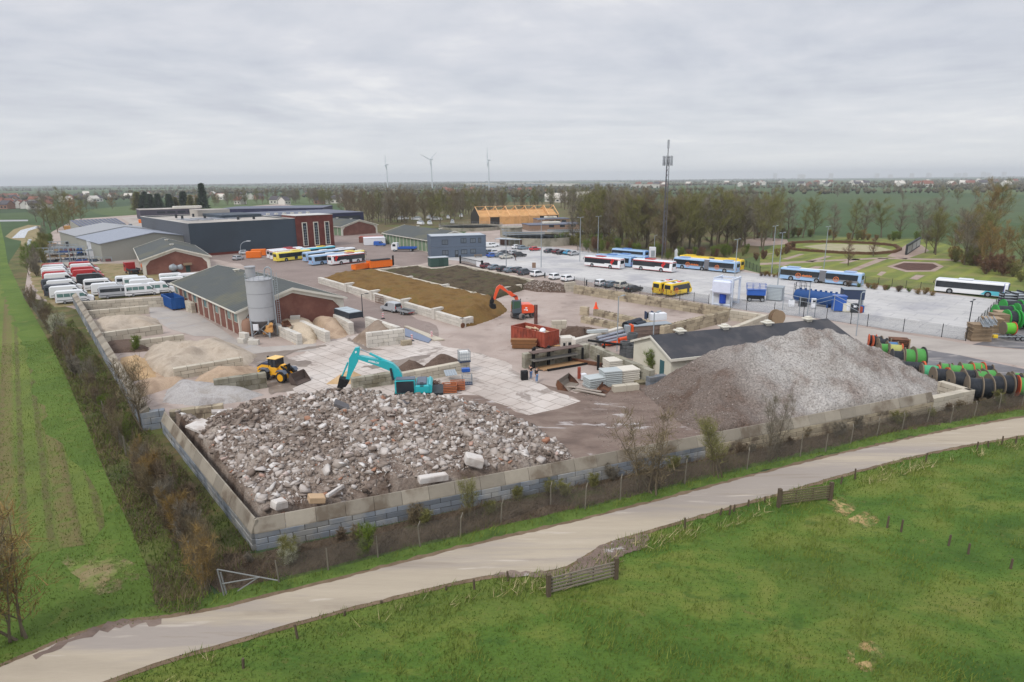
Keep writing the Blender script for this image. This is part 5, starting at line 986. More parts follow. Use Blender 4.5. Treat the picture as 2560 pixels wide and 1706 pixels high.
def mk_small_van(name,label,m,p,hd,rearw=True):
 root=empty(name,label,'van',(p[0],p[1],.05),hd);f,b_=2.3,-2.2
 prof=[(f-.1,.3),(b_+.05,.32),(b_,.7),(b_+.05,1.1),(b_+.15,1.78),(b_+.3,1.86),(f-1.9,1.86),(f-1.1,1.08),(f-.3,.9),(f-.03,.7),(f,.5)]
 r,yw=body4(prof,.9,.12,.9,.08);q=MB();q.loft(r);q.build('body',m,root,True)
 g=MB();sidepoly(g,[(-.05,1.08),(-.05,1.62),(.42,1.62),(1.0,1.08)],yw);g.build('side_window',glass_v,root)
 g=MB();g.box(b_-.0,-.65,1.12,b_+.14,.65,1.66,bev=.02);g.build('rear_window',glass_v,root)
 g=MB();g.add([(f-1.12,-.72,1.12),(f-1.12,.72,1.12),(f-1.83,.68,1.82),(f-1.83,-.68,1.82),(f-1.2,-.72,1.1),(f-1.2,.72,1.1),(f-1.9,.68,1.78),(f-1.9,-.68,1.78)],[(0,1,2,3),(7,6,5,4),(0,1,5,4),(1,2,6,5),(2,3,7,6),(3,0,4,7)]);g.build('windscreen',glass_v,root)
 for x in(-1.35,1.45):
  for sg in(-1,1):wheel(root,x,sg*.8,.32,.2)
 lights(root,f-.08,b_+.0,.66,.68,.75,.16,.3,.5)
 bump2(root,(b_-.04,-.75,.34,b_+.06,.75,.55),(f-.1,-.7,.3,f+.03,.7,.52));g=MB();g.box(b_-.05,-.26,.6,b_+.02,.26,.72);g.build('number_plate',lampo,root)
 return root
va=P('X',845,895,.9);hv_=math.radians(138);mk_small_van('delivery_van','silver delivery van hitched to a small flat trailer on the site road',psl,va,hv_)
tp=P('X',1045,960,.5);root=empty('car_trailer','small grey open trailer behind the silver van','trailer',(tp.x,tp.y,.05),hv_)
g=MB();g.box(-1.5,-.85,.5,1.5,.85,.58);
for q in((-1.5,-.88,1.5,-.84),(-1.5,.84,1.5,.88),(-1.53,-.88,-1.5,.88),(1.5,-.88,1.53,.88)):g.box(q[0],q[1],.5,q[2],q[3],.88)
g.build('bed',mat('zinc_dull',s(150,154,158),.5,.1),root);g=MB();g.box(-1.4,-.8,.59,1.4,.8,.66);g.build('floor',mat('dark_floor',s(58,56,56),.9),root)
for x in(-.4,.3):
 for sg in(-1,1):wheel(root,x,sg*.98,.28,.18)
g=MB();g.tube((1.5,.6,.5),(2.6,0,.5),.05);g.tube((1.5,-.6,.5),(2.6,0,.5),.05);g.build('drawbar',steel,root);g=MB();g.box(-1.58,-.7,.42,-1.54,.7,.52);g.build('light_bar',lampr,root)
mk_small_van('delivery_van','bright blue small van in front of the white flat cabin',pbl,P('B',2020,480,.8),-.1);mk_small_van('delivery_van','white van parked at the bicycle shed behind the office',pw,P('S',285,482,.9),.1)
HV=math.radians(29)
vp={}
for kk,wn in(('teal','teal'),('dark','dark'),('none','none')):vp[kk]=mk_van('transport_van','x','van',pw,wn)
KID.clear();vused=set();GV='vans parked in the dirt lot'
def van(kk,x,y,m,label,hd=HV,k='V',z=2.6):
 c=P(k,x,y,z);p=nearpos(c,hd,3.22,.88)
 if kk in vused:dup(vp[kk],(p.x,p.y,.05),hd,label,GV,{'body':m})
 else:
  o=vp[kk];vused.add(kk);o.location=(p.x,p.y,.05);o.rotation_euler.z=hd;o['label']=label;o['group']=GV
  for c_ in kids(o):
   if c_.name.split('.')[0]=='body':c_.material_slots[0].link='OBJECT';c_.material_slots[0].material=m
for kk,x,y,m,lb in[('teal',425,962,pw,'white minibus with teal windows nearest the soil heap, first of the left column'),('none',345,898,pw,'white van second from the front in the left column'),('dark',270,872,pdg,'dark grey van third from the front in the left column'),('none',312,812,pw,'white van between the two dark vans of the left column'),('dark',236,790,pdg,'dark grey van fifth from the front in the left column'),('none',276,716,pw,'white van behind the dark grey one in the left column'),('none',250,686,pr,'red roofed van in the middle of the left column'),('none',256,648,pw,'white van behind the red one in the left column'),('none',232,625,pw,'white van third from the far end of the left column'),('none',250,590,pw,'white van second from the far end of the left column'),('none',246,572,pr,'red van at the far end of the left column'),('dark',1034,895,psl,'silver minibus with a long dark window in front of the middle column'),('none',932,855,pw,'white van behind the silver minibus'),('dark',826,796,pw,'white minibus with dark windows third in the middle column'),('dark',730,722,pbk,'black van with a tall body in the middle column'),('none',676,662,pr,'bright red van behind the black van'),('none',652,622,pr,'red van second behind the black van'),('none',640,578,pw,'white van near the far end of the middle column'),('none',626,548,pr,'red van at the far end of the middle column'),('teal',1632,845,pw,'white minibus with teal windows beside the blue container'),('teal',1402,868,pw,'white minibus with teal windows left of its twin'),('none',1470,802,pw,'white van roof behind the twin minibuses'),('teal',1380,764,pw,'white minibus further behind the twin minibuses'),('dark',1272,750,pw,'white van with dark window at the edge of the grass patch'),('dark',1904,768,pw,'white minibus with dark window close to the barn corner'),('teal',1890,716,pw,'white minibus at the barn gable, left one'),('teal',2160,716,pw,'white minibus at the barn gable, right one')]:
 van(kk,x,y,m,lb)
teal=paint('turquoise_machine',s(44,176,184));
def slabprof(mb,pts,y0,y1):mb.ext(pts,y0,y1,'y')
def tracks(root,L_=4.6,w_=.6,g_=2.6,h_=1.0):
 for sg in(-1,1):
  g=MB();y=sg*g_/2;pr_=[]
  for i in range(9):a=PI/2+PI*i/8;pr_.append((-L_/2+h_/2+math.cos(a)*h_/2,h_/2+math.sin(a)*h_/2))
  for i in range(9):a=-PI/2+PI*i/8;pr_.append((L_/2-h_/2+math.cos(a)*h_/2,h_/2+math.sin(a)*h_/2))
  g.ext(pr_,y-w_/2,y+w_/2,'y');g.build('track',mat('track_steel',s(70,64,60),.8,.2,3),root)
HT_=PI+.10;b0=P('E2',1740,1190,2.2);root=empty('crawler_excavator','turquoise crawler excavator working behind the rubble heap','excavator',(b0.x,b0.y+1.5,1.1),HT_)
bp_=(b0.x,b0.y+1.5)
def L2(k,pts,bp,hd,off_,zb):return[(lambda q:(q[0],q[1]-zb))(PV(k,x,y,bp,hd,off_))for x,y in pts]
zb=1.1;tracks(root)
ex=lambda pts,off_=0:L2('E2',pts,bp_,HT_,off_,zb)
g=MB();g.ext(ex([(1350,800),(1300,770),(1240,690),(1230,600),(940,480),(520,340),(490,270),(560,262),(820,320),(1150,380),(1290,440),(1420,560),(1500,700),(1500,800)]),-.32,.32,'y');bo_=g.build('boom',teal,root)
g=MB();g.ext(ex([(430,90),(530,70),(545,130),(520,260),(500,400),(440,520),(350,700),(300,820),(225,800),(270,600),(295,420),(300,320),(380,180)]),-.25,.25,'y');g.build('stick',teal,root)
def tub(mb,p,q,r):mb.tube((p[0],0,p[1]),(q[0],0,q[1]),r,n=8)
g=MB();a,b_,c_=ex([(560,120),(760,215),(1150,400)]);g.tube((a[0],.0,a[1]),(b_[0],0,b_[1]),.06,n=8);g.build('piston_rod',steel,root);g=MB();g.tube((b_[0],0,b_[1]),(c_[0],0,c_[1]),.13,n=8);g.build('cylinder',teal,root)
g=MB();a,b_=ex([(270,420),(140,730)]);g.tube((a[0],0,a[1]),(b_[0],0,b_[1]),.09,n=8);g.build('cylinder',teal,root)
for sg in(-1,1):g=MB();a,b_=ex([(1240,530),(1300,800)]);g.tube((a[0],sg*.42,a[1]),(b_[0],sg*.42,b_[1]),.11,n=8);g.build('cylinder',dk_steel,root)
g=MB();g.ext(ex([(90,740),(160,770),(300,790),(300,850),(240,940),(130,970),(40,950),(60,880)]),-.55,.55,'y');g.build('bucket',black_m,root)
s_=ex([(1340,820),(1780,810),(1800,1170),(1320,1080)],1.5)
g=MB();g.box(-3.0,-1.45,1.1,1.6,1.45,1.35);g.lathe([(1.1,.6),(1.1,1.1)],16);g.build('slew_deck',dk_steel,root)
x0=ex([(1330,1000)],1.5)[0][0];x1=ex([(1790,1000)],1.5)[0][0];x2=ex([(2180,1000)],1.5)[0][0];zt=ex([(1600,815)],1.4)[0][1];zl=ex([(1950,950)],1.5)[0][1];zm=1.36
g=MB();g.box(x1+.03,.5,zm,x0,1.45,zt,bev=.12);cabm=g.build('cab',teal,root,False)
g=MB();g.box(x1+.12,1.455,zm+.15,x0-.15,1.475,zt-.15);g.box(x0-.02,.6,zm+.5,x0+.02,1.35,zt-.25);g.build('window',glass_d,cabm);g=MB();g.box(x1,.45,zt,x0-.1,1.45,zt+.08,bev=.03);g.build('cab_roof',mat('machine_grey',s(96,104,118),.5),cabm)
g=MB();g.box(x1+.1,-1.45,zm,x0-.6,.4,zt-.5,bev=.08);g.build('side_housing',teal,root)
g=MB();g.box(x2+.35,-1.45,zm,x1,1.47,zl,bev=.08);g.build('engine_housing',teal,root);g=MB();g.ext([(x2+.35,zm-.15),(x2+.05,zm+.1),(x2,zl-.1),(x2+.2,zl+.1),(x2+.35,zl+.1)],-1.4,1.4,'y');g.build('counterweight',teal,root)
g=MB();g.box(x2+.6,-1.0,zl+.003,x1-.15,1.2,zl+.25,bev=.05);g.build('bonnet',MT['machine_grey'],root)
g=MB()
for i in range(4):g.box(x2+.9,1.475,zm+.75+.14*i,x1-.5,1.49,zm+.81+.14*i)
g.build('grille',dk_steel,root)
def text(body,size,m,parent,loc,rot,depth=.01,name='lettering',bold=0.0):
 cu=bpy.data.curves.new(name,'FONT');cu.body=body;cu.size=size;cu.extrude=depth;cu.align_x='CENTER';cu.align_y='CENTER';cu.offset=bold;cu.resolution_u=2
 o=bpy.data.objects.new(name,cu);S.collection.objects.link(o);bpy.context.view_layer.update();me=bpy.data.meshes.new_from_object(o.evaluated_get(bpy.context.evaluated_depsgraph_get()));bpy.data.objects.remove(o);me.name=name;me.materials.clear();me.materials.append(m)
 o=bpy.data.objects.new(name,me);S.collection.objects.link(o);o.parent=parent;o.location=loc;o.rotation_euler=rot;return o
wdec=mat('decal_white',s(232,236,238),.5)
a,b_=ex([(990,450),(715,385)],.33);c_=((a[0]+b_[0])/2,(a[1]+b_[1])/2);ln_=math.hypot(b_[0]-a[0],b_[1]-a[1])
text('KOBELCO',ln_*.19,wdec,bo_,(c_[0],.33,c_[1]+.02),(PI/2,math.atan2(b_[1]-a[1],b_[0]-a[0]),PI),.012,bold=.012)
g=MB();
for x,y,mm in((430,140,0),):q=ex([(435,160),(470,140),(480,180),(440,205)]);g.add([(p[0],.262,p[1])for p in q],[(0,1,2,3)]);
g.build('badge',wdec,root)
w0=P('E1',1380,1360);HO=PI+.25;om=paint('machine_orange',s(232,88,48));root=empty('wheeled_excavator','orange wheeled excavator with a grey cab digging into the brown heap','excavator',(w0.x,w0.y,.05),HO);bp_=(w0.x,w0.y);zb=.05
und=empty('undercarriage',None,None);und.parent=root;und.rotation_euler.z=math.radians(226)-HO
rimw=mat('rim_pale',s(120,118,118),.6);tyg=mat('tyre_dusty',s(122,112,108),.95,.1)
for sx in(-1,1):
 for sg in(-1,1):wheel(und,sx*1.3,sg*1.05,.56,.62,MT['dark_steel'],tyg)
g=MB();g.box(-1.6,-.5,.5,1.6,.5,.95,bev=.08);g.box(-1.5,-.95,.45,-1.1,.95,.7);g.box(1.1,-.95,.45,1.5,.95,.7);g.box(1.6,-1.1,.3,1.8,1.1,.8);g.build('chassis',dk_steel,und)
exo=lambda pts,off_=0:L2('E1',pts,bp_,HO,off_,zb)
g=MB();g.ext(exo([(1220,700),(1120,720),(1080,630),(960,590),(810,450),(600,320),(560,270),(590,190),(650,200),(840,390),(960,410),(1050,500),(1180,560)]),-.2,.2,'y');bo_=g.build('boom',om,root)
g=MB();g.ext(exo([(560,170),(620,200),(600,290),(540,320),(470,480),(400,700),(330,690),(370,520),(430,300),(470,240)]),-.17,.17,'y');g.build('stick',om,root)
g=MB();a,b_=exo([(620,190),(850,380)]);g.tube((a[0],0,a[1]),(b_[0],0,b_[1]),.07,n=8);g.build('piston_rod',steel,root)
for sg in(-1,1):g=MB();a,b_=exo([(1020,600),(1160,560)]);g.tube((a[0],sg*.28,a[1]),(b_[0],sg*.28,b_[1]),.08,n=8);g.build('cylinder',dk_steel,root)
g=MB();g.ext(exo([(260,620),(330,640),(370,700),(330,830),(260,850),(200,830),(210,720),(250,690)]),-.16,.16,'y');g.build('tilt_hitch',black_m,root)
g=MB();g.ext(exo([(230,830),(400,860),(420,1000),(330,1030),(240,1010),(200,930)]),-.5,.5,'y');g.build('bucket',black_m,root)
xa=exo([(1020,900)],1.15)[0][0];xb=exo([(1340,900)],1.15)[0][0];xc=exo([(1800,1000)],1.15)[0][0];zc=exo([(1200,740)],1.0)[0][1];zd=exo([(1500,870)],1.1)[0][1];ze=1.15
g=MB();g.ext([(xa-.1,ze),(xa,ze+.4),(xa-.15,zc),(xb+.1,zc),(xb,ze)],.15,1.2,'y');cab=g.build('cab',mat('cab_grey',s(84,94,104),.5),root)
g=MB();g.add([(xa-.15,1.215,ze+.75),(xa-.22,1.215,zc-.12),(xb+.3,1.215,zc-.12),(xb+.3,1.215,ze+.95)],[(0,1,2,3)]);g.box(xa-.12,.25,ze+.7,xa+.02,1.1,zc-.15);g.build('window',mat('glass_green',s(60,92,74),.15,.2,spec=.7),cab)
g=MB();g.ext([(xb-.02,ze-.1),(xb-.02,zd-.05),(xb-.6,zd),(xc+.4,zd-.1),(xc,zd-.4),(xc,ze+.2),(xc+.3,ze-.1)],-1.2,1.2,'y');g.build('engine_housing',om,root)
g=MB();g.box(xb,-1.2,ze-.1,xa-.3,.1,zd-.3,bev=.06);g.build('side_housing',om,root);g=MB();g.tube((xb-.1,-.3,zd),(xb-.25,-.3,zd+.8),.07);g.build('exhaust',black_m,root)
g=MB();xm_=(xb+xc)/2
for(dx,dz,l_,h_)in((.55,.45,.5,.14),(.35,.75,.35,.2),(.2,.3,.25,.3)):g.box(xm_+dx-l_/2,1.205,ze+dz,xm_+dx+l_/2,1.215,ze+dz+h_)
g.build('decal',wdec,root);g=MB();g.box(xb-2.2,-1.15,.9,xa-.2,1.15,1.06);g.build('slew_deck',dk_steel,root)
wl_=P('E3',1390,1020);HLd=-.42;c0_=nearpos(wl_,HLd,-1.4,.9);yel=paint('machine_yellow',s(240,176,40));root=empty('wheel_loader','yellow wheel loader with its bucket lowered behind the grey block wall','loader',(c0_.x,c0_.y,.05),HLd);bp_=(c0_.x,c0_.y);root.scale=(.9,.9,.9)
for sx in(-1.55,1.55):
 for sg in(-1,1):wheel(root,sx,sg*1.05,.78,.6,mat('rim_yellow',s(232,170,40),.5))
g=MB();g.ext([(-3.1,.8),(-3.1,1.6),(-2.2,2.1),(-.6,2.1),(-.5,.7),(-2.6,.6)],-.75,.75,'y');g.build('rear_body',yel,root)
g=MB();g.ext([(-3.0,1.62),(-2.15,2.13),(-.9,2.13),(-.9,2.4),(-2.1,2.38),(-3.05,1.85)],-.7,.7,'y');g.build('engine_cover',mat('machine_dark_blue',s(62,68,88),.5),root)
g=MB();g.tube((-1.8,.3,2.3),(-1.95,.3,3.1),.13);g.build('exhaust',black_m,root)
g=MB();g.ext([(-.9,1.9),(-.95,3.05),(.35,3.05),(.5,1.9)],-.72,.72,'y');cb_=g.build('cab',glass_v,root);g=MB();g.box(-1.05,-.85,3.06,.5,.85,3.2,bev=.05);g.build('cab_roof',paint('roof_pale_yellow',s(250,205,120)),cb_)
g=MB()
for x in(-.92,-.25,.4):
 for sg in(-1,1):g.box(x-.04,sg*.73-.03,1.9,x+.04,sg*.73+.03,3.06)
g.build('pillar',black_m,cb_)
g=MB();g.box(-.6,-.75,.8,.5,.75,1.9,bev=.05);g.ext([(.5,.9),(.5,1.9),(.9,2.3),(1.2,2.2),(1.3,.9)],-.4,.4,'y');g.box(.5,-.5,.5,2.0,.5,1.0);g.build('front_frame',yel,root)
for sx in(-1.55,1.55):
 for sg in(-1,1):g=MB();g.ext([(sx-.85,1.35),(sx-.5,1.75),(sx+.5,1.75),(sx+.85,1.35),(sx+.5,1.62),(sx-.5,1.62)],sg*1.05-.32,sg*1.05+.32,'y');g.build('mudguard',MT['machine_grey'],root)
for sg in(-1,1):g=MB();g.ext([(1.0,2.2),(1.0,1.95),(2.1,1.3),(3.2,.45),(3.35,.6),(2.3,1.6)],sg*.42-.08,sg*.42+.08,'y');g.build('lift_arm',black_m,root)
g=MB();g.ext([(1.7,1.5),(2.0,2.5),(2.2,2.5),(2.1,1.4)],-.12,.12,'y');g.tube((2.1,0,2.4),(3.3,0,1.3),.07);g.tube((1.1,0,2.0),(2.1,0,2.4),.09);g.build('tipping_link',black_m,root)
g=MB();g.ext([(3.2,.2),(3.05,.8),(3.25,1.5),(3.4,1.5),(3.3,.8),(3.45,.3),(4.5,.12),(4.5,.05),(3.4,.05)],-1.35,1.35,'y')
for sg in(-1,1):g.ext([(3.2,.2),(3.2,1.4),(3.5,1.4),(4.4,.2),(4.4,.1)],sg*1.35-.03,sg*1.35+.03,'y')
g.build('bucket',mat('bucket_worn',s(88,76,70),.7,.2,2),root)
def at(k,x,y,z=0.0):return P(k,x,y,z)
def E0(name,label,cat,p,hd=0.0,group=None,z=.05):return empty(name,label,cat,(p[0],p[1],z),hd,group)
silo_m=mat('silo_grey',s(172,174,178),.6,.05,.5,col2=s(156,156,158),c2s=.2)
p=at('B',930,1345);root=E0('silo','tall pale grey silo on steel legs in front of the brick barn','silo',(p.x,p.y+1.5))
ztop=HT('B',930,1345,905,815);zbot=HT('B',930,1345,930,1190)
R_=2.0;g=MB();g.lathe([(R_,zbot),(R_,ztop)],32);g.build('barrel',silo_m,root,True)
g=MB()
for z in(zbot+.02,(zbot*2+ztop)/3,(zbot+2*ztop)/3,ztop-.1):g.lathe([(R_+.03,z-.04),(R_+.03,z+.04)],32)
g.build('band',mat('silo_band',s(140,142,146),.5),root)
g=MB();g.lathe([(.35,.9),(R_-.02,zbot-.03)],32);g.build('hopper',mat('silo_dark',s(112,112,114),.6,.1,1),root,True)
g=MB();g.lathe([(R_,ztop),(R_*.5,ztop+.35),(.1,ztop+.4)],32);g.build('lid',silo_m,root,True)
g=MB()
for i in range(4):
 a=PI/4+i*PI/2;c_,s_=math.cos(a)*1.95,math.sin(a)*1.95;g.box(c_-.12,s_-.12,0,c_+.12,s_+.12,zbot+.4);c2,s2=math.cos(a+PI/2)*1.95,math.sin(a+PI/2)*1.95;g.tube((c_,s_,.3),(c2,s2,zbot-.3),.06);g.tube((c2,s2,.3),(c_,s_,zbot-.3),.06)
g.build('leg_frame',steel,root)
g=MB()
for i in range(16):a=2*PI*i/16;g.tube((R_*math.cos(a),R_*math.sin(a),ztop),(R_*math.cos(a),R_*math.sin(a),ztop+1.0),.03,n=4)
for z in(.5,1.0):g.path([(R_*math.cos(2*PI*i/16),R_*math.sin(2*PI*i/16),ztop+z)for i in range(17)],.03,4)
g.build('railing',steel,root)
g=MB();g.lathe([(.75,0),(.75,1.5),(.85,1.5),(.85,1.7)],16,(-1.2,0,ztop+.3));g.build('filter',silo_m,root,True)
g=MB();pts=[(R_+.25,-.3,.3),(R_+.25,-.3,ztop+1.2)]+[(R_+.25-.7*(1-math.cos(PI*i/8))/2*1.6,-.3,ztop+1.2+.7*math.sin(PI*i/8))for i in range(1,9)]+[(R_-.87,-.3,ztop+.3)];g.path(pts,.1,8);g.build('fill_pipe',steel,root)
g=MB()
for x in(R_+.5,R_+.9):g.tube((x,-.1,0),(x,-.1,ztop+1),.035,n=4)
for i in range(int(ztop/.35)):g.tube((R_+.5,-.1,.3+i*.35),(R_+.9,-.1,.3+i*.35),.025,n=4)
g.build('ladder',steel,root);g=MB();g.tube((.2,-.6,.5),(1.9,-1.6,2.3),.28,n=8);g.box(.9,-1.5,.8,1.9,-1.1,2.0,bev=.1);g.build('screw_conveyor',mat('faded_orange',s(206,156,96),.7,.1),root);g=MB();g.box(-.9,-2.0,1.3,-.1,-1.7,2.3,bev=.03);g.build('control_box',whitec,root)
p=at('B',805,1330);root=E0('round_tank','rusty tan upright tank beside the silo','tank',(p.x,p.y+1));g=MB();g.lathe([(.3,0),(1.0,.3),(1.15,.9),(1.15,1.9),(.9,2.5),(.2,2.75)],20);g.build('shell',mat('tank_tan',s(150,118,100),.8,.1,1),root,True);g=MB();g.tube((0,0,2.7),(0,0,3.0),.12);g.build('filler',steel,root)
def blocks(label,k,x,y,n,hd=A45,m_=blk_cream,z=0):
 p=at(k,x,y,z);g=MB()
 for(a,b_,c_)in n:g.box(a*.8-.78,b_*.8-.38,c_*.8+.01,a*.8+.78,b_*.8+.38,c_*.8+.79,bev=.04)
 o=g.build('block_stack',m_,loc=(p.x,p.y,z),rz=hd);return tag(o,label,'block stack','loose stacks of concrete blocks')
blocks('low step of blocks left of the silo foot','B',760,1390,[(0,0,0),(1,1,0),(0,.5,1)],-.6,blk_white)
blocks('single block with orange netting in front of the silo','B',865,1405,[(0,0,0)],0,blk_white)
blocks('white block lying against the barn gable above the gravel bay','B',1245,1180,[(0,0,0)],.2,blk_white,1.4)
blocks('rounded boulder like block at the weighbridge corner','B',2265,1410,[(0,0,0)],.5,blk_old)
blocks('long low concrete block lying before the slab stacks','U',1270,1090,[(-1,0,0),(1,0,0)],.25,blk_cream)
blocks('stack of two blocks in the open bay near the muddy heap','F',960,510,[(0,0,0),(0,0,1)],-.6,blk_old)
p=at('B',1165,1235,1.75);g=MB();g.ext([(-.4,0),(-.55,.5),(-.35,.9),(-.3,.85),(-.45,.5),(-.35,.08),(.5,.05),(.5,0)],-.6,.6,'y')
for y in(-.6,.57):g.ext([(-.4,0),(-.5,.5),(-.35,.85),(.1,.6),(.5,0)],y,y+.03,'y')
tag(g.build('digger_bucket',rust,loc=(p.x,p.y,1.72),rz=-.6),'small rusty digger bucket lying on the bay wall beside the silo','bucket')
z_=2.03;a=at('B',1740,1170,z_);b_=at('B',1600,1122,z_);c_=at('B',1868,1150,z_);u=(c_-a).normalized();w_=(c_-a).length;d_=(b_-a).length
root=E0('tank_container','flat dark container with a pale lid standing on the white block wall','container',a,ang(a,c_),z=2.02);g=MB();g.box(0,0,0,w_,d_,.95,bev=.04);g.build('body',mat('dark_slate',s(50,56,64),.6),root);g=MB();g.box(.12,.12,.952,w_-.12,d_-.12,1.0);g.build('lid',mat('lid_pale',s(172,182,188),.5,.08),root)
for i in range(3):g=MB();g.box(.2,.3+i*d_/3,1.003,w_-.2,.36+i*d_/3,1.03);g.build('rib',steel,root)
def sign(label,k,x,y,z,hd,w_,h_,m_,m2=None,post=0,name='sign'):
 p=at(k,x,y,z);root=empty(name,label,'sign',(p.x,p.y,0),hd);g=MB();g.box(-w_/2,-.05,z-h_/2,w_/2,0,z+h_/2);g.build('panel',m_,root)
 if m2:g=MB();g.box(-w_*.3,-.065,z-h_*.1,w_*.3,-.05,z+h_*.1);g.build('mark',m2,root)
 if post:g=MB();g.tube((0,.03,0),(0,.03,z),.04);g.build('post',steel,root)
sign('small white and red sign on the end of the left bay wall','B',1225,1300,1.4,.4,.7,.7,whitec,redd);sign('small pink and white sign on the end of the middle bay wall','B',1490,1275,1.4,.4,.7,.7,whitec,redd);sign('small dark square plate on the white block wall','B',1953,1352,1.3,0,.5,.4,dk_steel)
def openbox(name,label,k,near,left,right,h,m_,fill=None,z0=.25,ribs=10,group=None,lock=True):
 a,b_,c_=at(k,*near),at(k,*left),at(k,*right);u=(c_-a).normalized()
 if(b_-a).length>(c_-a).length:v=(b_-a).normalized();u=Vector((v.y,-v.x,0))
 v=Vector((-u.y,u.x,0));w_=max(2.3,(c_-a).dot(u));hd=math.atan2(u.y,u.x);d_=abs((b_-a).dot(v))
 root=E0(name,label,'container',a,hd,group,z=.05);t_=.08
 for q in((0,0,w_,t_),(0,d_-t_,w_,d_),(0,t_,t_,d_-t_),(w_-t_,t_,w_,d_-t_)):
  g=MB();g.box(q[0],q[1],z0,q[2],q[3],h)
  L_,ax=(q[2]-q[0],0)if q[2]-q[0]>q[3]-q[1]else(q[3]-q[1],1);n=max(2,int(L_/.6))
  for i in range(n+1):
   x=i*L_/n
   if ax==0:y=q[1]-.06 if q[1]==0 else q[3]+.0;g.box(q[0]+x-.05,y,z0,q[0]+x+.05,y+.06,h)
   else:xx=q[0]-.06 if q[0]==0 else q[2];g.box(xx,q[1]+x-.05,z0,xx+.06,q[1]+x+.05,h)
  g.build('side',m_,root)
 g=MB();g.box(t_,t_,z0,w_-t_,d_-t_,z0+.1);g.box(.3,.2,0,.5,d_-.2,z0-.003);g.box(w_-.5,.2,0,w_-.3,d_-.2,z0-.003);g.build('floor',rust,root)
 g=MB();
 for q in((-.06,-.06,w_+.06,.1),(-.06,d_-.1,w_+.06,d_+.06),(-.06,.101,.1,d_-.101),(w_-.1,.101,w_+.06,d_-.101)):g.box(q[0],q[1],h+.002,q[2],q[3],h+.1)
 g.build('rim',m_,root);return root,w_,d_,hd,a
blue_c=mat('container_blue',s(30,84,150),.55,.12,1.2);red_c=mat('container_red',s(158,76,58),.65,.16,1.2,col2=s(130,64,50),c2s=.8);org_c=mat('container_orange',s(232,120,36),.55,.08,1);yel_c=mat('container_yellow',s(206,164,46),.6,.15,1)
openbox('skip_container','open blue skip container with a rusty inside by the barn','V',(2078,1222),(1945,1150),(2240,1208),2.3,blue_c)
rc=openbox('skip_container','open red container filled with timber and white bags','F',(595,825),(290,750),(722,790),2.35,red_c)
g=MB()
for i in range(16):
 x,y=random.uniform(.5,rc[1]-.5),random.uniform(1,rc[2]-1.2);a=random.uniform(0,PI);l_=random.uniform(.5,1.1);g.tube((x-l_*.3*math.cos(a),y-l_*math.sin(a),1.7+random.random()*.5),(x+l_*.3*math.cos(a),y+l_*math.sin(a),1.8+random.random()*.5),random.uniform(.06,.16),n=4)
stuff(g.build('timber_waste',mat('timber_pale',s(214,190,160),.9,.1),None,loc=rc[4]+Vector((0,0,.05)),rz=rc[3]),'jumbled pale timber offcuts inside the red container','timber waste')
g=MB();[g.lathe([(.2,0),(.5,.2),(.45,.6),(.15,.8)],9,(rc[1]*.4+i*.6,1.6+.5*i,1.75))for i in range(2)];tag(g.build('waste_bag',whitec,None,True,loc=rc[4]+Vector((0,0,.05)),rz=rc[3]),'crumpled white bags on top of the red container load','bag')
openbox('spreader_body','smaller orange open body with a dark tarpaulin left of its neighbour','B',(1800,728),(1775,722),(1925,708),1.5,org_c,ribs=3)
o2=openbox('spreader_body','longer orange open body with dark machinery on top','B',(1940,712),(1935,700),(2135,692),2.0,org_c)
for i in range(2):g=MB();g.box(o2[1]*.1,.2+i*.8,2.1,o2[1]*.95,.7+i*.8,2.5,bev=.05);g.build('conveyor',dk_steel,o2[0])
g=MB();g.tube((o2[1]+.4,.2,.4),(o2[1]+.4,.2,3.2),.22,n=8);g.tube((o2[1]+.9,.9,.4),(o2[1]+.9,.9,3.2),.22,n=8);g.build('roller',black_m,o2[0])
for lb,k,x,y,c_,hd,L_ in[('closed orange container nearer the street lamp','B',860,612,org_c,.2,4.5),('closed orange container behind its neighbour near the dark hall','B',905,590,org_c,.2,4.5),('orange container on the fenced spot before the far barn','B',1735,395,org_c,0,6),('yellow container in front of the blue ones in the far yard','A',1410,652,yel_c,.25,7),('blue container directly behind the yellow one','A',1400,618,blue_c,.25,6.5),('blue container second behind the yellow one','A',1375,596,blue_c,.25,6.5),('bright blue container at the corner of the dark hall','A',1570,570,mat('container_cyan',s(52,132,192),.6),.6,6),('blue container beside the yellow box near the barn','A',1070,905,blue_c,A45,3),('dark blue container among the racks','A',745,870,blue_c,0,2.5),('yellow box beside the blue container near the barn','A',985,915,yel_c,.2,2.4),('orange vehicle shaped box behind the yellow container','A',1300,582,org_c,.3,3)]:
 p=at(k,x,y);g=MB();L2_=L_/2;root=E0('closed_container',lb,'container',p,hd,'closed containers');g.box(-L2_,0,.1,L2_,2.2,2.1,bev=.04)
 for i in range(int(L_/.5)):g.box(-L2_+.2+i*.5,-.05,.2,-L2_+.32+i*.5,.0,2.0)
 g.build('body',c_,root);g=MB();g.box(L2_+.003,.3,.3,L2_+.06,1.9,1.9);g.build('door',c_,root)
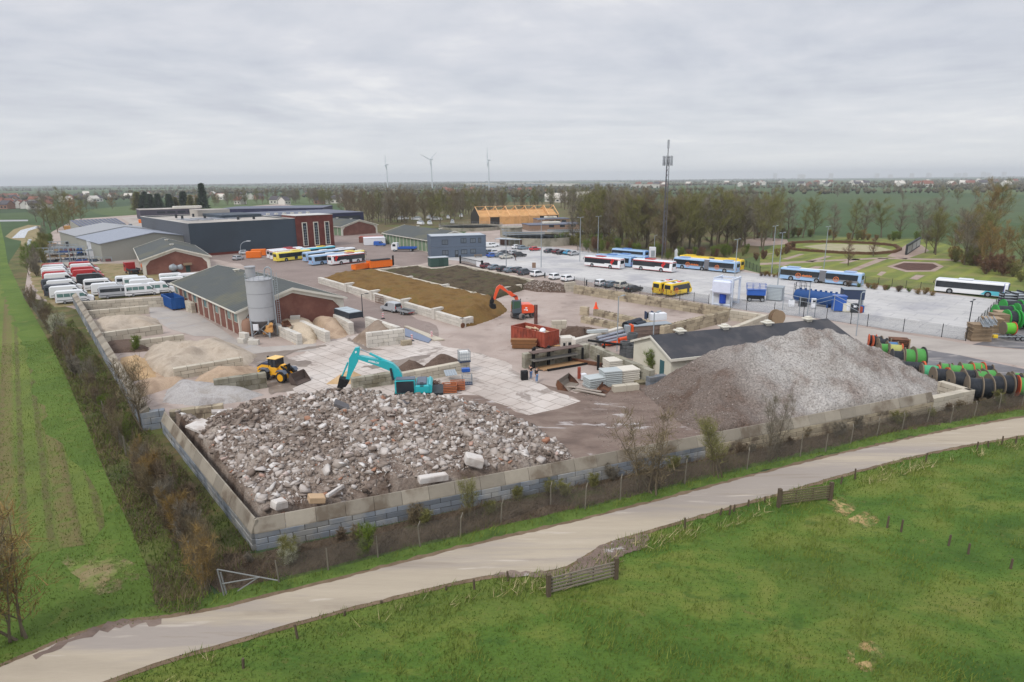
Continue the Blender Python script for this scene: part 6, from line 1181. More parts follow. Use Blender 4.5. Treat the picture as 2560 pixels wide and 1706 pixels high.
def truck(label,p,hd,cm,bm,L_=8.0,tank=None):
 r=E0('truck',label,'truck',p,hd);g=MB();g.ext([(L_/2-2.1,.6),(L_/2-2.1,3.0),(L_/2-.35,3.0),(L_/2,1.9),(L_/2,.6)],-1.2,1.2,'y');c=g.build('cab',cm,r)
 g=MB();g.add([(L_/2+.01,-1.05,1.85),(L_/2+.01,1.05,1.85),(L_/2-.3,1.0,2.85),(L_/2-.3,-1.0,2.85)],[(0,1,2,3)])
 for sg in(-1,1):g.box(L_/2-1.6,sg*1.2-.02,1.8,L_/2-.5,sg*1.2+.02,2.6)
 g.build('window',glass_v,c);g=MB();g.box(-L_/2,-.5,.6,L_/2-2.1,.5,.95);g.build('chassis',dk_steel,r);g=MB()
 if tank:g.lathe([(.5,-L_/2),(1.1,-L_/2+.4),(1.1,L_/2-3.4),(.6,L_/2-2.9)],16,(0,0,2.1),'x')
 else:g.box(-L_/2,-1.25,1.0,L_/2-2.4,1.25,1.25);g.box(-L_/2,-1.25,1.253,L_/2-2.4,-1.2,1.6);g.box(-L_/2,1.2,1.253,L_/2-2.4,1.25,1.6)
 g.build('load_bed',bm,r,bool(tank))
 for x in(L_/2-1.1,-L_/2+1.6):
  for sg in(-1,1):wheel(r,x,sg*1.05,.5,.3)
 lights(r,L_/2+.02,-L_/2,.9,.7,.8)
 return r
truck('white truck with a blue flatbed in front of the green doors',at('B',2245,548),-.1+PI,MT['paint_white'],MT['paint_blue'],8.6)
truck('red and black truck parked against the brick barn side',at('V',1520,700),math.radians(135),MT['paint_red'],dk_steel,6)
truck('orange tank trailer truck in front of the barn gable',at('V',1850,690),.1,por,mat('tank_orange',s(232,108,44),.5),7,tank=1)
for i,(x,y)in enumerate([(2100,690),(2200,680),(2290,670)]):
 p=at('V',x,y);r=E0('concrete_mixer',['grey concrete mixer drum leftmost of three at the barn gable','grey concrete mixer drum in the middle at the barn gable','grey concrete mixer drum next to the dark door'][i],'mixer',p,.5*i,'concrete mixers at the gable');g=MB();g.lathe([(.4,-1.2),(1.0,-.6),(1.1,.3),(.4,1.1)],14,(0,0,1.5),'x');g.build('drum',steel,r,True);g=MB();g.box(-1.2,-.6,.3,1.2,.6,.5);g.tube((-.9,0,.5),(-.9,0,1.5),.08);g.tube((.9,0,.5),(.9,0,1.5),.08);g.build('frame',dk_steel,r)
truck('grey low loader with machine parts beside the dark hall',at('A',1560,745),.1,dk_steel,steel,9)
p=at('A',1490,680);r=E0('forklift','dark forklift standing in front of the dark hall side','forklift',p,.3);g=MB();g.box(-1,-.6,.4,1,.6,1.2,bev=.1);g.build('body',dk_steel,r);g=MB();g.box(1.0,-.5,.2,1.15,.5,2.6);g.build('mast',black_m,r);g=MB();g.box(-.7,-.5,2.1,.6,.5,2.2);[g.tube((x,y,1.2),(x,y,2.1),.04)for x in(-.65,.55)for y in(-.45,.45)];g.build('cab_frame',black_m,r)
for i,(x,y,L_,n,lb)in enumerate([(470,945,12,3,'grey steel storage rack nearest the red vans'),(640,930,10,3,'grey steel storage rack in front of the white cabins'),(560,860,14,2,'long steel rack with dark bars behind the first racks'),(470,830,11,2,'steel rack with dark bars at the hedge side'),(850,940,12,1,'low pale rack with boards in front of the white cabins')]):
 p=at('A',x,y);r=E0('storage_rack',lb,'rack',p,.05,'storage racks in the far left yard');g=MB()
 for a in np.linspace(-L_/2,L_/2,5):
  for y_ in(0,2.2):g.box(a-.08,y_-.08,0,a+.08,y_+.08,n*1.5)
 for z in range(1,n+1):
  for y_ in(0,2.2):g.box(-L_/2,y_-.06,z*1.5-.12,L_/2,y_+.06,z*1.5)
 g.build('frame',steel,r)
 for j in range(n*3):
  g=MB();a=-L_/2+.4+(j%3)*L_/3;z=1.5*(j//3)+(.05 if j<3 else.02);w2_=L_/3-.9
  for q in range(4):g.box(a,.2+q*.5,z,a+w2_*random.uniform(.7,1),.6+q*.5,z+random.uniform(.2,.8))
  g.build('goods',random.choice([mat('goods_maroon',s(104,66,68),.8,.2,2),steel,mat('goods_dark',s(64,72,84),.8,.2,2),mat('goods_blue',s(60,82,128),.7,.2,2),timber]),r)
cabin('portable_cabin','dark cabin with a pale window on the racks by the cabins','cabin',at('A',612,815),.05,7,3,2.6,dk_steel,MT['office_roof'],[(1.2,.8,3,1.3)])
p=at('A',745,800);r=E0('red_machine','small red crane like machine beside the white cabins','machine',p,.2);g=MB();g.box(-2,-1,.5,2,1,1.6,bev=.1);g.build('body',red_c,r);g=MB();g.tube((-1.5,0,1.6),(1.8,0,3.0),.18);g.build('arm',red_c,r)
p=at('A',650,660);r=E0('yellow_machine','pale orange machine at the hedge behind the metal halls','machine',p,.2);g=MB();g.box(-2.4,-1.2,.6,2.4,1.2,3.0,bev=.3);g.build('body',MT['faded_orange'],r);[wheel(r,x,sg*1.2,.5,.3)for x in(-1.5,1.5)for sg in(-1,1)]
p=at('A',680,715);r=E0('blue_machine','dark blue trailer machine beside the metal hall','machine',p,.1);g=MB();g.box(-3,-1.2,.6,3,1.2,2.2,bev=.2);g.build('body',MT['paint_blue'],r);[wheel(r,x,sg*1.2,.5,.3)for x in(-1.5,1.5)for sg in(-1,1)]
p0,p1=at('C',925,955),at('C',1125,1000);hd=ang(p0,p1);l_=(p1-p0).length;r=E0('sliding_gate','black barred sliding gate between the green cabin and the cars','gate',p0,hd);g=MB();g.box(0,-.06,.1,l_,.06,.25);g.box(0,-.06,1.75,l_,.06,1.9);[g.box(x,-.03,.25,x+.05,.03,1.75)for x in np.arange(0,l_,.35)];g.build('bars',black_m,r);g=MB();g.box(-.4,-.2,0,-.1,.2,2.4);g.box(l_*.97,-.2,0,l_+.2,.2,2.2);g.build('post',black_m,r);g=MB();g.box(l_*.75,-.14,.3,l_*.95,-.07,1.7);g.build('panel',whitec,r)
p=at('C',1085,895);r=E0('picnic_table','pale picnic table in front of the site office','table',p,.2);g=MB();g.box(-1.3,-.4,.7,1.3,.4,.78);g.build('top',timber,r);[MB().box(-1.3,y,.42,1.3,y+.25,.48).build('bench',timber,r)for y in(-.95,.7)];g=MB();[g.box(x,-.8,0,x+.1,.8,.69)for x in(-1.0,.9)];g.build('leg_frame',timber,r)
for i,(k,x,y)in enumerate([('S',1240,880),('S',832,805)]):p=at(k,x,y);r=E0('meter_post',['dark charging post on the gap between the parked cars','dark charging post right of the white car at the wall'][i],'post',p);g=MB();g.box(-.15,-.12,0,.15,.12,1.3,bev=.03);g.build('housing',dk_steel,r)
p=at('S',725,725);r=E0('ticket_box','brown box on a pole beside the parked cars','box',p);g=MB();g.box(-.5,-.4,.5,.5,.4,1.9,bev=.03);g.build('housing',MT['brick_brown'],r)
def mast(label,k,x,y,xt,yt,double=True,dark=False,h=None,group='lamp masts around the lots'):
 h=h or HT(k,x,y,xt,yt);p=at(k,x,y);r=E0('lamp_mast',label,'lamp mast',p,A45,group);m_=dk_steel if dark else steel
 g=MB();g.tube((0,0,0),(0,0,h),.13 if h>8 else.08,.07,n=8);g.build('pole',m_,r)
 for sg in((-1,1)if double else(1,)):g=MB();g.tube((0,0,h-.05),(sg*.8,0,h),.04);g.box(sg*1.1-.35,-.16,h-.04,sg*1.1+.35,.16,h+.06,bev=.02);g.build('lamp_head',m_,r)
for a in[('tall lamp mast rising beside the first parked cars','C',1345,1030,1342,640),('tall lamp mast in front of the concrete tank wall','C',1665,990,1662,550),('tall lamp mast left of the red and white buses','C',2020,935,2024,530),('tall lamp mast directly behind the left red and white bus','C',2185,865,2185,520),('tall lamp mast just left of the rear articulated bus','E',155,1075,190,580),('tall lamp mast furthest back next to the park lawn','E',100,950,140,520),('tall lamp mast rising behind the bellows of the articulated bus','E',562,950,590,525),('tall lamp mast rising from the wash gantry','D',1835,905,1862,500)]:mast(*a)
mast('slim grey pole with a floodlight behind the orange pipes','F',1258,842,1262,340,False);mast('slim grey pole at the corner of the white house','F',1578,1012,1604,490,False);mast('slim pole with cameras between the roof and the fence','T',1490,760,1525,320,False);mast('grey pole at the end of the pipe rack','T',2070,945,2112,440,False)
mast('thin dark lamp post inside the fence corner','N',1376,575,1425,258,True,True);mast('thin dark lamp post on the white block wall','B',1866,1160,1850,945,False,True);mast('dark lamp post beside the white box behind the buses','D',985,690,998,460,False)
h=HT('B',752,632,760,455);p=at('B',752,632);r=E0('street_lamp','curved grey street lamp in front of the dark hall','street lamp',p,.1);g=MB();pts=[(0,0,0),(0,0,h-2),(.3,0,h-1),(1.0,0,h-.3),(2.2,0,h)];g.path(pts,.09,8);g.build('pole',steel,r);g=MB();g.box(2.1,-.2,h-.05,3.3,.2,h+.12,bev=.04);g.build('lamp_head',whitec,r)
mesh_m,t,b=base('fence_mesh');tcn=N(t,'ShaderNodeTexCoord');sx=N(t,'ShaderNodeSeparateXYZ');L(t,tcn.outputs['Object'],sx.inputs[0])
wv=mth(t,'MAXIMUM',mth(t,'GREATER_THAN',mth(t,'FRACT',mth(t,'MULTIPLY',sx.outputs[0],12.0)),.90),mth(t,'GREATER_THAN',mth(t,'FRACT',mth(t,'MULTIPLY',sx.outputs[2],6.0)),.90))
b.inputs['Base Color'].default_value=(*s(70,74,78),1);L(t,wv,b.inputs['Alpha'])
def mesh_fence(label,pts,h,posts_every=2.6,pm=None,group=None,bent=False,name='mesh_fence',mm=None):
 a0=pts[0];r=E0(name,label,'fence',a0,0,group,z=.03)
 for a,b_ in zip(pts,pts[1:]):
  l_=(b_-a).length;n=max(1,round(l_/posts_every));hd=ang(a,b_);d_=a-a0
  e_=MB();e_.box(0,-.01,.05,l_,.01,h);o=e_.build('mesh',mm or mesh_m,r);o.location=(d_.x,d_.y,0);o.rotation_euler.z=hd
  for i in range(n+1):
   q=MB();q.tube((0,0,0),(0,0,h+.15),.05,n=6)
   o=q.build('post',pm or black_m,r);o.location=(d_.x+math.cos(hd)*l_*i/n,d_.y+math.sin(hd)*l_*i/n,0)
fl=[at('D',150,975),at('D',840,1075),at('D',1560,1180),at('T',590,620),at('T',780,645),at('T',1450,722),at('T',2005,805),at('N',135,575),at('N',575,638),at('N',1045,705),at('N',1340,752)]
mesh_fence('long black mesh fence between the lot and the site road',fl[3:],2.0,4.2);mesh_fence('black mesh fence behind the weathered wall beside the parked cars',fl[:3],1.8,3.0)
mesh_fence('black mesh fence running from the corner past the pallet stack',[at('N',1340,752),at('N',1790,290)],2.0,3.2)
mesh_fence('dark mesh fence along the park side of the lot',[at('D',1890,760),at('E',0,940),at('E',935,1034),at('E',1560,1108)],1.7,3.0)
mesh_fence('mesh fence along the car park below the concrete tanks',[at('S',1150,545),at('S',1370,575)],1.8,3.0)
r=E0('pipe_rack','galvanised pipe frame on posts in front of the blue fuel tank','rack',at('T',1020,640));o_=at('T',1020,640);g=MB();pts=[(1205,640,460),(1400,690,480),(1580,725,500),(1800,665,520),(2085,830,560)]
prev=None
for(x,y,yt)in pts:
 q=at('T',x,y)-o_;h=3.2;g.tube((q.x,q.y,0),(q.x,q.y,h),.07);
 if prev:g.tube((prev.x,prev.y,3.1),(q.x,q.y,3.1),.05);g.tube((prev.x,prev.y,2.4),(q.x,q.y,2.4),.04)
 prev=q
g.build('frame',steel,r)
p0,p1=at('T',1300,560),at('T',1840,640);hd=ang(p0,p1);l_=(p1-p0).length;r=E0('fuel_tank','large horizontal blue fuel tank with a ladder and railing','tank',p0,hd);bl=mat('tank_blue',s(34,74,130),.5,.08,1);rt_=1.25
g=MB();g.lathe([(.5,0),(rt_*.9,.25),(rt_,.5),(rt_,l_-.5),(rt_*.9,l_-.25),(.5,l_)],24,(0,1.5,1.55),'x');g.build('shell',bl,r,True);g=MB();[g.box(x,.6,0,x+.3,2.4,1.0)for x in(l_*.2,l_*.75)];g.build('saddle',bl,r)
g=MB();[g.lathe([(.22,0),(.22,.3)],10,(x,1.5,2.75))for x in np.linspace(1,l_-1,8)];g.build('manhole',bl,r);g=MB();[g.tube((x,y,2.6),(x,y,4.2),.04)for x in(.4,1.4,2.4)for y in(.8,2.2)];[g.tube((.4,y,z),(2.4,y,z),.04)for y in(.8,2.2)for z in(3.4,4.2)];[g.tube((-.2,y,0),(-.2,y,3.9),.04)for y in(1.2,1.8)];[g.tube((-.2,1.2,z),(-.2,1.8,z),.03)for z in np.arange(.3,3.9,.35)];g.build('ladder',dk_steel,r)
p0,p1=at('T',1010,525),at('T',1190,540);hd=ang(p0,p1);l_=(p1-p0).length;r=E0('louvred_box','grey louvred steel box beside the blue tank','box',p0,hd);g=MB();g.box(0,0,.1,l_,3,2.6);g.build('body',steel,r);g=MB();[g.box(.1,-.05,z,l_-.1,-.003,z+.12)for z in np.arange(.3,2.5,.28)];g.build('louvre',mat('louvre',s(190,198,200),.5),r);g=MB();[g.box(-.1,y,2.603,l_+.1,y+.9,2.75)for y in(0,1.0,2.0)];g.build('roof',steel,r)
p=at('T',885,535);r=E0('scissor_lift','blue scissor lift with a railing parked near the gantry','scissor lift',p,-.25);blm=MT['paint_blue'];g=MB();g.box(-1.6,-.7,.5,1.6,.7,1.2,bev=.05);g.build('chassis',black_m,r);g=MB();g.box(-1.75,-.75,1.25,1.75,.75,2.2,bev=.03);g.build('scissor_pack',blm,r);g=MB();g.box(-1.8,-.8,2.25,1.8,.8,2.4);[g.tube((x,y,2.4),(x,y,3.5),.04)for x in(-1.8,-.6,.6,1.8)for y in(-.8,.8)];[g.tube((-1.8,y,z),(1.8,y,z),.04)for y in(-.8,.8)for z in(2.95,3.5)];[g.tube((x,-.8,z),(x,.8,z),.04)for x in(-1.8,1.8)for z in(2.95,3.5)];g.build('platform',blm,r);[wheel(r,x,sg*.75,.42,.3)for x in(-1.2,1.2)for sg in(-1,1)]
def simple(name,lb,cat,k,x,y,hd,parts,group=None,z=.05):
 p=at(k,x,y,0);r=E0(name,lb,cat,p,hd,group,z=z)
 for pn,m_,bx in parts:
  g=MB();[g.box(*q,bev=.03)for q in bx];g.build(pn,m_,r)
 return r
simple('storage_bin','bright blue plastic bin at the right end of the blue tank','bin','T',1860,650,-.2,[('body',MT['paint_blue'],[(-1.0,-.9,.1,1.0,.9,2.7)]),('lid',MT['paint_blue'],[(-1.1,-1,2.71,1.1,1,2.9)])])
simple('raised_container','dark blue box container raised behind the bright blue bin','container','T',2010,600,-.25,[('body',mat('navy_box',s(54,66,92),.6),[(-1.8,-1.4,1.6,1.8,1.4,3.4)]),('roof',steel,[(-1.9,-1.5,3.41,1.9,1.5,3.5)]),('support',steel,[(-1.7,-1.3,0,-1.5,1.3,1.59),(1.5,-1.3,0,1.7,1.3,1.59)])])
simple('pump_cabinet','cream cabinet between the blue bin and the dark one','cabinet','T',1965,660,-.2,[('body',cream,[(-.9,-.5,.05,.9,.5,1.6)]),('door',whitec,[(-.3,-.53,.3,.3,-.5,1.4)])])
simple('pump_cabinet','dark cabinet with a white label right of the cream one','cabinet','T',2040,668,-.2,[('body',dk_steel,[(-.6,-.5,.05,.6,.5,1.6)]),('plate',whitec,[(-.25,-.53,1.0,.25,-.5,1.4)])])
simple('drum','red drum beside the pole','drum','T',2110,672,0,[('body',red_c,[(-.35,-.35,0,.35,.35,1.1)]),('lid',red_c,[(-.3,-.3,1.11,.3,.3,1.15)])]);simple('drum','blue drum right of the red one','drum','T',2132,668,0,[('body',blue_c,[(-.3,-.3,0,.3,.3,1.2)]),('lid',blue_c,[(-.25,-.25,1.21,.25,.25,1.25)])])
simple('fuel_pump','white fuel pump in front of the blue tank','pump','T',1565,622,-.2,[('body',whitec,[(-.4,-.3,.05,.4,.3,1.9)]),('display',glass_d,[(-.25,-.33,1.2,.25,-.3,1.6)])]);simple('fuel_pump','dark hose stand left of the white fuel pump','pump','T',1440,600,-.2,[('body',dk_steel,[(-.7,-.3,.05,.7,.3,1.7)]),('hose',black_m,[(-.5,-.4,.4,-.3,-.3,1.4),(.0,-.4,.4,.2,-.3,1.4)])]);simple('fuel_pump','small pale pump left of the hose stand','pump','T',1305,605,-.2,[('body',whitec,[(-.5,-.3,.05,.5,.3,1.3)]),('cap',steel,[(-.3,-.2,1.31,.3,.2,1.5)])])
simple('utility_box','white box with a camera mast behind the buses','cabinet','D',968,690,0,[('body',whitec,[(-.9,-.8,.1,.9,.8,3.2)]),('door',steel,[(-.6,-.83,.3,.6,-.8,2.2)])]);simple('utility_box','small pale round capped box beside the rear bus','cabinet','D',1230,690,0,[('body',whitec,[(-.7,-.7,.1,.7,.7,2.2)]),('cap',whitec,[(-.5,-.5,2.21,.5,.5,2.6)])])
p=at('T',1130,810);r=E0('cable_drum','lone large wooden cable drum behind the dark roof','drum',p,.2);g=MB();g.lathe([(1.25,-.55),(1.25,-.45)],24,(0,0,1.25),'y');g.build('flange',timber,r,True);g=MB();g.lathe([(1.25,.45),(1.25,.55)],24,(0,0,1.25),'y');g.build('flange',timber,r,True);g=MB();g.lathe([(.7,-.44),(.7,.44)],20,(0,0,1.25),'y');g.build('core',rust,r,True)
fl_w=mat('flange_wood',s(120,108,92),.9,.15,2);fl_o=mat('flange_orange',s(196,92,58),.8,.1,2);fl_d=mat('flange_dark',s(74,72,72),.85,.1,2)
cb_k=mat('cable_black',s(40,44,50),.5,.15,1,wave=(0,.12));cb_g=mat('cable_green',s(84,158,78),.5,.1,1,wave=(0,.12));cb_t=mat('cable_sea_green',s(76,168,120),.5,.1,1,wave=(0,.12));cb_b=mat('cable_blue',s(78,122,168),.5,.1,1,wave=(0,.12));cb_y=mat('cable_yellow',s(176,176,104),.5,.1,1,wave=(0,.12))
r=empty('cable_drum','x','cable drum');g=MB();g.lathe([(.3,-.62),(1.0,-.62),(1.0,-.53),(.3,-.53)],24,(0,0,1.0),'x');g.build('flange_left',fl_w,r,True);g=MB();g.lathe([(.3,.53),(1.0,.53),(1.0,.62),(.3,.62)],24,(0,0,1.0),'x');g.build('flange_right',fl_w,r,True);g=MB();g.lathe([(.82,-.52),(.82,.52)],24,(0,0,1.0),'x');g.build('cable',cb_k,r,True)
g=MB();g.lathe([(.12,-.66),(.12,.66)],10,(0,0,1.0),'x');g.build('hub',dk_steel,r)
DR=[(200,745,.9,.8,fl_o,fl_o,cb_k,'small orange flanged drum furthest left beyond the gravel'),(255,760,.9,1,fl_o,fl_w,cb_k,'second orange flanged drum beyond the gravel slope'),(320,790,.9,1,fl_w,fl_d,cb_k,'wooden drum with dark cable behind the green one'),(345,850,.85,1,fl_w,fl_w,cb_g,'drum with bright green cable at the gravel slope'),(440,830,.9,1.1,fl_w,fl_w,cb_b,'drum with blue grey cable'),(480,870,1.0,1.3,fl_w,fl_o,cb_y,'drum with yellowish cable and an orange flange'),(500,980,1.35,1.0,fl_d,fl_w,cb_k,'big drum with a dark wooden flange at the gravel slope'),(650,960,1.35,1.0,fl_w,fl_w,cb_g,'big drum striped with black and green cable'),(760,960,1.45,1.0,fl_w,fl_d,cb_g,'largest drum with a dark flange beside the asphalt'),(690,1080,.9,2.1,fl_d,fl_o,cb_k,'wide dark drum with an orange flange and white labels'),(900,1130,.95,1.5,fl_w,fl_o,cb_t,'drum with sea green cable'),(1100,1100,.85,1.1,fl_w,fl_w,cb_g,'green cable drum behind the sea green one'),(1030,1190,1.15,1.3,fl_w,fl_o,cb_k,'dark blue cable drum with an orange flange in the front row'),(1210,1120,.85,1.1,fl_w,fl_o,cb_g,'second green cable drum in the rear row'),(1345,1110,.95,1.1,fl_w,fl_o,cb_g,'third green cable drum in the rear row'),(1480,1100,.95,1.1,fl_w,fl_o,cb_g,'fourth green cable drum in the rear row'),(1590,1120,.85,1.1,fl_o,fl_w,cb_k,'orange flanged drum at the rear by the asphalt'),(1230,1240,1.25,1.2,fl_w,fl_w,cb_k,'black cable drum third from the left of the front row'),(1400,1190,.95,1.3,fl_w,fl_w,cb_k,'black drum in the middle row'),(1520,1205,.95,1.0,fl_w,fl_w,cb_g,'green drum in the middle row'),(1620,1190,.95,1.0,fl_w,fl_w,cb_g,'right green drum in the middle row'),(1440,1330,1.35,1.1,fl_w,fl_w,cb_k,'black drum right behind the wall end'),(1570,1330,1.3,1.0,fl_w,fl_w,cb_k,'second black drum of the long front row'),(1690,1300,1.3,1.0,fl_w,fl_w,cb_k,'third black drum of the long front row'),(1820,1290,1.3,1.0,fl_w,fl_w,cb_k,'fourth black drum of the long front row'),(1940,1275,1.25,1.0,fl_w,fl_w,cb_k,'fifth black drum of the long front row'),(2040,1310,1.2,.9,fl_o,fl_o,cb_g,'orange flanged drum cut off by the photo edge'),(1990,1225,.9,1.1,fl_w,fl_w,cb_g,'small green drum behind the orange flanged one')]
first=True;KID.clear()
for(x,y,rad,wd,fa,fb,cb,lb)in DR:
 p=at('N',x,y,rad);p.z=.05;hd=-.32+random.uniform(-.12,.12)
 if first:o=r;first=False;o.location=p;o.rotation_euler.z=hd;o['label']=lb;o['group']='cable drums behind the gravel heap'
 else:o=dup(r,p,hd,lb,'cable drums behind the gravel heap')
 o.scale=(wd,rad,rad)
 for c in kids(o):
  n_=c.name.split('.')[0];mm={'flange_left':fa,'flange_right':fb,'cable':cb}.get(n_)
  if mm:c.material_slots[0].link='OBJECT';c.material_slots[0].material=mm
simple('pallet_box','dark slatted wooden crate behind the drums','crate','N',510,850,-.3,[('slats',rust,[(-1.2,-.8,z,1.2,.8,z+.16)for z in np.arange(.1,1.5,.26)]),('post',timber,[(-1.25,-.85,0,-1.1,-.7,1.7),(1.1,-.85,0,1.25,-.7,1.7)])])
def pstack(lb,k,x,y,hd,n,L_=2.6,W_=1.3,dx=0):
 p=at(k,x,y);r=E0('pallet_stack',lb,'pallet stack',p,hd,'stacks of wooden mats');
 for i in range(n):
  g=MB();j=random.uniform(-.1,.1);g.box(-L_/2+j+dx*i,-W_/2,i*.2,L_/2+j+dx*i,W_/2,i*.2+.13);g.build('board',timber,r)
pstack('tall stack of wooden mats at the fence corner','N',1490,740,-.2,13,2.7,2.0);pstack('stack of wooden mats behind the first one','N',1640,660,-.2,13,2.4,2.0);pstack('stack of wooden mats beneath the far end of the ladders','N',1730,590,-.2,12,2.4,2.0);pstack('stack of wooden mats next to the green coils','N',1790,540,-.2,11,2.4,2.0)
for i in range(3):
 p=at('N',1600+i*45,560-i*10,2.8);g=MB()
 for y in(-.35,.35):g.tube((-2.4,y,0),(2.4,y,0),.05,n=4)
 for x in np.arange(-2.2,2.3,.35):g.tube((x,-.35,0),(x,.35,0),.035,n=4)
 for y in(-.35,.35):g.tube((-2.4,y,.5),(2.4,y,.5),.05,n=4)
 for x in np.arange(-2.2,2.3,.7):g.tube((x,-.35,0),(x,-.35,.5),.03,n=4);g.tube((x,.35,0),(x,.35,.5),.03,n=4)
 tag(g.build('ladder_frame',steel,loc=(p.x+.8,p.y+1.5,2.7+.03*i),rz=A45+.25),['left silver ladder frame on the wooden mats','middle silver ladder frame on the wooden mats','right silver ladder frame on the wooden mats'][i],'ladder','silver ladder frames')
gr_p=mat('green_plastic',s(46,150,62),.5,.08);
def coil(lb,k,x,y,rad,wd,z=0):
 p=at(k,x,y,rad);r=E0('hose_reel',lb,'reel',p,A45+.6,'green flanged hose reels')
 for sg in(-1,1):g=MB();g.lathe([(rad*.35,sg*wd/2-.08),(rad,sg*wd/2-.08),(rad,sg*wd/2+.08),(rad*.35,sg*wd/2+.08)],24,(0,0,rad),'y');g.build('flange',gr_p,r,True)
 g=MB();g.lathe([(rad*.85,-wd/2+.09),(rad*.85,wd/2-.09)],24,(0,0,rad),'y');g.build('hose',cb_k,r,True)
coil('green flanged reel with a dark centre nearest the trailer','N',1890,480,1.5,1.2);coil('green flanged reel at the right photo edge','N',2040,490,1.5,1.2);coil('green flanged reel partly hidden behind the ladders','N',1800,400,1.3,2.4);coil('black hose reel behind the green flanged ones','N',1900,340,1.4,2.6);coil('hose reel at the edge behind the nearer green one','N',2060,390,1.4,2.4)
p=at('N',1840,730);r=E0('drum_trailer','low galvanised trailer carrying a bright green cable drum','trailer',p,-.15);g=MB();[g.box(-2.0,y,.5,2.0,y+.12,.65)for y in(-.8,.7)];[g.box(x,-.69,.5,x+.12,.69,.65)for x in(-2,-.6,.6,1.88)];g.tube((-2,0,.55),(-3.0,0,.5),.06);g.build('frame',steel,r);[wheel(r,x,sg*1.0,.33,.2)for x in(.9,1.6)for sg in(-1,1)];g=MB();g.box(-2.3,-.9,.3,-1.7,-.4,.8,bev=.05);g.build('winch',MT['paint_yellow'],r)
r2=E0('cable_drum','bright lime green cable drum riding on the low trailer','cable drum',p,-.15,z=.72);g=MB();g.lathe([(1.0,-.75),(1.0,-.65)],24,(0,0,1.0),'x');g.build('flange_left',fl_w,r2,True);g=MB();g.lathe([(1.0,.65),(1.0,.75)],24,(0,0,1.0),'x');g.build('flange_right',fl_o,r2,True);g=MB();g.lathe([(.85,-.64),(.85,.64)],24,(0,0,1.0),'x');g.build('cable',mat('cable_lime',s(104,190,56),.5,.1,1,wave=(0,.12)),r2,True)
for i in range(4):p=at('N',1850+i*70,290-(i%2)*30);simple('scaffold_bundle',['bundle of silver poles left of four behind the reels','bundle of silver poles second of four behind the reels','bundle of silver poles third of four behind the reels','bundle of silver poles right of four at the photo edge'][i],'poles','N',1850+i*70,300-(i%2)*30,-.2,[('poles',steel,[(-1.5,-.8+.3*j,z,1.5,-.62+.3*j,z+.12)for j in range(5)for z in(.3,.8,1.3,1.8)]),('stand',dk_steel,[(-1.2,-.9,0,-1.1,.9,2.2),(1.1,-.9,0,1.2,.9,2.2),(-1.09,.82,.05,1.09,.9,.2)])],'bundles of silver poles')
a_,b_=P('F',410,868,2.0),P('F',1010,775,2.0);hdw=ang(a_,b_);nrm=Vector((math.sin(hdw),-math.cos(hdw),0));r=E0('steel_shelf','black steel cantilever shelves with sheets fixed to the mossy wall','shelf',a_+nrm*.1,hdw);L_=(b_-a_).length*.72
g=MB();[g.box(x,-.35,0,x+.3,-.02,2.7)for x in(1.0,L_*.45,L_*.9)];g.build('upright',black_m,r)
for z in(1.2,2.3):g=MB();[g.box(x,-1.5,z-.14,x+.2,-.36,z)for x in(1.0,L_*.45,L_*.9)];g.build('arm',black_m,r)
g=MB();g.box(.3,-1.6,2.302,L_+.6,-.4,2.4);g.build('shelf_board',mat('board_brown_grey',s(104,88,82),.85,.15,2),r);g=MB();g.box(.5,-1.5,1.202,L_,-.4,1.3);g.build('shelf_board',mat('board_grey',s(112,108,102),.85,.15,2),r)
g=MB();g.box(1.5,-2.2,.05,L_+.8,-.5,.18);g.build('floor_board',mat('ply_tan',s(168,134,98),.9,.12,2),r);g=MB();g.box(2.0,-2.5,.05,L_+.8,-2.25,.25);g.build('beam',black_m,r)
def slabstack(lb,k,x,y,hd,L_,W_,n,t_,m_):
 p=at(k,x,y);r=E0('slab_stack',lb,'slab stack',p,hd,'stacks of concrete road slabs')
 for i in range(n):g=MB();j,q=random.uniform(-.06,.06),random.uniform(-.06,.06);g.box(-L_/2+j,-W_/2+q,i*(t_+.07),L_/2+j,W_/2+q,i*(t_+.07)+t_,bev=.02);g.build('slab',m_,r)
sl_b=mat('slab_blue_grey',s(176,182,182),.85,.08,1,tone=.06);sl_c=mat('slab_cream',s(206,200,188),.85,.07,1,tone=.05)
slabstack('tall stack of blue grey slabs in the middle','Y',1765,930,.25,2.3,1.8,8,.17,sl_b);slabstack('front stack of blue grey slabs with a skewed top','Y',1560,960,.4,2.2,1.7,6,.15,sl_b);slabstack('stack of cream slabs right of the blue grey ones','Y',1975,895,.3,2.5,2.0,7,.19,sl_c);slabstack('rear stack of pale cream slabs','Y',1830,770,.3,2.6,2.0,7,.19,sl_c);slabstack('low mossy slab pair at the foot of the gravel','Y',2180,915,.3,2.0,1.4,2,.16,mat('slab_mossy',s(128,120,98),.9,.15,2))
for i,(x,y)in enumerate([(1412,640),(1612,745),(1578,598),(1678,610),(800,495),(1180,445)]):p=at('Y',x,y,0 if i<4 else 2.0);g=MB();g.box(-.15,-.15,0,.15,.15,2.0 if i<4 else.5);tag(g.build('steel_post',black_m,loc=(p.x,p.y,0 if i<4 else 2.0)),['black steel post at the left of the tan pit','black steel post at the near corner of the tan pit','black steel post at the rear corner of the tan pit','black steel post at the right rear of the tan pit','short black stub on the mossy wall, left one','short black stub on the mossy wall, right one'][i],'post','black steel posts')
simple('trestle_beam','black beam resting on the posts behind the slabs','beam','Y',1690,560,-.55,[('beam',black_m,[(-2.5,-.12,1.7,2.5,.12,2.0)]),('strut',black_m,[(-.1,-.1,0,.1,.1,1.69)])])
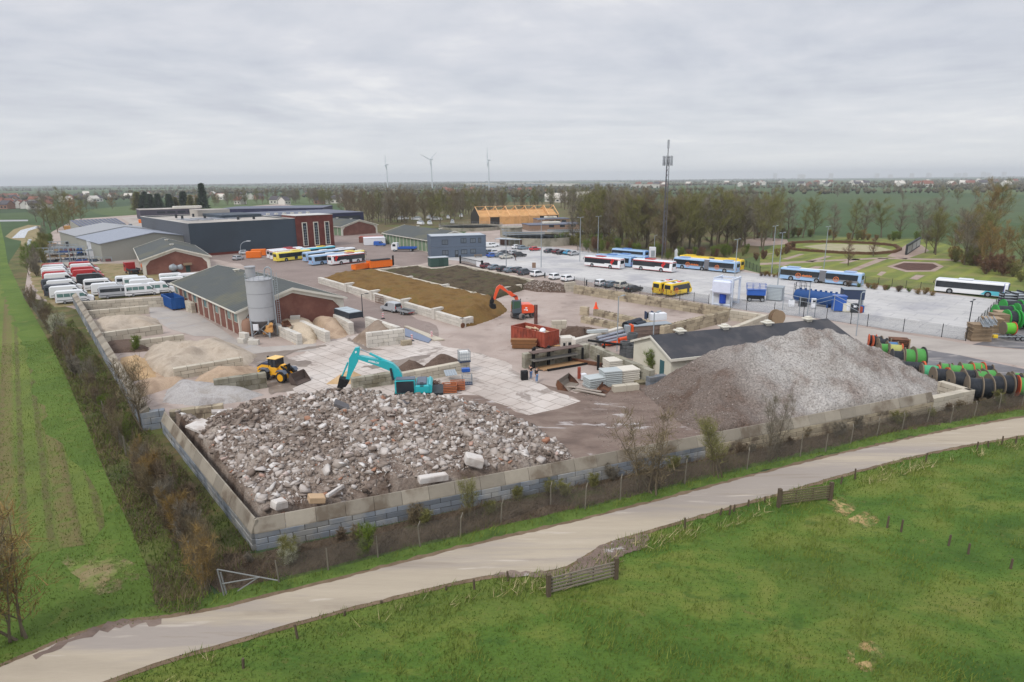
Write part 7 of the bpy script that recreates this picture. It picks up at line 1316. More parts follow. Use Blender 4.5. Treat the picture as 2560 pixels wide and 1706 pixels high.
simple('timber_curb','rusty brown timber curb along the tan pit','beam','Y',1510,680,-.62,[('beam',rust,[(-3,-.15,0,3,.15,.5)]),('rail',rust,[(-3,.3,0,3,.4,.35)])])
p=at('Y',1215,960);r=E0('loader_bucket','wide grey loader bucket lying left of the slabs','bucket',p,.7-PI/2);g=MB();g.ext([(-.5,.0),(-.75,.5),(-.65,1.1),(-.4,1.25),(-.55,.6),(-.35,.1),(.9,.05),(.9,0)],-1.6,1.6,'y');g.build('shell',mat('bucket_grey',s(134,124,114),.8,.15,2),r)
for sg in(-1,1):g=MB();g.ext([(-.5,0),(-.7,.6),(-.5,1.2),(.3,.6),(.9,0)],sg*1.6-.03,sg*1.6+.03,'y');g.build('side_plate',rust,r)
r.rotation_euler.z=-.5;
p=at('Y',1680,1010);r=E0('loader_bucket','rusty brown bucket in front of the slab stacks','bucket',p,-.4);g=MB();g.ext([(-.4,.0),(-.5,.5),(-.3,.8),(-.3,.3),(.7,.05),(.7,0)],-1.0,1.0,'y');g.build('shell',rust,r);[MB().ext([(-.4,0),(-.5,.6),(.7,0)],sg*1.0-.03,sg*1.0+.03,'y').build('side_plate',rust,r)for sg in(-1,1)]
for i in range(5):p=at('Y',1400+i*28,1000+i*14);g=MB();g.box(-1.9,-.12,0,1.9,.12,.12);tag(g.build('plank',mat('plank_grey',s(166,156,146),.9,.12,2),loc=(p.x,p.y,.07+(i%3)*.125),rz=-.55+random.uniform(-.08,.08)),'long grey plank lying in the pile before the slabs','plank','grey planks in front of the slabs')
simple('red_pallet_truck','red and white hand truck leaning beside the slabs','hand truck','Y',1370,880,.3,[('frame',red_c,[(-.2,-.1,.2,.15,.1,1.7)]),('hood',whitec,[(.18,-.3,.1,.9,.3,.8)])])
simple('speaker_case','black case standing on the slabs beside the two people','case','Y',670,872,.2,[('case',black_m,[(-.42,-.3,.0,.42,.3,1.15)]),('handle',dk_steel,[(-.15,-.34,.9,.15,-.3,1.0)])])
pstack('stack of rusty brown boards in front of the red container','Y',690,455,-.25,1,2.4,1.2)
p=at('Y',670,470);r=E0('board_stack','pile of rusty brown beams leaning at the red container','board pile',p,-.1);g=MB();[g.box(-1.9+random.uniform(-.2,.2),-.5,.1+i*.17,1.7+random.uniform(-.2,.2),.5,.22+i*.17)for i in range(8)];g.build('beams',mat('beam_brown',s(134,94,62),.9,.25,2,tone=.2),r);g=MB();g.box(-1.5,-.55,0,-1.4,.55,.1);g.box(1.3,-.55,0,1.4,.55,.1);g.build('bearer',timber,r)
for i,x in enumerate((805,828)):p=at('Y',x,160);g=MB();g.tube((0,0,0),(0,0,3.4),.14,n=8);tag(g.build('rusty_post',mat('rust_dark',s(92,52,44),.8),loc=(p.x,p.y,0)),['left rusty steel post behind the red container','right rusty steel post behind the red container'][i],'post','rusty posts behind the red container')
simple('slab_pile','small stack of pale curb stones by the whitish wall','stone pile','Y',1195,405,.3,[('stones',sl_c,[(-1,-.6,.05+i*.28,1,.6,.26+i*.28)for i in range(4)]),('pallet',timber,[(-1.1,-.7,0,1.1,.7,.04)])]);simple('timber_pile','pale timber offcuts beside the red container end','timber pile','Y',1110,435,.1,[('timber',tim,[(-1.2,-.5+.3*i,.02,1.0,-.35+.3*i,.16)for i in range(4)]),('plank',timber,[(-.9,-.4,.17,.9,.4,.22)])])
def pipes(lb,k,a,b_,z,rad,m_,n=1,inner=None,group='plastic pipes'):
 for i in range(n):
  p0,p1=P(k,a[0],a[1],z),P(k,b_[0],b_[1],z);hd=ang(p0,p1);l_=(p1-p0).length;r=E0('pipe',lb[i]if isinstance(lb,list)else lb,'pipe',p0+Vector((-math.sin(hd),math.cos(hd),0))*(i*rad*2.1),hd,group,z=z+.01*i);g=MB();g.lathe([(rad,0),(rad,l_),(rad*.88,l_),(rad*.88,0),(rad,0)],16,(0,0,0),'x');g.build('tube',m_,r,True)
  if inner:g=MB();g.lathe([(rad*.87,.02),(rad*.87,.3)],16,(0,0,0),'x');g.build('lining',inner,r,True)
gp=mat('pipe_grey',s(150,156,168),.4,.06);op=mat('pipe_orange',s(216,84,36),.45,.08);bp2=mat('pipe_black',s(44,50,60),.5,.1,1,wave=(0,.3))
pipes('grey plastic pipe on top of the bundle','U',(780,175),(1235,55),1.3,.22,gp);pipes('long grey plastic pipe below the top one','U',(800,220),(1290,110),.9,.22,gp);pipes('pale grey plastic pipe lowest of the grey ones','U',(860,265),(1300,150),.5,.22,gp)
pipes('short thick orange pipe lying on the long one','U',(1150,205),(1320,165),.9,.25,op);pipes('long orange pipe in front of the grey ones','U',(960,280),(1380,215),.45,.25,op);pipes('dark orange pipe nearest the posts','U',(870,300),(1240,245),.25,.18,op)
pipes('big black corrugated pipe with a green inside','F',(1335,605),(1470,565),2.0,.62,bp2,inner=MT['green_plastic']);pipes('big black corrugated pipe with a pale inside','F',(1425,605),(1510,585),1.9,.52,bp2,inner=steel)
simple('pipe_support','grey and orange upright rack holding the pipes','rack','F',1375,730,.2,[('side',steel,[(-.8,-.5,0,-.1,.5,2.2)]),('rack',op,[(.0,-.5,0,.4,.5,2.3)])])
r=E0('board_pile','large pile of grey and brown boards in front of the studded wall','board pile',at('F',1560,705),.28);g=MB();[g.box(-3.6+random.uniform(-.3,.3),-1.0+random.uniform(-.1,.1),.1+i*.2,3.4+random.uniform(-.4,.4),.9,.24+i*.2,t=random.random())for i in range(9)];g.build('boards',mat('board_mix',s(128,112,104),.9,.2,2,tone=.35),r);g=MB();g.box(-3.5,-1.0,1.95,3.2,.9,2.05);g.build('top_sheet',steel,r)
simple('blue_rack','small blue steel frame on the board pile','rack','F',1545,665,.2,[('frame',MT['navy_box'],[(-.6,-.4,2.1,-.5,.4,3.4),(.5,-.4,2.1,.6,.4,3.4),(-.49,-.05,3.2,.49,.05,3.3),(-.49,-.05,2.5,.49,.05,2.6)]),('panel',dk_steel,[(-.45,.1,2.2,.45,.2,3.1)])]);simple('white_tank','translucent white tank on the board pile','tank','F',1625,670,.2,[('body',whitec,[(-1.3,-.6,2.1,1.3,.6,3.2)]),('cap',steel,[(-.2,-.2,3.21,.2,.2,3.3)])])
for i,(x,y)in enumerate([(1385,895),(1330,885),(1395,830)]):
 p=at('F',x,y);r=E0('ring_stack',['front stack of dark concrete rings beside the white house','left stack of dark concrete rings behind the wall','tall rear stack of dark concrete rings'][i],'ring stack',p,0,'stacks of concrete rings')
 for j in range(4+i):g=MB();g.lathe([(.55,0),(.75,.0),(.75,.38),(.55,.38),(.55,0)],18,(random.uniform(-.05,.05),random.uniform(-.05,.05),j*.42));g.build('ring',mat('ring_dark',s(92,94,96),.9,.15,2),r,True)
simple('concrete_beam','pale concrete beam lying on the wall before the grey pipes','beam','U',780,290,.2,[('beam',sl_b,[(-1.6,-.3,1.8,1.6,.3,2.25)]),('pad',blk_old,[(-1.2,-.25,1.6,1.2,.25,1.79)])])
def ibc(lb,p,hd,z,full=True):
 r=E0('intermediate_tank',lb,'tank',p,hd,z=z);g=MB();g.box(-.52,-.45,.18,.52,.45,1.12,bev=.08)
 if full:g.build('bottle',mat('plastic_white',s(226,228,226),.5),r)
 g=MB();[g.tube((x,y,.15),(x,y,1.2),.02,n=4)for x in np.linspace(-.58,.58,6)for y in(-.5,.5)];[g.tube((x,y,.15),(x,y,1.2),.02,n=4)for y in np.linspace(-.5,.5,5)for x in(-.58,.58)]
 for z_ in(.2,.55,.9,1.2):g.path([(-.58,-.5,z_),(.58,-.5,z_),(.58,.5,z_),(-.58,.5,z_),(-.58,-.5,z_)],.022,4)
 g.build('cage',steel,r);g=MB();g.box(-.6,-.5,0,.6,.5,.12);g.build('pallet',MT['navy_box'],r)
p=P('J',2208,530,1.5);ibc('white plastic tank in a wire cage standing on the block wall',p,.3,1.52);bpy.data.objects['intermediate_tank'].scale=(1.2,1.2,1.2)
p=at('J',2235,740);ibc('empty wire cage with a blue motor beside the scrap',p,.2,.05,False);simple('blue_motor','blue motor on the wire cage','motor','J',2225,720,.2,[('housing',MT['paint_blue'],[(-.5,-.3,1.3,.5,.3,1.75)]),('base',dk_steel,[(-.4,-.25,1.26,.4,.25,1.29)])])
for i,(x,y)in enumerate([(2075,815),(2150,790)]):
 p=at('J',x,y);r=E0('wire_crate',['orange slatted crate left of the pair near the excavator','orange slatted crate right of the pair near the excavator'][i],'crate',p,.1,'orange crates by the scrap heap');g=MB()
 for z in np.arange(.1,.95,.2):
  g.box(-.85,-.6,z,.85,-.55,z+.12);g.box(-.85,.55,z,.85,.6,z+.12);g.box(-.85,-.549,z,-.8,.549,z+.12);g.box(.8,-.549,z,.85,.549,z+.12)
 g.build('slats',mat('crate_orange',s(176,106,72),.8,.15,2),r);g=MB();g.box(-.78,-.53,.1,.78,.53,.7);g.build('scrap_load',dk_steel,r)
g=MB();p=at('J',1930,800)
for i in range(260):
 a,b_,l_=random.uniform(0,PI),random.uniform(-.5,.5),random.uniform(.5,1.5);rr=abs(random.gauss(0,.9));th_=random.uniform(0,6.3);c_=Vector((rr*math.cos(th_)*1.4,rr*math.sin(th_),max(.1,1.3-rr*.7)*random.random()));d_=Vector((math.cos(a),math.sin(a),b_))*l_/2;g.tube(c_-d_,c_+d_,.025,n=3,caps=False)
stuff(g.build('scrap_heap',mat('scrap',s(96,74,64),.8,.3,2,tone=.35),loc=(p.x,p.y,.1)),'tangled heap of rusty reinforcement bars behind the turquoise excavator','scrap heap')
p=at('J',2090,700);g=MB();n=10;vs=[(x*.16-.8,y,.35+.06*(i%2)+y*.25)for y in(-.7,.7)for i,x in enumerate(range(n))];g.add(vs,[(i,i+1,n+i+1,n+i)for i in range(n-1)]);g.add([(a,b_,c_-.03)for a,b_,c_ in vs],[(n+i,n+i+1,i+1,i)for i in range(n-1)]);tag(g.build('corrugated_sheet',steel,loc=(p.x,p.y,.6),rz=.3),'bent corrugated metal sheet lying on the scrap','sheet')
r=E0('weighbridge','blue grey weighbridge plate beside the white bay walls','weighbridge',at('J',1790,310));o_=at('J',1790,310);q=[at('J',*c)-o_ for c in((1665,232),(1910,330),(1880,365),(1655,300))];g=MB();g.prism([(v.x,v.y)for v in q],.02,.14);g.build('deck',mat('deck_blue_grey',s(118,128,148),.6,.12,1),r)
q=[at('J',*c)-o_ for c in((1655,215),(1690,215),(2030,340),(1930,345))];g=MB();g.prism([(v.x,v.y)for v in q],.02,.2);g.build('edge',blk_cream,r)
barr=mat('barrier_red',s(212,70,60),.6)
for i,(x,y)in enumerate([(1462,140),(1728,345),(1910,315)]):simple('barrier_board',['red and white barrier board standing on the site road','red and white barrier board left of the weighbridge','red and white barrier board at the far corner of the weighbridge'][i],'barrier','J',x,y,.6,[('board',whitec,[(-.15,-.03,.15,.15,.03,1.1)]),('stripe',barr,[(-.155,-.045,.25+.3*j,.155,.045,.4+.3*j)for j in range(3)]),('foot',dk_steel,[(-.3,-.2,0,.3,.2,.14)])],'red and white barriers')
p=at('X',690,855);r=E0('lattice_screen','rusty lattice screens leaning on the long white wall','screen',p,math.radians(-48));g=MB();[g.box(x,0,0,x+.08,.06,1.7)for x in np.arange(-1.6,1.6,.5)];[g.box(-1.6,-.07,z,1.6,-.01,z+.07)for z in(0.1,.6,1.1,1.6)];g.build('lattice',rust,r)
p=at('X',1805,1175);g=MB();g.lathe([(.45,-.06),(.45,.06)],18,(0,0,.45),'y');tag(g.build('rusty_disc',rust,loc=(p.x,p.y-.25,0),rz=A45),'round rusty disc leaning at the corner of the long white wall','disc')
p=P('F',1065,450,1.2);r=E0('traffic_cone','orange traffic cone on top of the studded wall','cone',p,z=1.26);g=MB();g.lathe([(.22,.04),(.05,.75)],14);g.build('cone',lampo if 0 else mat('cone_orange',s(240,84,40),.6),r,True);g=MB();g.box(-.28,-.28,0,.28,.28,.04);g.build('base',MT['cone_orange'],r);r.scale=(1.6,1.6,1.6)
p=at('Q',1657,648);h=HT('Q',1657,648,1678,350);r=E0('antenna_mast','tall slender lattice mast with antenna panels above the trees','mast',p);g=MB();hw=.55
for sx,sy in((-1,-1),(1,-1),(0,1)):g.tube((sx*hw,sy*hw,0),(sx*hw*.7,sy*hw*.7,h*.84),.09,n=5)
for i in range(int(h*.84/1.5)):z=i*1.5;k_=hw*(1-.3*z/(h*.84));g.tube((-k_,-k_,z),(k_,-k_,z+1.5),.04,n=3);g.tube((k_,-k_,z),(0,k_,z+1.5),.04,n=3);g.tube((0,k_,z),(-k_,-k_,z+1.5),.04,n=3)
g.tube((0,0,h*.8),(0,0,h*.93),.12);g.build('lattice',mat('mast_dark',s(92,92,98),.6),r)
for i in range(6):a=i*PI/3;g=MB();g.box(-.18,-.12,h*.79,.18,.12,h*.79+2.8,bev=.03);o=g.build('antenna_panel',mat('antenna_grey',s(160,164,170),.5),r);o.location=(1.3*math.cos(a),1.3*math.sin(a),0)
g=MB();g.box(-.28,-.2,h*.93,.28,.2,h,bev=.05);g.build('top_antenna',MT['antenna_grey'],r);g=MB();[g.tube((0,0,h*.8+z),(1.3*math.cos(i*PI/3),1.3*math.sin(i*PI/3),h*.8+z),.05,n=4)for i in range(6)for z in(.4,2.0)];g.build('bracket',MT['mast_dark'],r)
for i,(x,yt,yb,a0,lb)in enumerate([(970,413,478,.2,'wind turbine, the left and smallest of three on the horizon'),(1081,400,478,.9,'wind turbine in the middle with raised blades'),(1223,402,478,.05,'wind turbine furthest right of three on the horizon')]):
 p=at('Q',x,yb);h=HT('Q',x,yb,x,yt);r=E0('wind_turbine',lb,'wind turbine',p,0,'wind turbines on the horizon');wt=mat('turbine_white',s(196,202,208),.5);g=MB();g.tube((0,0,0),(0,0,h),1.8*h/80,1.0*h/80,n=12);g.build('tower',wt,r);g=MB();g.box(-2.5,-1.5,h-.5,4.5,1.5,h+2.2,bev=.4);g.build('nacelle',wt,r)
 for k in range(3):
  a=a0+k*2*PI/3;l_=h*.42;d_=Vector((0,math.sin(a),math.cos(a)))if i!=1 else Vector((math.sin(a)*.7,math.sin(a)*.7,math.cos(a)));c_=Vector((-3,0,h+.8));g=MB();g.tube(c_,c_+d_*l_*.3,.7,1.0,n=6);g.tube(c_+d_*l_*.3,c_+d_*l_,1.0,.25,n=6);g.build('blade',wt,r)
p0,p1=at('E',1310,778),at('E',1425,700);hd=ang(p0,p1);l_=(p1-p0).length;r=E0('memorial_wall','dark memorial wall with pale picture panels in the park','memorial',p0,hd);g=MB();g.box(0,0,0,l_,.6,3.2);g.build('wall',dk_steel,r)
for i in range(3):g=MB();g.box(.5+i*l_/3,-.06,.5,.2+(i+.85)*l_/3,0,2.6);g.build('panel',mat('panel_pale',s(170,170,168),.8,.25,.8),r)
def pit(k,x,y,lb):
 p=at(k,x,y);g=MB();g.box(-1.5,-1,.0,1.5,1,.12);tag(g.build('gravestone_row',mat('grave_dark',s(72,66,66),.7),loc=(p.x,p.y,0)),lb,'grave')
def cm(name,c1,c2):
 m,t,b=base(name);a=N(t,'ShaderNodeAttribute',attribute_name='tone');L(t,ramp(t,a.outputs['Fac'],[(0,c1),(1,c2)]),b.inputs['Base Color']);b.inputs['Roughness'].default_value=.95;b.inputs['Specular IOR Level'].default_value=.1;return m
CR={'brown':cm('twigs_brown',s(92,82,64),s(138,124,98)),'olive':cm('twigs_olive',s(92,90,54),s(138,136,84)),'grey':cm('twigs_grey',s(100,94,84),s(146,138,122)),'ochre':cm('twigs_ochre',s(112,92,56),s(158,132,84)),'green':cm('leaves_spring',s(74,90,40),s(122,138,62)),'dark':cm('needles_dark',s(40,56,42),s(76,92,66)),'pink':cm('blossom',s(150,112,108),s(214,186,182)),'blossom':cm('blossom_white',s(116,118,78),s(210,208,190)),'red':cm('twigs_red',s(92,68,54),s(134,104,84)),'bramble':cm('bramble',s(74,63,52),s(130,114,94)),'straw':cm('straw',s(156,140,100),s(206,190,150)),'grass':cm('grass_blades',s(64,88,34),s(118,132,58)),'vgrass':cm('verge_blades',s(68,90,36),s(122,134,64))}
bark=mat('bark',s(104,94,78),.95,.2,3)
def slivers(P0,D,ln,wd,tone=None,tri=True):
 n=len(P0);r_=rng.normal(size=(n,3));S_=np.cross(D,r_);S_/=np.linalg.norm(S_,axis=1)[:,None]+1e-9
 V=np.stack([P0-S_*wd[:,None]/2,P0+S_*wd[:,None]/2,P0+D*ln[:,None]],1).reshape(-1,3);return V,np.arange(3*n).reshape(n,3)
def mk_tree(name,H,spread,tf,n1,n2,tw,kind,seed,ln=1.0,wd=.04,rise=.9,stems=1,r0=.018):
 """bare tree: leader trunk with rising limbs and sub-branches (one mesh), fine twigs through the crown (another)"""
 rs=random.Random(seed);root=empty(name,'x','tree');g=MB();ends=[]
 def limb(p,d,l_,r,dep):
  q=p;n=3;b0=p
  for i in range(n):
   d=(d+Vector((rs.gauss(0,.1),rs.gauss(0,.1),.12+rs.gauss(0,.05)))).normalized();q2=q+d*l_/n;r2=r*.68
   g.tube(q,q2,r,r2,n=4 if dep<2 else 3,caps=False)
   for k in range(2 if dep==1 else 4):ends.append((q.lerp(q2,rs.random()),d))
   if dep==1:
    for k in range(max(1,n2//n)):a=rs.uniform(0,2*PI);o=Matrix.Rotation(a,3,d)@d.orthogonal().normalized();limb(q.lerp(q2,rs.random()),(d*.8+o*.75+Vector((0,0,.15))).normalized(),l_*rs.uniform(.3,.55),r*.5,2)
   q=q2;r=r2
 for s_ in range(stems):
  az0=rs.uniform(0,6.28);lean=Vector((rs.gauss(0,.04 if stems==1 else.3),rs.gauss(0,.04 if stems==1 else.3),1)).normalized();q=Vector((0,0,0))if stems==1 else Vector((rs.gauss(0,H*.04),rs.gauss(0,H*.04),0));Hs=H*.9*rs.uniform(.75,1)if stems>1 else H*.9;n=9;r=H*r0/stems**.35;pts=[q]
  for i in range(n):
   lean=(lean+Vector((rs.gauss(0,.05),rs.gauss(0,.05),.06))).normalized();q2=q+lean*Hs/n;g.tube(q,q2,r,r*.83,n=6,caps=False);t0=(i+.5)/n
   if t0>tf:
    for k in range(max(1,round(n1/(n*(1-tf))))):az0+=2.4;th=rise*rs.uniform(.75,1.25);o=Vector((math.cos(az0)*math.cos(th),math.sin(az0)*math.cos(th),math.sin(th)));limb(q.lerp(q2,rs.random()),o,spread*H*(1.05-.6*t0)*rs.uniform(.7,1.15)/stems**.3,r*.55,1)
   q=q2;r*=.83
  ends+=[(q,lean)]*6
 g.build('trunk',bark,root);E_=[ends[rs.randrange(len(ends))]for _ in range(tw)]
 P0=np.array([[*e[0]]for e in E_])+rng.normal(size=(tw,3))*H*.016;D=np.array([[*e[1]]for e in E_])*.7+rng.normal(size=(tw,3))*.5+np.array([0,0,.3]);D/=np.linalg.norm(D,axis=1)[:,None]
 V,F=slivers(P0,D,rng.uniform(.5,1.4,tw)*ln,rng.uniform(.6,1.2,tw)*wd);o=npmesh('crown',V,F,CR[kind],root,tone=np.clip(rng.normal(.5,.3,tw),0,1));return root
def mk_conifer(name,H,seed,wide=.22):
 root=empty(name,'x','tree');MB().tube((0,0,0),(0,0,H*.95),H*.018,.02,n=6).build('trunk',bark,root);n=2600;z=rng.uniform(.12,1,n)**.8;a=rng.uniform(0,2*PI,n);rr=(1-z)*wide*H*(.55+.45*np.sin(z*40)**2)*rng.uniform(.35,1.05,n)+.05
 P0=np.stack([rr*np.cos(a),rr*np.sin(a),z*H],1);D=np.stack([np.cos(a),np.sin(a),rng.normal(-.25,.3,n)],1);D/=np.linalg.norm(D,axis=1)[:,None];V,F=slivers(P0,D,rng.uniform(.5,1.1,n),rng.uniform(.25,.5,n));npmesh('crown',V,F,CR['dark'],root,tone=rng.random(n));return root
TP={}
TP['broad']=[mk_tree('bare_tree',10,.5,.16,15,6,4200,'brown',1,.8,.034,.62),mk_tree('bare_tree',10,.42,.14,16,6,4200,'olive',2,.75,.034,.7),mk_tree('bare_tree',10,.46,.2,14,6,3600,'grey',3,.8,.03,.6)]
TP['slim']=[mk_tree('slender_tree',10,.36,.12,18,6,3000,'brown',4,.7,.028,.75),mk_tree('slender_tree',10,.3,.16,18,6,2600,'olive',5,.7,.028,.8)]
TP['bush']=[mk_tree('bush',3,.42,.05,9,5,3000,'olive',6,.42,.026,.8,5),mk_tree('bush',3,.45,.05,9,5,2600,'bramble',7,.42,.022,.7,6)]
TP['thin']=[mk_tree('bare_tree',6,.34,.2,12,6,1900,'grey',8,.55,.024,.85,3,r0=.014),mk_tree('bare_tree',6,.3,.1,12,6,1800,'brown',9,.55,.024,.9,5,r0=.014)]
TP['con']=[mk_conifer('conifer',10,1,.26),mk_conifer('conifer',10,2,.2)]
H0={'broad':10,'slim':10,'bush':3,'thin':6,'con':10};KID.clear();tused=set()
def tree(kind,p,h,col,label,group=None,wide=1.0,idx=None,cat='tree'):
 i=random.randrange(len(TP[kind]))if idx is None else idx;k=h/H0[kind];rz=random.uniform(0,6.28);sc3=(k*wide*random.uniform(.9,1.1),k*wide*random.uniform(.9,1.1),k)
 if(kind,i)in tused:o=dup(TP[kind][i],(p[0],p[1],0),rz,label,None,{'crown':CR[col]}if col else None)
 else:
  o=TP[kind][i];tused.add((kind,i));o.location=(p[0],p[1],0);o.rotation_euler.z=rz;o['label']=label
  for c in kids(o):
   if col and c.name.startswith('crown'):c.material_slots[0].link='OBJECT';c.material_slots[0].material=CR[col]
 o.scale=sc3;o['category']=cat
 if group:o['group']=group
 elif 'group' in o:del o['group']
 return o
def belt(n,pts,h,kinds,cols,label,group,depth=0,wide=1.0,cat='tree'):
 """n trees spread along a polyline of ground pixels (native), jittered in depth"""
 W_=[P('Q',*q)for q in pts];ls=[(b_-a).length for a,b_ in zip(W_,W_[1:])];T_=sum(ls)
 for j in range(n):
  t_=(j+random.uniform(.1,.9))/n*T_;i=0
  while t_>ls[i]and i<len(ls)-1:t_-=ls[i];i+=1
  p=W_[i].lerp(W_[i+1],t_/ls[i])+Vector((random.gauss(0,1)*depth*.3,abs(random.gauss(0,1))*depth,0))
  tree(random.choice(kinds),p,random.uniform(*h),random.choice(cols),label,group,wide,cat=cat)
belt(24,[(150,528),(330,522),(540,515)],(8,12),['broad','broad','slim'],['olive','grey','ochre','brown'],'bare tree in the belt behind the office block and solar shed','trees of the left background belt',30,1.2)
belt(44,[(540,515),(720,508),(900,520)],(13,17),['broad','slim'],['brown','olive','grey'],'bare tree in the wood beyond the large halls','trees beyond the large halls',20)
belt(74,[(905,552),(980,566),(1080,556),(1190,540)],(14,19),['broad','slim'],['brown','grey','olive','brown'],'bare brown tree in the wood between the halls and the timber frame','trees left of the timber hall',40)
belt(40,[(1190,528),(1400,520),(1520,540)],(13,17),['broad','slim'],['brown','olive','grey'],'bare tree in the wood behind the timber hall','trees behind the timber hall',25)
belt(66,[(1490,605),(1600,622),(1700,640),(1800,635),(1890,622)],(14,20),['slim','broad','broad'],['olive','brown','grey','olive'],'tall bare tree in the dense wood behind the parked buses','trees of the wood behind the buses',22)
belt(16,[(1870,612),(1960,590),(1900,575)],(12,17),['broad','slim'],['olive','grey','brown'],'bare tree at the right end of the wood behind the buses','trees at the right end of the wood',12)
belt(26,[(1500,560),(1650,570),(1880,570)],(14,18),['broad','slim'],['olive','grey','brown'],'bare tree at the rear edge of the wood behind the buses','trees at the rear of the wood',15)
belt(40,[(1460,628),(1580,630),(1700,652),(1880,640)],(2.5,5),['bush'],['olive','red','bramble','green'],'undergrowth bush at the foot of the wood behind the buses','undergrowth bushes of the wood',4,cat='bush')
belt(14,[(1400,612),(1470,622),(1540,618)],(3,6),['bush','broad'],['green','olive'],'green tinged bush beside the concrete tanks','bushes beside the tanks',4,cat='bush')
tree('slim',P('Q',1612,600),19,'dark','dark ivy covered tree at the left of the wood',idx=1)
for x,h in((120,15),(255,16),(380,13),(650,14),(820,15.5),(930,15),(1080,14.5),(1250,14),(1450,14),(1590,16)):
 p=P('E',x,random.uniform(618,660));tree('slim' if x not in(1080,1450)else 'broad',p,h,random.choice(['grey','olive']),'bare park tree in the row along the far meadow','row of bare park trees',1.2)
tree('broad',P('E',480,590),15,'olive','full brown green tree left in the park row',wide=1.1)
tree('broad',P('E',1990,640),19.5,'ochre','great spreading willow at the right of the park',wide=.9,idx=0);tree('broad',P('E',2080,560),21,'olive','second great willow right behind the first',wide=.9,idx=1);tree('broad',P('E',1880,660),12,'olive','lower olive tree left of the great willow',wide=1.2)
tree('broad',P('E',1780,690),6,'pink','small tree in pale pink blossom before the willows',wide=1.1);tree('slim',P('E',785,870),7.5,'red','small young tree on the lawn nearest the lot',wide=1.3);tree('slim',P('E',1010,790),6.5,'red','small young tree beside the oval hedge',wide=1.5)
belt(12,[(2380,640),(2480,660),(2570,690)],(10,16),['broad'],['olive','ochre','grey'],'dense olive tree at the right photo edge','trees at the right photo edge',14)
belt(24,[(1900,596),(2100,600),(2330,606)],(2.5,5),['bush'],['green','olive','olive','ochre'],'low bush along the rear edge of the park','bushes at the rear of the park',6,1.2,'bush')
belt(18,[(2380,650),(2440,665),(2530,690),(2580,720)],(3,5.5),['bush'],['olive','ochre','red'],'large brown green bush right of the park lawn','bushes right of the park lawn',5,1.3,'bush')
belt(30,[(1895,690),(2165,722),(2345,742)],(1.0,1.6),['bush'],['bramble','green','ochre'],'low hedge bush along the park fence','hedge bushes along the park fence',1,1.6,'bush')
belt(10,[(1880,655),(1960,640),(1990,622)],(2,3.2),['bush'],['ochre','red'],'reddish bush beside the park road','bushes beside the park road',1,1.2,'bush')
ov=[P('E',x,y)for x,y in((235,700),(300,735),(500,752),(760,768),(1000,775),(1190,760),(1250,735),(1200,700),(1000,680),(700,668),(450,668),(280,675))]
for i in range(12):
 a,b_=ov[i],ov[(i+1)%12];d_=(b_-a);g=MB();n=int(d_.length/.35)+1
 for k in range(n):c_=a+d_*(k/n);g.box(c_.x-.35+random.uniform(-.1,.1),c_.y-.35,0,c_.x+.35,c_.y+.35+random.uniform(-.1,.1),.8+random.uniform(-.12,.12))
 tag(g.build('clipped_hedge',mat('beech_hedge',s(108,82,62),.95,.35,4,.05)),'brown clipped hedge section of the oval park garden','hedge','hedge sections of the oval garden')
tree('broad',P('W',750,705),19,'olive','tallest spreading tree at the left beside the solar shed',wide=.95,idx=0)
for x,y,h,c_ in((520,690,19,'grey'),(600,730,15,'olive'),(880,670,15,'ochre'),(960,640,14,'olive'),(430,640,13,'grey'),(680,760,12,'olive'),(820,720,11,'olive')):tree('broad',P('W',x,y),h,c_,'bare tree in the left clump beside the canal','trees of the left clump',1.15)
belt(22,[(118,615),(90,660),(58,700)],(4,8),['bush','broad'],['olive','ochre','grey','green'],'bushy growth between the field and the storage racks','bushes beside the racks',2,.9,'bush')
belt(34,[(62,745),(115,800),(165,890),(235,1010),(300,1130)],(1.6,3.8),['bush','thin','thin'],['bramble','olive','grey','green','ochre'],'bare bush in the hedge along the outer wall','bushes of the hedge along the outer wall',.8,.9,'bush')
belt(22,[(70,760),(165,900),(235,1010),(320,1150)],(2.6,4.8),['thin'],['grey','brown','bramble'],'bare grey sapling in the hedge along the outer wall','saplings of the hedge',.9)
belt(34,[(345,1180),(410,1290),(475,1400),(530,1470)],(2.4,4.6),['thin','thin','bush'],['bramble','ochre','brown','grey'],'brown bare bush against the rubble bay wall','brown bushes along the rubble bay',.6,.8,'bush')
tree('bush',P('Q',150,850),4.5,'blossom','bush with pale blossom in the hedge',cat='bush');tree('bush',P('L',290,740),1.8,'blossom','small white flowering bush by the front wall',cat='bush')
tree('thin',P('Q',352,1075),8.2,'brown','tall bare tree at the corner where the outer walls meet',wide=1.15,idx=0);tree('thin',P('K',1150,1080),5.0,'ochre','leaning bare tree beside the metal frame',idx=1)
tree('thin',P('K',60,1350),8.5,'ochre','bare tree with yellowish twigs at the lower left photo edge',wide=1.3,idx=1);tree('thin',P('K',-60,1400),9,'brown','dark bare tree cut by the left photo edge',wide=1.2,idx=0)
tree('thin',P('M',270,520),7.6,'brown','multi stemmed bare tree in front of the long wall',wide=1.4,idx=1);tree('thin',P('M',640,435),6.2,'olive','bushy bare tree middle of three by the long wall',wide=1.1,idx=0);tree('thin',P('M',950,340),7.2,'grey','bare tree right of three at the gravel end of the long wall',wide=.9,idx=1);tree('thin',P('L',1355,470),4.2,'olive','thin little tree below the rubble end of the long wall',idx=0)
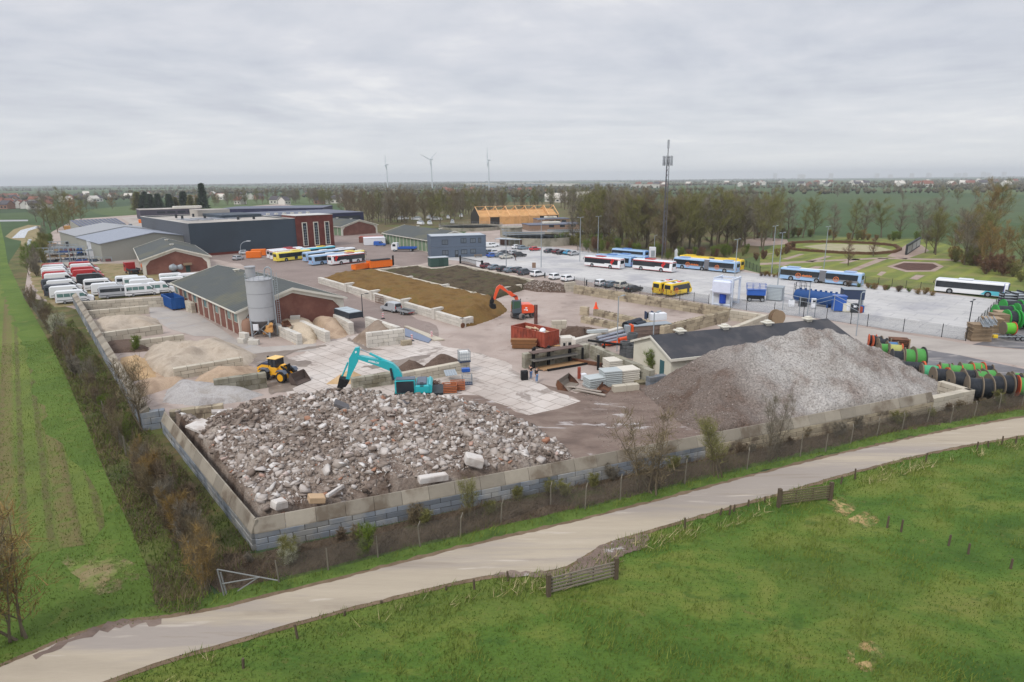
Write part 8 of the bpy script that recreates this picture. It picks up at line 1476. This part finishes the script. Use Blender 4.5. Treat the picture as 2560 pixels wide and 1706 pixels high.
tree('bush',P('L',740,690),2.6,'green','yellow green bush in the scrub before the long wall',cat='bush');tree('bush',P('L',280,740),2.4,'olive','olive bush near the wall corner',cat='bush');tree('bush',P('I',700,660),2.6,'green','thorny green bush in the dark earth bay',cat='bush');tree('bush',P('U',1750,760),3.6,'green','leafy bush growing at the white house gable',cat='bush',wide=1.0)
belt(34,[(580,1435),(900,1360),(1200,1300),(1500,1225),(1900,1130),(2300,1050),(2560,1010)],(.8,1.7),['bush'],['bramble','grey','brown','olive'],'low brown bramble bush between the long wall and the fence','bramble bushes before the long wall',.9,1.5,'bush')
for x,yb,yt in((1640,560,262),(1700,560,270),(1790,560,290),(1880,560,280),(2010,560,262),(2080,555,285),(2180,550,255),(2260,555,280),(2340,560,300),(1730,540,238)):tree('con',P('W',x,yb-20),HT('W',x,yb-20,x,yt)*random.uniform(.75,.95),random.choice(['dark','dark','olive']),'dark pine in the group behind the purple grey office','pines behind the office block',1.5,0)
tree('con',P('A',1880,495),HT('A',1880,495,1880,215),'dark','tall pointed spruce right of the office block',idx=1,wide=1.1)
for i in range(44):
 x,y=random.uniform(0,2560),random.uniform(474,512);x=150*round(x/150)+random.gauss(0,22)
 if 1500<x<1900 and y>500:continue
 tree(random.choice(['broad','broad','slim']),P('Q',x,y),random.uniform(9,14),random.choice(['brown','olive','grey']),'lone bare tree in the fields towards the horizon','scattered trees in the far fields',1.3)
belt(70,[(0,494),(900,488),(1500,482),(2560,476)],(7,12),['broad','broad','slim'],['brown','olive','grey'],'bare tree in the hedgerow across the far fields','hedgerow trees of the far fields',70,1.4)
Vs,Fs,Ts=[],[],[];o_=0;oc=np.array([[1,0,0],[0,1,0],[-1,0,0],[0,-1,0],[0,0,1],[0,0,-1],[.6,.6,.7],[-.6,.5,.75]]);of=np.array([[0,1,4],[1,2,4],[2,3,4],[3,0,4],[1,0,5],[2,1,5],[3,2,5],[0,3,5]])
for k in range(105):
 y=900*(9.5**random.random());x=random.uniform(-.9,.9)*y;l_=random.uniform(100,480)*(1+y/3500);a=random.gauss(0,.18);n=int(l_/(3.6+y/800))
 for j in range(n):
  t_=j/n*l_;c_=np.array([x+t_*math.cos(a)+random.gauss(0,3),y+t_*math.sin(a)+random.gauss(0,4+y/200),0]);h=random.uniform(4,9)*(1+y/9000);c_[2]=h*.45
  Vs.append(oc*np.array([h*.5,h*.5,h*.52])*rng.uniform(.6,1.3,(8,1))+c_);Fs.append(of+o_);o_+=8;Ts.append(rng.uniform(0,1,8)*.6+random.random()*.4)
stuff(npmesh('far_wood',np.concatenate(Vs),np.concatenate(Fs),cm('far_trees',s(66,66,52),s(112,106,84)),tone=np.concatenate(Ts)),'distant hedgerows and woods fading towards the horizon','wood')
rr_=mat('roof_tile_red',s(132,88,74),.9,.12,1);rd_=mat('roof_tile_dark',s(84,80,84),.9,.1,1);wpl=mat('house_white',s(214,210,202),.85,.05);wbr=mat('house_brick',s(142,108,92),.9,.1,2);wps=mat('roof_pale',s(206,200,190),.8)
hr_=empty('house','x','house');g=MB();g.ext([(0,0),(8,0),(8,4.5),(4,8.2),(0,4.5)],0,12,'y');g.build('wall',wbr,hr_);g=MB();[g.ext([(x,4.3),(4,8.3),(4,8.55),(x,4.6)],-.3,12.3,'y')for x in(-.5,8.5)];g.build('roof',rr_,hr_)
for y in(2,7):g=MB();[g.box(x,y,1.2,x+.1,y+2.4,2.8)for x in(-.09,)];g.build('window',glass_d,hr_)
hf=True
def house(p,hd,roof,wall,label,group,sc=1.0):
 global hf
 if hf:o=hr_;hf=False;o.location=p;o.rotation_euler.z=hd;o['label']=label;o['group']=group
 else:o=dup(hr_,p,hd,label,group,{'roof':roof,'wall':wall})
 o.scale=(sc,sc,sc)
KID.clear()
for i in range(22):house(P('Q',random.uniform(-10,120),random.uniform(490,528)),random.uniform(0,3),random.choice([rr_,rr_,rd_]),random.choice([wbr,wpl]),'small house with a pitched roof in the village at the left','houses of the left village')
for i in range(34):house(P('Q',random.uniform(160,900),random.uniform(486,512)),random.uniform(0,3),random.choice([rd_,rr_,wps]),random.choice([wbr,wpl]),'house roof showing between the trees beyond the halls','houses beyond the halls')
for i in range(14):house(P('Q',1388+i*7+random.uniform(-2,2),500+random.uniform(-5,7)),1.4,wps,wpl,'white bungalow in the group right of the timber hall','white bungalows')
for i in range(14):house(P('Q',random.uniform(1080,1400),random.uniform(474,490)),random.uniform(0,3),random.choice([rr_,rd_]),wbr,'brick house beyond the wood left of the turbine','houses beyond the timber hall')
for i in range(54):house(P('Q',random.uniform(1560,2560),random.uniform(456,468)),random.uniform(0,3),random.choice([rr_,rd_,wps]),random.choice([wbr,wpl,wpl]),'tiny house in the distant village at the right','houses of the far right village',1.5)
for i in range(16):
 p=P('Q',random.uniform(1180,1620),random.uniform(461,472));g=MB();w_=random.uniform(60,150);g.box(-w_/2,0,0,w_/2,50,8);r=empty('greenhouse','pale long greenhouse or depot on the plain near the turbines','greenhouse',p,random.uniform(-.1,.1),'long pale sheds on the plain');g.build('wall',random.choice([wpl,steel,MT['roof_metal_faded']]),r);g=MB();g.box(-w_/2-1,-1,8.1,w_/2+1,51,9.2);g.build('roof',random.choice([wps,steel]),r)
for i in range(18):x=random.uniform(1950,2560);p=Vector(((x-1280)/1580*9000,9000+random.uniform(0,1500),0));g=MB();h=random.uniform(45,85);g.box(-25,0,0,25,30,h);r=empty('tower_block','faint tower block on the far right skyline','tower block',p,0,'tower blocks on the skyline');g.build('wall',wpl,r);g=MB();g.box(-8,5,h+.1,8,20,h+4);g.build('roof_house',wpl,r)
def pip(X,Y,poly):
 ins=np.zeros(len(X),bool)
 for i in range(len(poly)):
  ax,ay=poly[i][0],poly[i][1];bx,by=poly[(i+1)%len(poly)][0],poly[(i+1)%len(poly)][1];ins^=((ay>Y)!=(by>Y))&(X<(bx-ax)*(Y-ay)/(by-ay+1e-12)+ax)
 return ins
def blades(name,label,poly,n,h,w_,m,near=0,cat='grass',lean=.35,clump=.25,z=.03,thr=None):
 pa=np.array([(p[0],p[1])for p in poly]);x0,y0=pa.min(0);x1,y1=pa.max(0);X=rng.uniform(x0,x1,n*4);Y=y0+(y1-y0)*rng.uniform(0,1,n*4)**(1+near);k=pip(X,Y,pa)
 nz=np.sin(X*1.3+2*np.sin(Y*.7))*np.sin(Y*1.1+1.7*np.sin(X*.5))+.5*np.sin(X*4.1+Y*3.3)*.6+.9*np.sin(X*.31+1.9*np.sin(Y*.17+1))*np.sin(Y*.23+1.4*np.sin(X*.2))
 if thr is not None:k&=nz>thr
 X,Y,nz=X[k][:n],Y[k][:n],nz[k][:n];n=len(X);P0=np.stack([X,Y,np.full(n,z)],1);D=np.stack([rng.normal(0,lean,n)+lean*.5,rng.normal(0,lean,n),np.ones(n)],1);D/=np.linalg.norm(D,axis=1)[:,None]
 V,F=slivers(P0,D,rng.uniform(.5,1.4,n)*h*(1+.35*nz),rng.uniform(.6,1.4,n)*w_);return stuff(npmesh(name,V,F,m,tone=np.clip(.45+clump*nz+rng.normal(0,.18,n),0,1)),label,cat)
mp_=[*lo[12:-8],Vector((-20,18,0)),Vector((60,18,0)),Vector((90,60,0))]
blades('meadow_grass','short lush green grass of the front meadow',mp_,120000,.16,.045,CR['grass'],.5,clump=.26)
blades('meadow_tufts','taller grass tufts scattered over the meadow',mp_,30000,.3,.05,CR['vgrass'],.4,thr=.55)
blades('dry_grass','pale dry grass along the meadow fence',[*off(lo[12:-8],.7),*off(lo[12:-8],2.2)[::-1]],9000,.6,.035,CR['straw'],lean=.7,thr=.35)
blades('fence_grass','green verge grass along the meadow fence',[*off(lo[12:-8],.4),*off(lo[12:-8],2.4)[::-1]],14000,.35,.05,CR['vgrass'])
blades('verge_grass','green grass strip above the track',[*off(up[30:],.5),*off(up[30:],1.8)[::-1]],22000,.32,.05,CR['vgrass'])
sbk=[*wl,*off(up[70:],1.6)[::-1],*Q((520,1440))]
blades('scrub','dry brown scrub and brambles between wall and fence',sbk,80000,.6,.028,CR['bramble'],cat='scrub',lean=.8,z=.0);blades('scrub_green','green shoots in the scrub',sbk,9000,.3,.05,CR['vgrass'],thr=.6)
bk=[*lft[4:],*Q((490,1537),(560,1395),(640,1385),(370,1075),(215,850),(180,800))]
blades('bank_scrub','tangled dry growth on the bank along the outer wall',bk,60000,.6,.035,CR['bramble'],cat='scrub',lean=.8,thr=-.5);blades('bank_grass','rough green grass on the bank along the outer wall',bk,50000,.4,.05,CR['vgrass'])
fp=[*lft[4:],*Q((405,1551),(218,1584),(90,1635),(0,1671)),Vector((-34,22,0)),Vector((-90,90,0))]
blades('field_grass','young green crop and grass of the left field',fp,36000,.14,.05,CR['vgrass'],.4,clump=.15)
fm2,t,b=base('wire_mesh');tcn=N(t,'ShaderNodeTexCoord');sx=N(t,'ShaderNodeSeparateXYZ');L(t,tcn.outputs['Object'],sx.inputs[0]);b.inputs['Base Color'].default_value=(*s(96,92,86),1)
L(t,mth(t,'MAXIMUM',mth(t,'GREATER_THAN',mth(t,'FRACT',mth(t,'MULTIPLY',mth(t,'ADD',sx.outputs[0],sx.outputs[2]),9.0)),.9),mth(t,'GREATER_THAN',mth(t,'FRACT',mth(t,'MULTIPLY',mth(t,'SUBTRACT',sx.outputs[0],sx.outputs[2]),9.0)),.9)),b.inputs['Alpha'])
r=E0('wire_fence','old wire fence on bent concrete posts below the long wall','fence',P('L',230,840),0);o_=P('L',230,840);pc=mat('post_concrete',s(118,112,100),.9,.15,2);pv_=None
for k,x,y,x2,y2,bend in[('L',230,840,215,715,0),('L',520,770,518,640,0),('L',812,695,808,570,0),('L',1060,632,1045,540,1),('L',1297,578,1308,480,1),('L',1535,492,1548,415,1),('L',1828,385,1826,340,1),('L',2030,410,2038,285,1),('L',2236,358,2240,232,1),('M',470,470,475,355,1),('M',815,388,822,290,1),('M',1110,318,1112,190,0),('M',1250,290,1256,190,0),('M',1390,245,1398,155,1),('M',1535,205,1545,120,1),('M',1675,170,1683,95,1),('M',1815,130,1826,70,1),('M',1943,132,1950,50,1),('M',2072,105,2084,30,1),('M',2210,60,2215,0,1),('M',2340,40,2342,-30,1)]:
 q=P(k,x,y);h=HT(k,x,y,x2,y2);h=min(max(h,1.5),2.4);t_=Vector(((x2-x)*RG[k][2]*q.y/FPX*.6,0,h));g=MB();g.tube((0,0,0),t_,.055,.045,n=5)
 if bend:g.tube(t_,t_+Vector((.12,.3,.25)),.045,.04,n=5)
 o=g.build('post',pc,r);o.location=q-o_
 if pv_:e_=MB();l_=(q-pv_).length;e_.box(0,-.006,.05,l_,.006,1.7);e_=e_.build('mesh',fm2,r);e_.location=pv_-o_;e_.rotation_euler.z=ang(pv_,q)
 pv_=q
mesh_fence('wire fence hidden in the hedge beside the field',[P('Q',60,745),P('Q',150,868),P('Q',240,1010),P('Q',350,1200),P('Q',450,1370),P('Q',515,1480)],1.8,3.0,pc,mm=fm2)
wd_=mat('fence_wood',s(92,80,66),.95,.2,3)
for i,(k,x,y,yt)in enumerate([('L',1580,832,772),('L',1380,880,818),('L',340,1170,1085),('L',613,1035,1000),('L',828,965,945),('L',1213,885,857),('L',20,1345,1280),('M',470,722,655),('M',665,640,600),('M',717,640,583),('M',740,622,580),('M',822,592,556),('M',915,570,538),('M',1415,442,380),('M',1335,470,425),('M',1805,348,293),('M',2092,282,230),('M',2155,268,228),('M',2230,250,200),('M',2305,245,198),('M',1593,712,645),('M',1670,735,662),('M',1933,812,748),('M',2043,858,795),('M',2278,940,880)]):
 p=P(k,x,y);h=min(1.5,HT(k,x,y,x,yt));g=MB();g.tube((0,0,-.1),(random.uniform(-.1,.1),random.uniform(-.05,.05),h),.075,.065,n=7);tag(g.build('fence_post',wd_,loc=(p.x,p.y,0)),'short weathered wooden post at the edge of the meadow','fence post','wooden fence posts of the meadow')
def gate(lb,k,a,b_,h,nb_,m_):
 p0,p1=P(k,*a),P(k,*b_);l_=(p1-p0).length;r=E0('field_gate',lb,'gate',p0,ang(p0,p1),z=0)
 for i in range(nb_):g=MB();z=.25+i*(h-.35)/(nb_-1);g.box(.1,-.03,z,l_-.1,.03,z+.1);g.build('rail',m_,r)
 for x in(0,l_):g=MB();g.box(x-.12,-.12,0,x+.12,.12,h+.25);g.build('post',wd_,r)
 g=MB();[g.box(x-.04,.032,.2,x+.04,.09,h)for x in(l_*.33,l_*.66,.25,l_-.25)];g.build('upright',wd_,r)
gw=mat('gate_grey_wood',s(124,116,104),.9,.15,3);gate('five bar wooden field gate beside the bend of the track','L',(1815,922),(2210,820),1.25,5,gw);gate('mossy brown wooden gate further along the track','M',(990,598),(1275,560),1.3,6,mat('gate_moss',s(104,96,74),.95,.15,3))
p=P('K',1245,1090);r=E0('tipped_gate','bent grey tubular gate frame tilted in the scrub at the wall corner','gate',p,-.1,z=.05);g=MB();A_,B_,C_,D_=(0,0,0),(-.25,0,2.2),(4.0,.6,1.1),(1.0,.2,.3);g.tube(A_,B_,.06);g.tube((.15,.1,0),(-.1,.1,1.9),.06);g.tube(B_,C_,.05);g.tube((0,0,1.0),(2.8,.4,1.45),.05);g.tube((2.6,.4,1.4),D_,.05);r.scale=(.8,.8,.8);g.build('tube_frame',mat('tube_pale',s(122,124,122),.6,.1),r)
for i,(x,y)in enumerate([(395,555),(520,560),(555,600),(640,545),(700,560),(810,545),(850,590),(930,530),(640,600)]):
 p=P('C',x,y);r=E0('covered_boat',['white covered boat','pale caravan like boat','white hull on a trailer'][i%3]+' in the storage ground before the wood','boat',p,random.uniform(0,3),'boats stored before the wood');g=MB();g.loft([[(x_,y_*w_,z_)for y_,z_ in((-1,.6),(-.8,1.8),(.8,1.8),(1,.6))]for x_,w_ in((-3.5,.9),(0,1.2),(2.4,1.0),(3.8,.2))]);g.build('hull',whitec,r);g=MB();g.box(-2.5,-.7,1.81,1,.7,2.5,bev=.2);g.build('cabin',steel,r)
skin=mat('skin',s(206,160,136),.6,.03);jean=mat('jeans',s(74,112,160),.85,.08,6);hair=mat('hair',s(44,34,30),.7)
def skinmesh(name,vs,es,rs,m,root):
 me=bpy.data.meshes.new(name);me.from_pydata(vs,es,[]);o=bpy.data.objects.new(name,me);S.collection.objects.link(o);sk=o.modifiers.new('s','SKIN');o.modifiers.new('u','SUBSURF').levels=1
 for i,v in enumerate(me.skin_vertices[0].data):v.radius=rs[i]if isinstance(rs[i],tuple)else(rs[i],rs[i]);v.use_root=i==0
 bpy.context.view_layer.update();m2=bpy.data.meshes.new_from_object(o.evaluated_get(bpy.context.evaluated_depsgraph_get()));bpy.data.objects.remove(o);m2.name=name;m2.materials.clear();m2.materials.append(m);m2.polygons.foreach_set('use_smooth',[True]*len(m2.polygons));o=bpy.data.objects.new(name,m2);S.collection.objects.link(o);o.parent=root
def person(label,p,hd,H_,arms,legs,top,trous,bag=None):
 """arms: (elbow, hand) offsets from the shoulder per side; legs: (knee, foot) per side; faces +x"""
 r=E0('person',label,'person',p,hd,z=.06);k=H_/1.75;sh=1.43;V=[(0,0,.93),(0,0,1.15),(0,0,1.36),(.01,0,1.48),(.03,0,1.56),(.03,0,1.66),(.02,0,1.72)];E_=[(i,i+1)for i in range(6)];R_=[(.14,.11),(.13,.1),(.15,.1),.055,.085,.1,.07]
 jv,je,jr=[(0,0,.95),(0,0,1.15),(0,0,1.36),(0,0,1.44)],[(0,1),(1,2),(2,3)],[(.17,.13),(.155,.12),(.17,.12),.08];tv,te_,tr2=[(0,0,.95)],[],[(.155,.12)]
 for sg,(el,ha)in zip((-1,1),arms):
  s0=Vector((0,sg*.19,sh-.04));e_=s0+Vector(el);h_=e_+Vector(ha);b0=len(V);V+=[tuple(s0),tuple(e_),tuple(h_)];E_+=[(2,b0),(b0,b0+1),(b0+1,b0+2)];R_+=[.055,.042,.032];d_=(h_-e_).normalized();pl=h_+d_*.07;V.append(tuple(pl));R_.append((.04,.02));E_.append((b0+2,b0+3));o1=d_.orthogonal().normalized()
  for j in range(4):f0=pl+o1*(j-1.5)*.022+d_*.03;n_=len(V);V+=[tuple(f0),tuple(f0+d_*(.04+.006*(1.5-abs(j-1.5)))+Vector((0,0,-.01))),tuple(f0+d_*.07+Vector((0,0,-.03)))];R_+=[.009,.009,.008];E_+=[(b0+3,n_),(n_,n_+1),(n_+1,n_+2)]
  n_=len(V);V+=[tuple(h_+o1*.04+d_*.03),tuple(h_+o1*.06+d_*.07)];R_+=[.011,.009];E_+=[(b0+2,n_),(n_,n_+1)];n_=len(jv);jv+=[tuple(s0),tuple(e_),tuple(e_.lerp(h_,.92))];je+=[(2,n_),(n_,n_+1),(n_+1,n_+2)];jr+=[.075,.06,.045]
 for sg,(kn,ft)in zip((-1,1),legs):
  s0=Vector((0,sg*.09,.88));k_=s0+Vector(kn);f_=k_+Vector(ft);b0=len(V);V+=[tuple(s0),tuple(k_),tuple(f_),(f_.x+.17,f_.y,f_.z-.03)];E_+=[(0,b0),(b0,b0+1),(b0+1,b0+2),(b0+2,b0+3)];R_+=[.08,.055,.04,.035];n_=len(tv);tv+=[tuple(s0),tuple(k_),tuple(k_.lerp(f_,.93))];te_+=[(0,n_),(n_,n_+1),(n_+1,n_+2)];tr2+=[.1,.075,.062]
  g=MB();g.box(f_.x-.08,f_.y-.05,0,f_.x+.21,f_.y+.05,.1,bev=.03);g.build('shoe',mat('shoe_pale',s(176,176,178),.8),r)
 skinmesh('body',V,E_,R_,skin,r);skinmesh('jacket',jv,je,jr,top,r);skinmesh('trousers',tv,te_,tr2,trous,r)
 g=MB();g.lathe([(.03,1.79),(.09,1.75),(.118,1.68),(.115,1.6),(.08,1.55)],12,(-.02,0,0));g.build('hair',hair,r,True);g=MB();g.tube((.12,0,1.645),(.15,0,1.62),.014,.02,n=5);g.build('nose',skin,r);[MB().box(.118,y-.012,1.655,.13,y+.012,1.667).build('eye',black_m,r)for y in(-.035,.035)];MB().box(.118,-.025,1.585,.128,.025,1.593).build('mouth',mat('lips',s(160,90,84),.6),r)
 if bag:g=MB();g.box(-.28,-.15,1.0,-.14,.15,1.4,bev=.04);g.build('bag',bag,r)
 r.scale=(k,k,k);return r
st_=[((.02,0,-.42),(0,0,-.4))]*2
person('person in a black jacket and jeans raising both hands to the face',P('Y',755,862),1.9,1.8,[((.12,-.05,-.2),(.14,.12,.26)),((.12,.05,-.2),(.14,-.12,.26))],st_,black_m,jean)
person('person in a dark top and light jeans with a pale bag stretching one arm',P('Y',828,905),-1.3,1.9,[((.05,-.02,-.28),(.1,.02,-.22)),((.15,.25,-.02),(.1,.26,.02))],[((.06,0,-.42),(-.02,0,-.4)),((-.04,0,-.42),(-.02,0,-.4))],mat('top_dark',s(58,52,50),.8),mat('jeans_light',s(110,148,190),.85,.08,6),mat('bag_tan',s(200,170,130),.8))
person('person in dark clothes walking across the car park',P('S',545,640),2.6,1.8,[((.1,0,-.27),(.12,0,-.2)),((-.12,0,-.27),(-.02,0,-.24))],[((.15,0,-.4),(.12,0,-.42)),((-.1,0,-.41),(-.22,0,-.38))],dk_steel,black_m)
hb=MB().box(-9800,-400,-1.5,9800,12500,132).build('haze',base('haze_air')[0])
t=hb.data.materials[0].node_tree;t.nodes.clear()
pv=N(t,'ShaderNodeVolumePrincipled',inp={'Color':(.9,.95,1,1),'Density':.00014,'Anisotropy':0.0})
L(t,pv.outputs[0],N(t,'ShaderNodeOutputMaterial').inputs['Volume'])
hb['kind']='stuff'
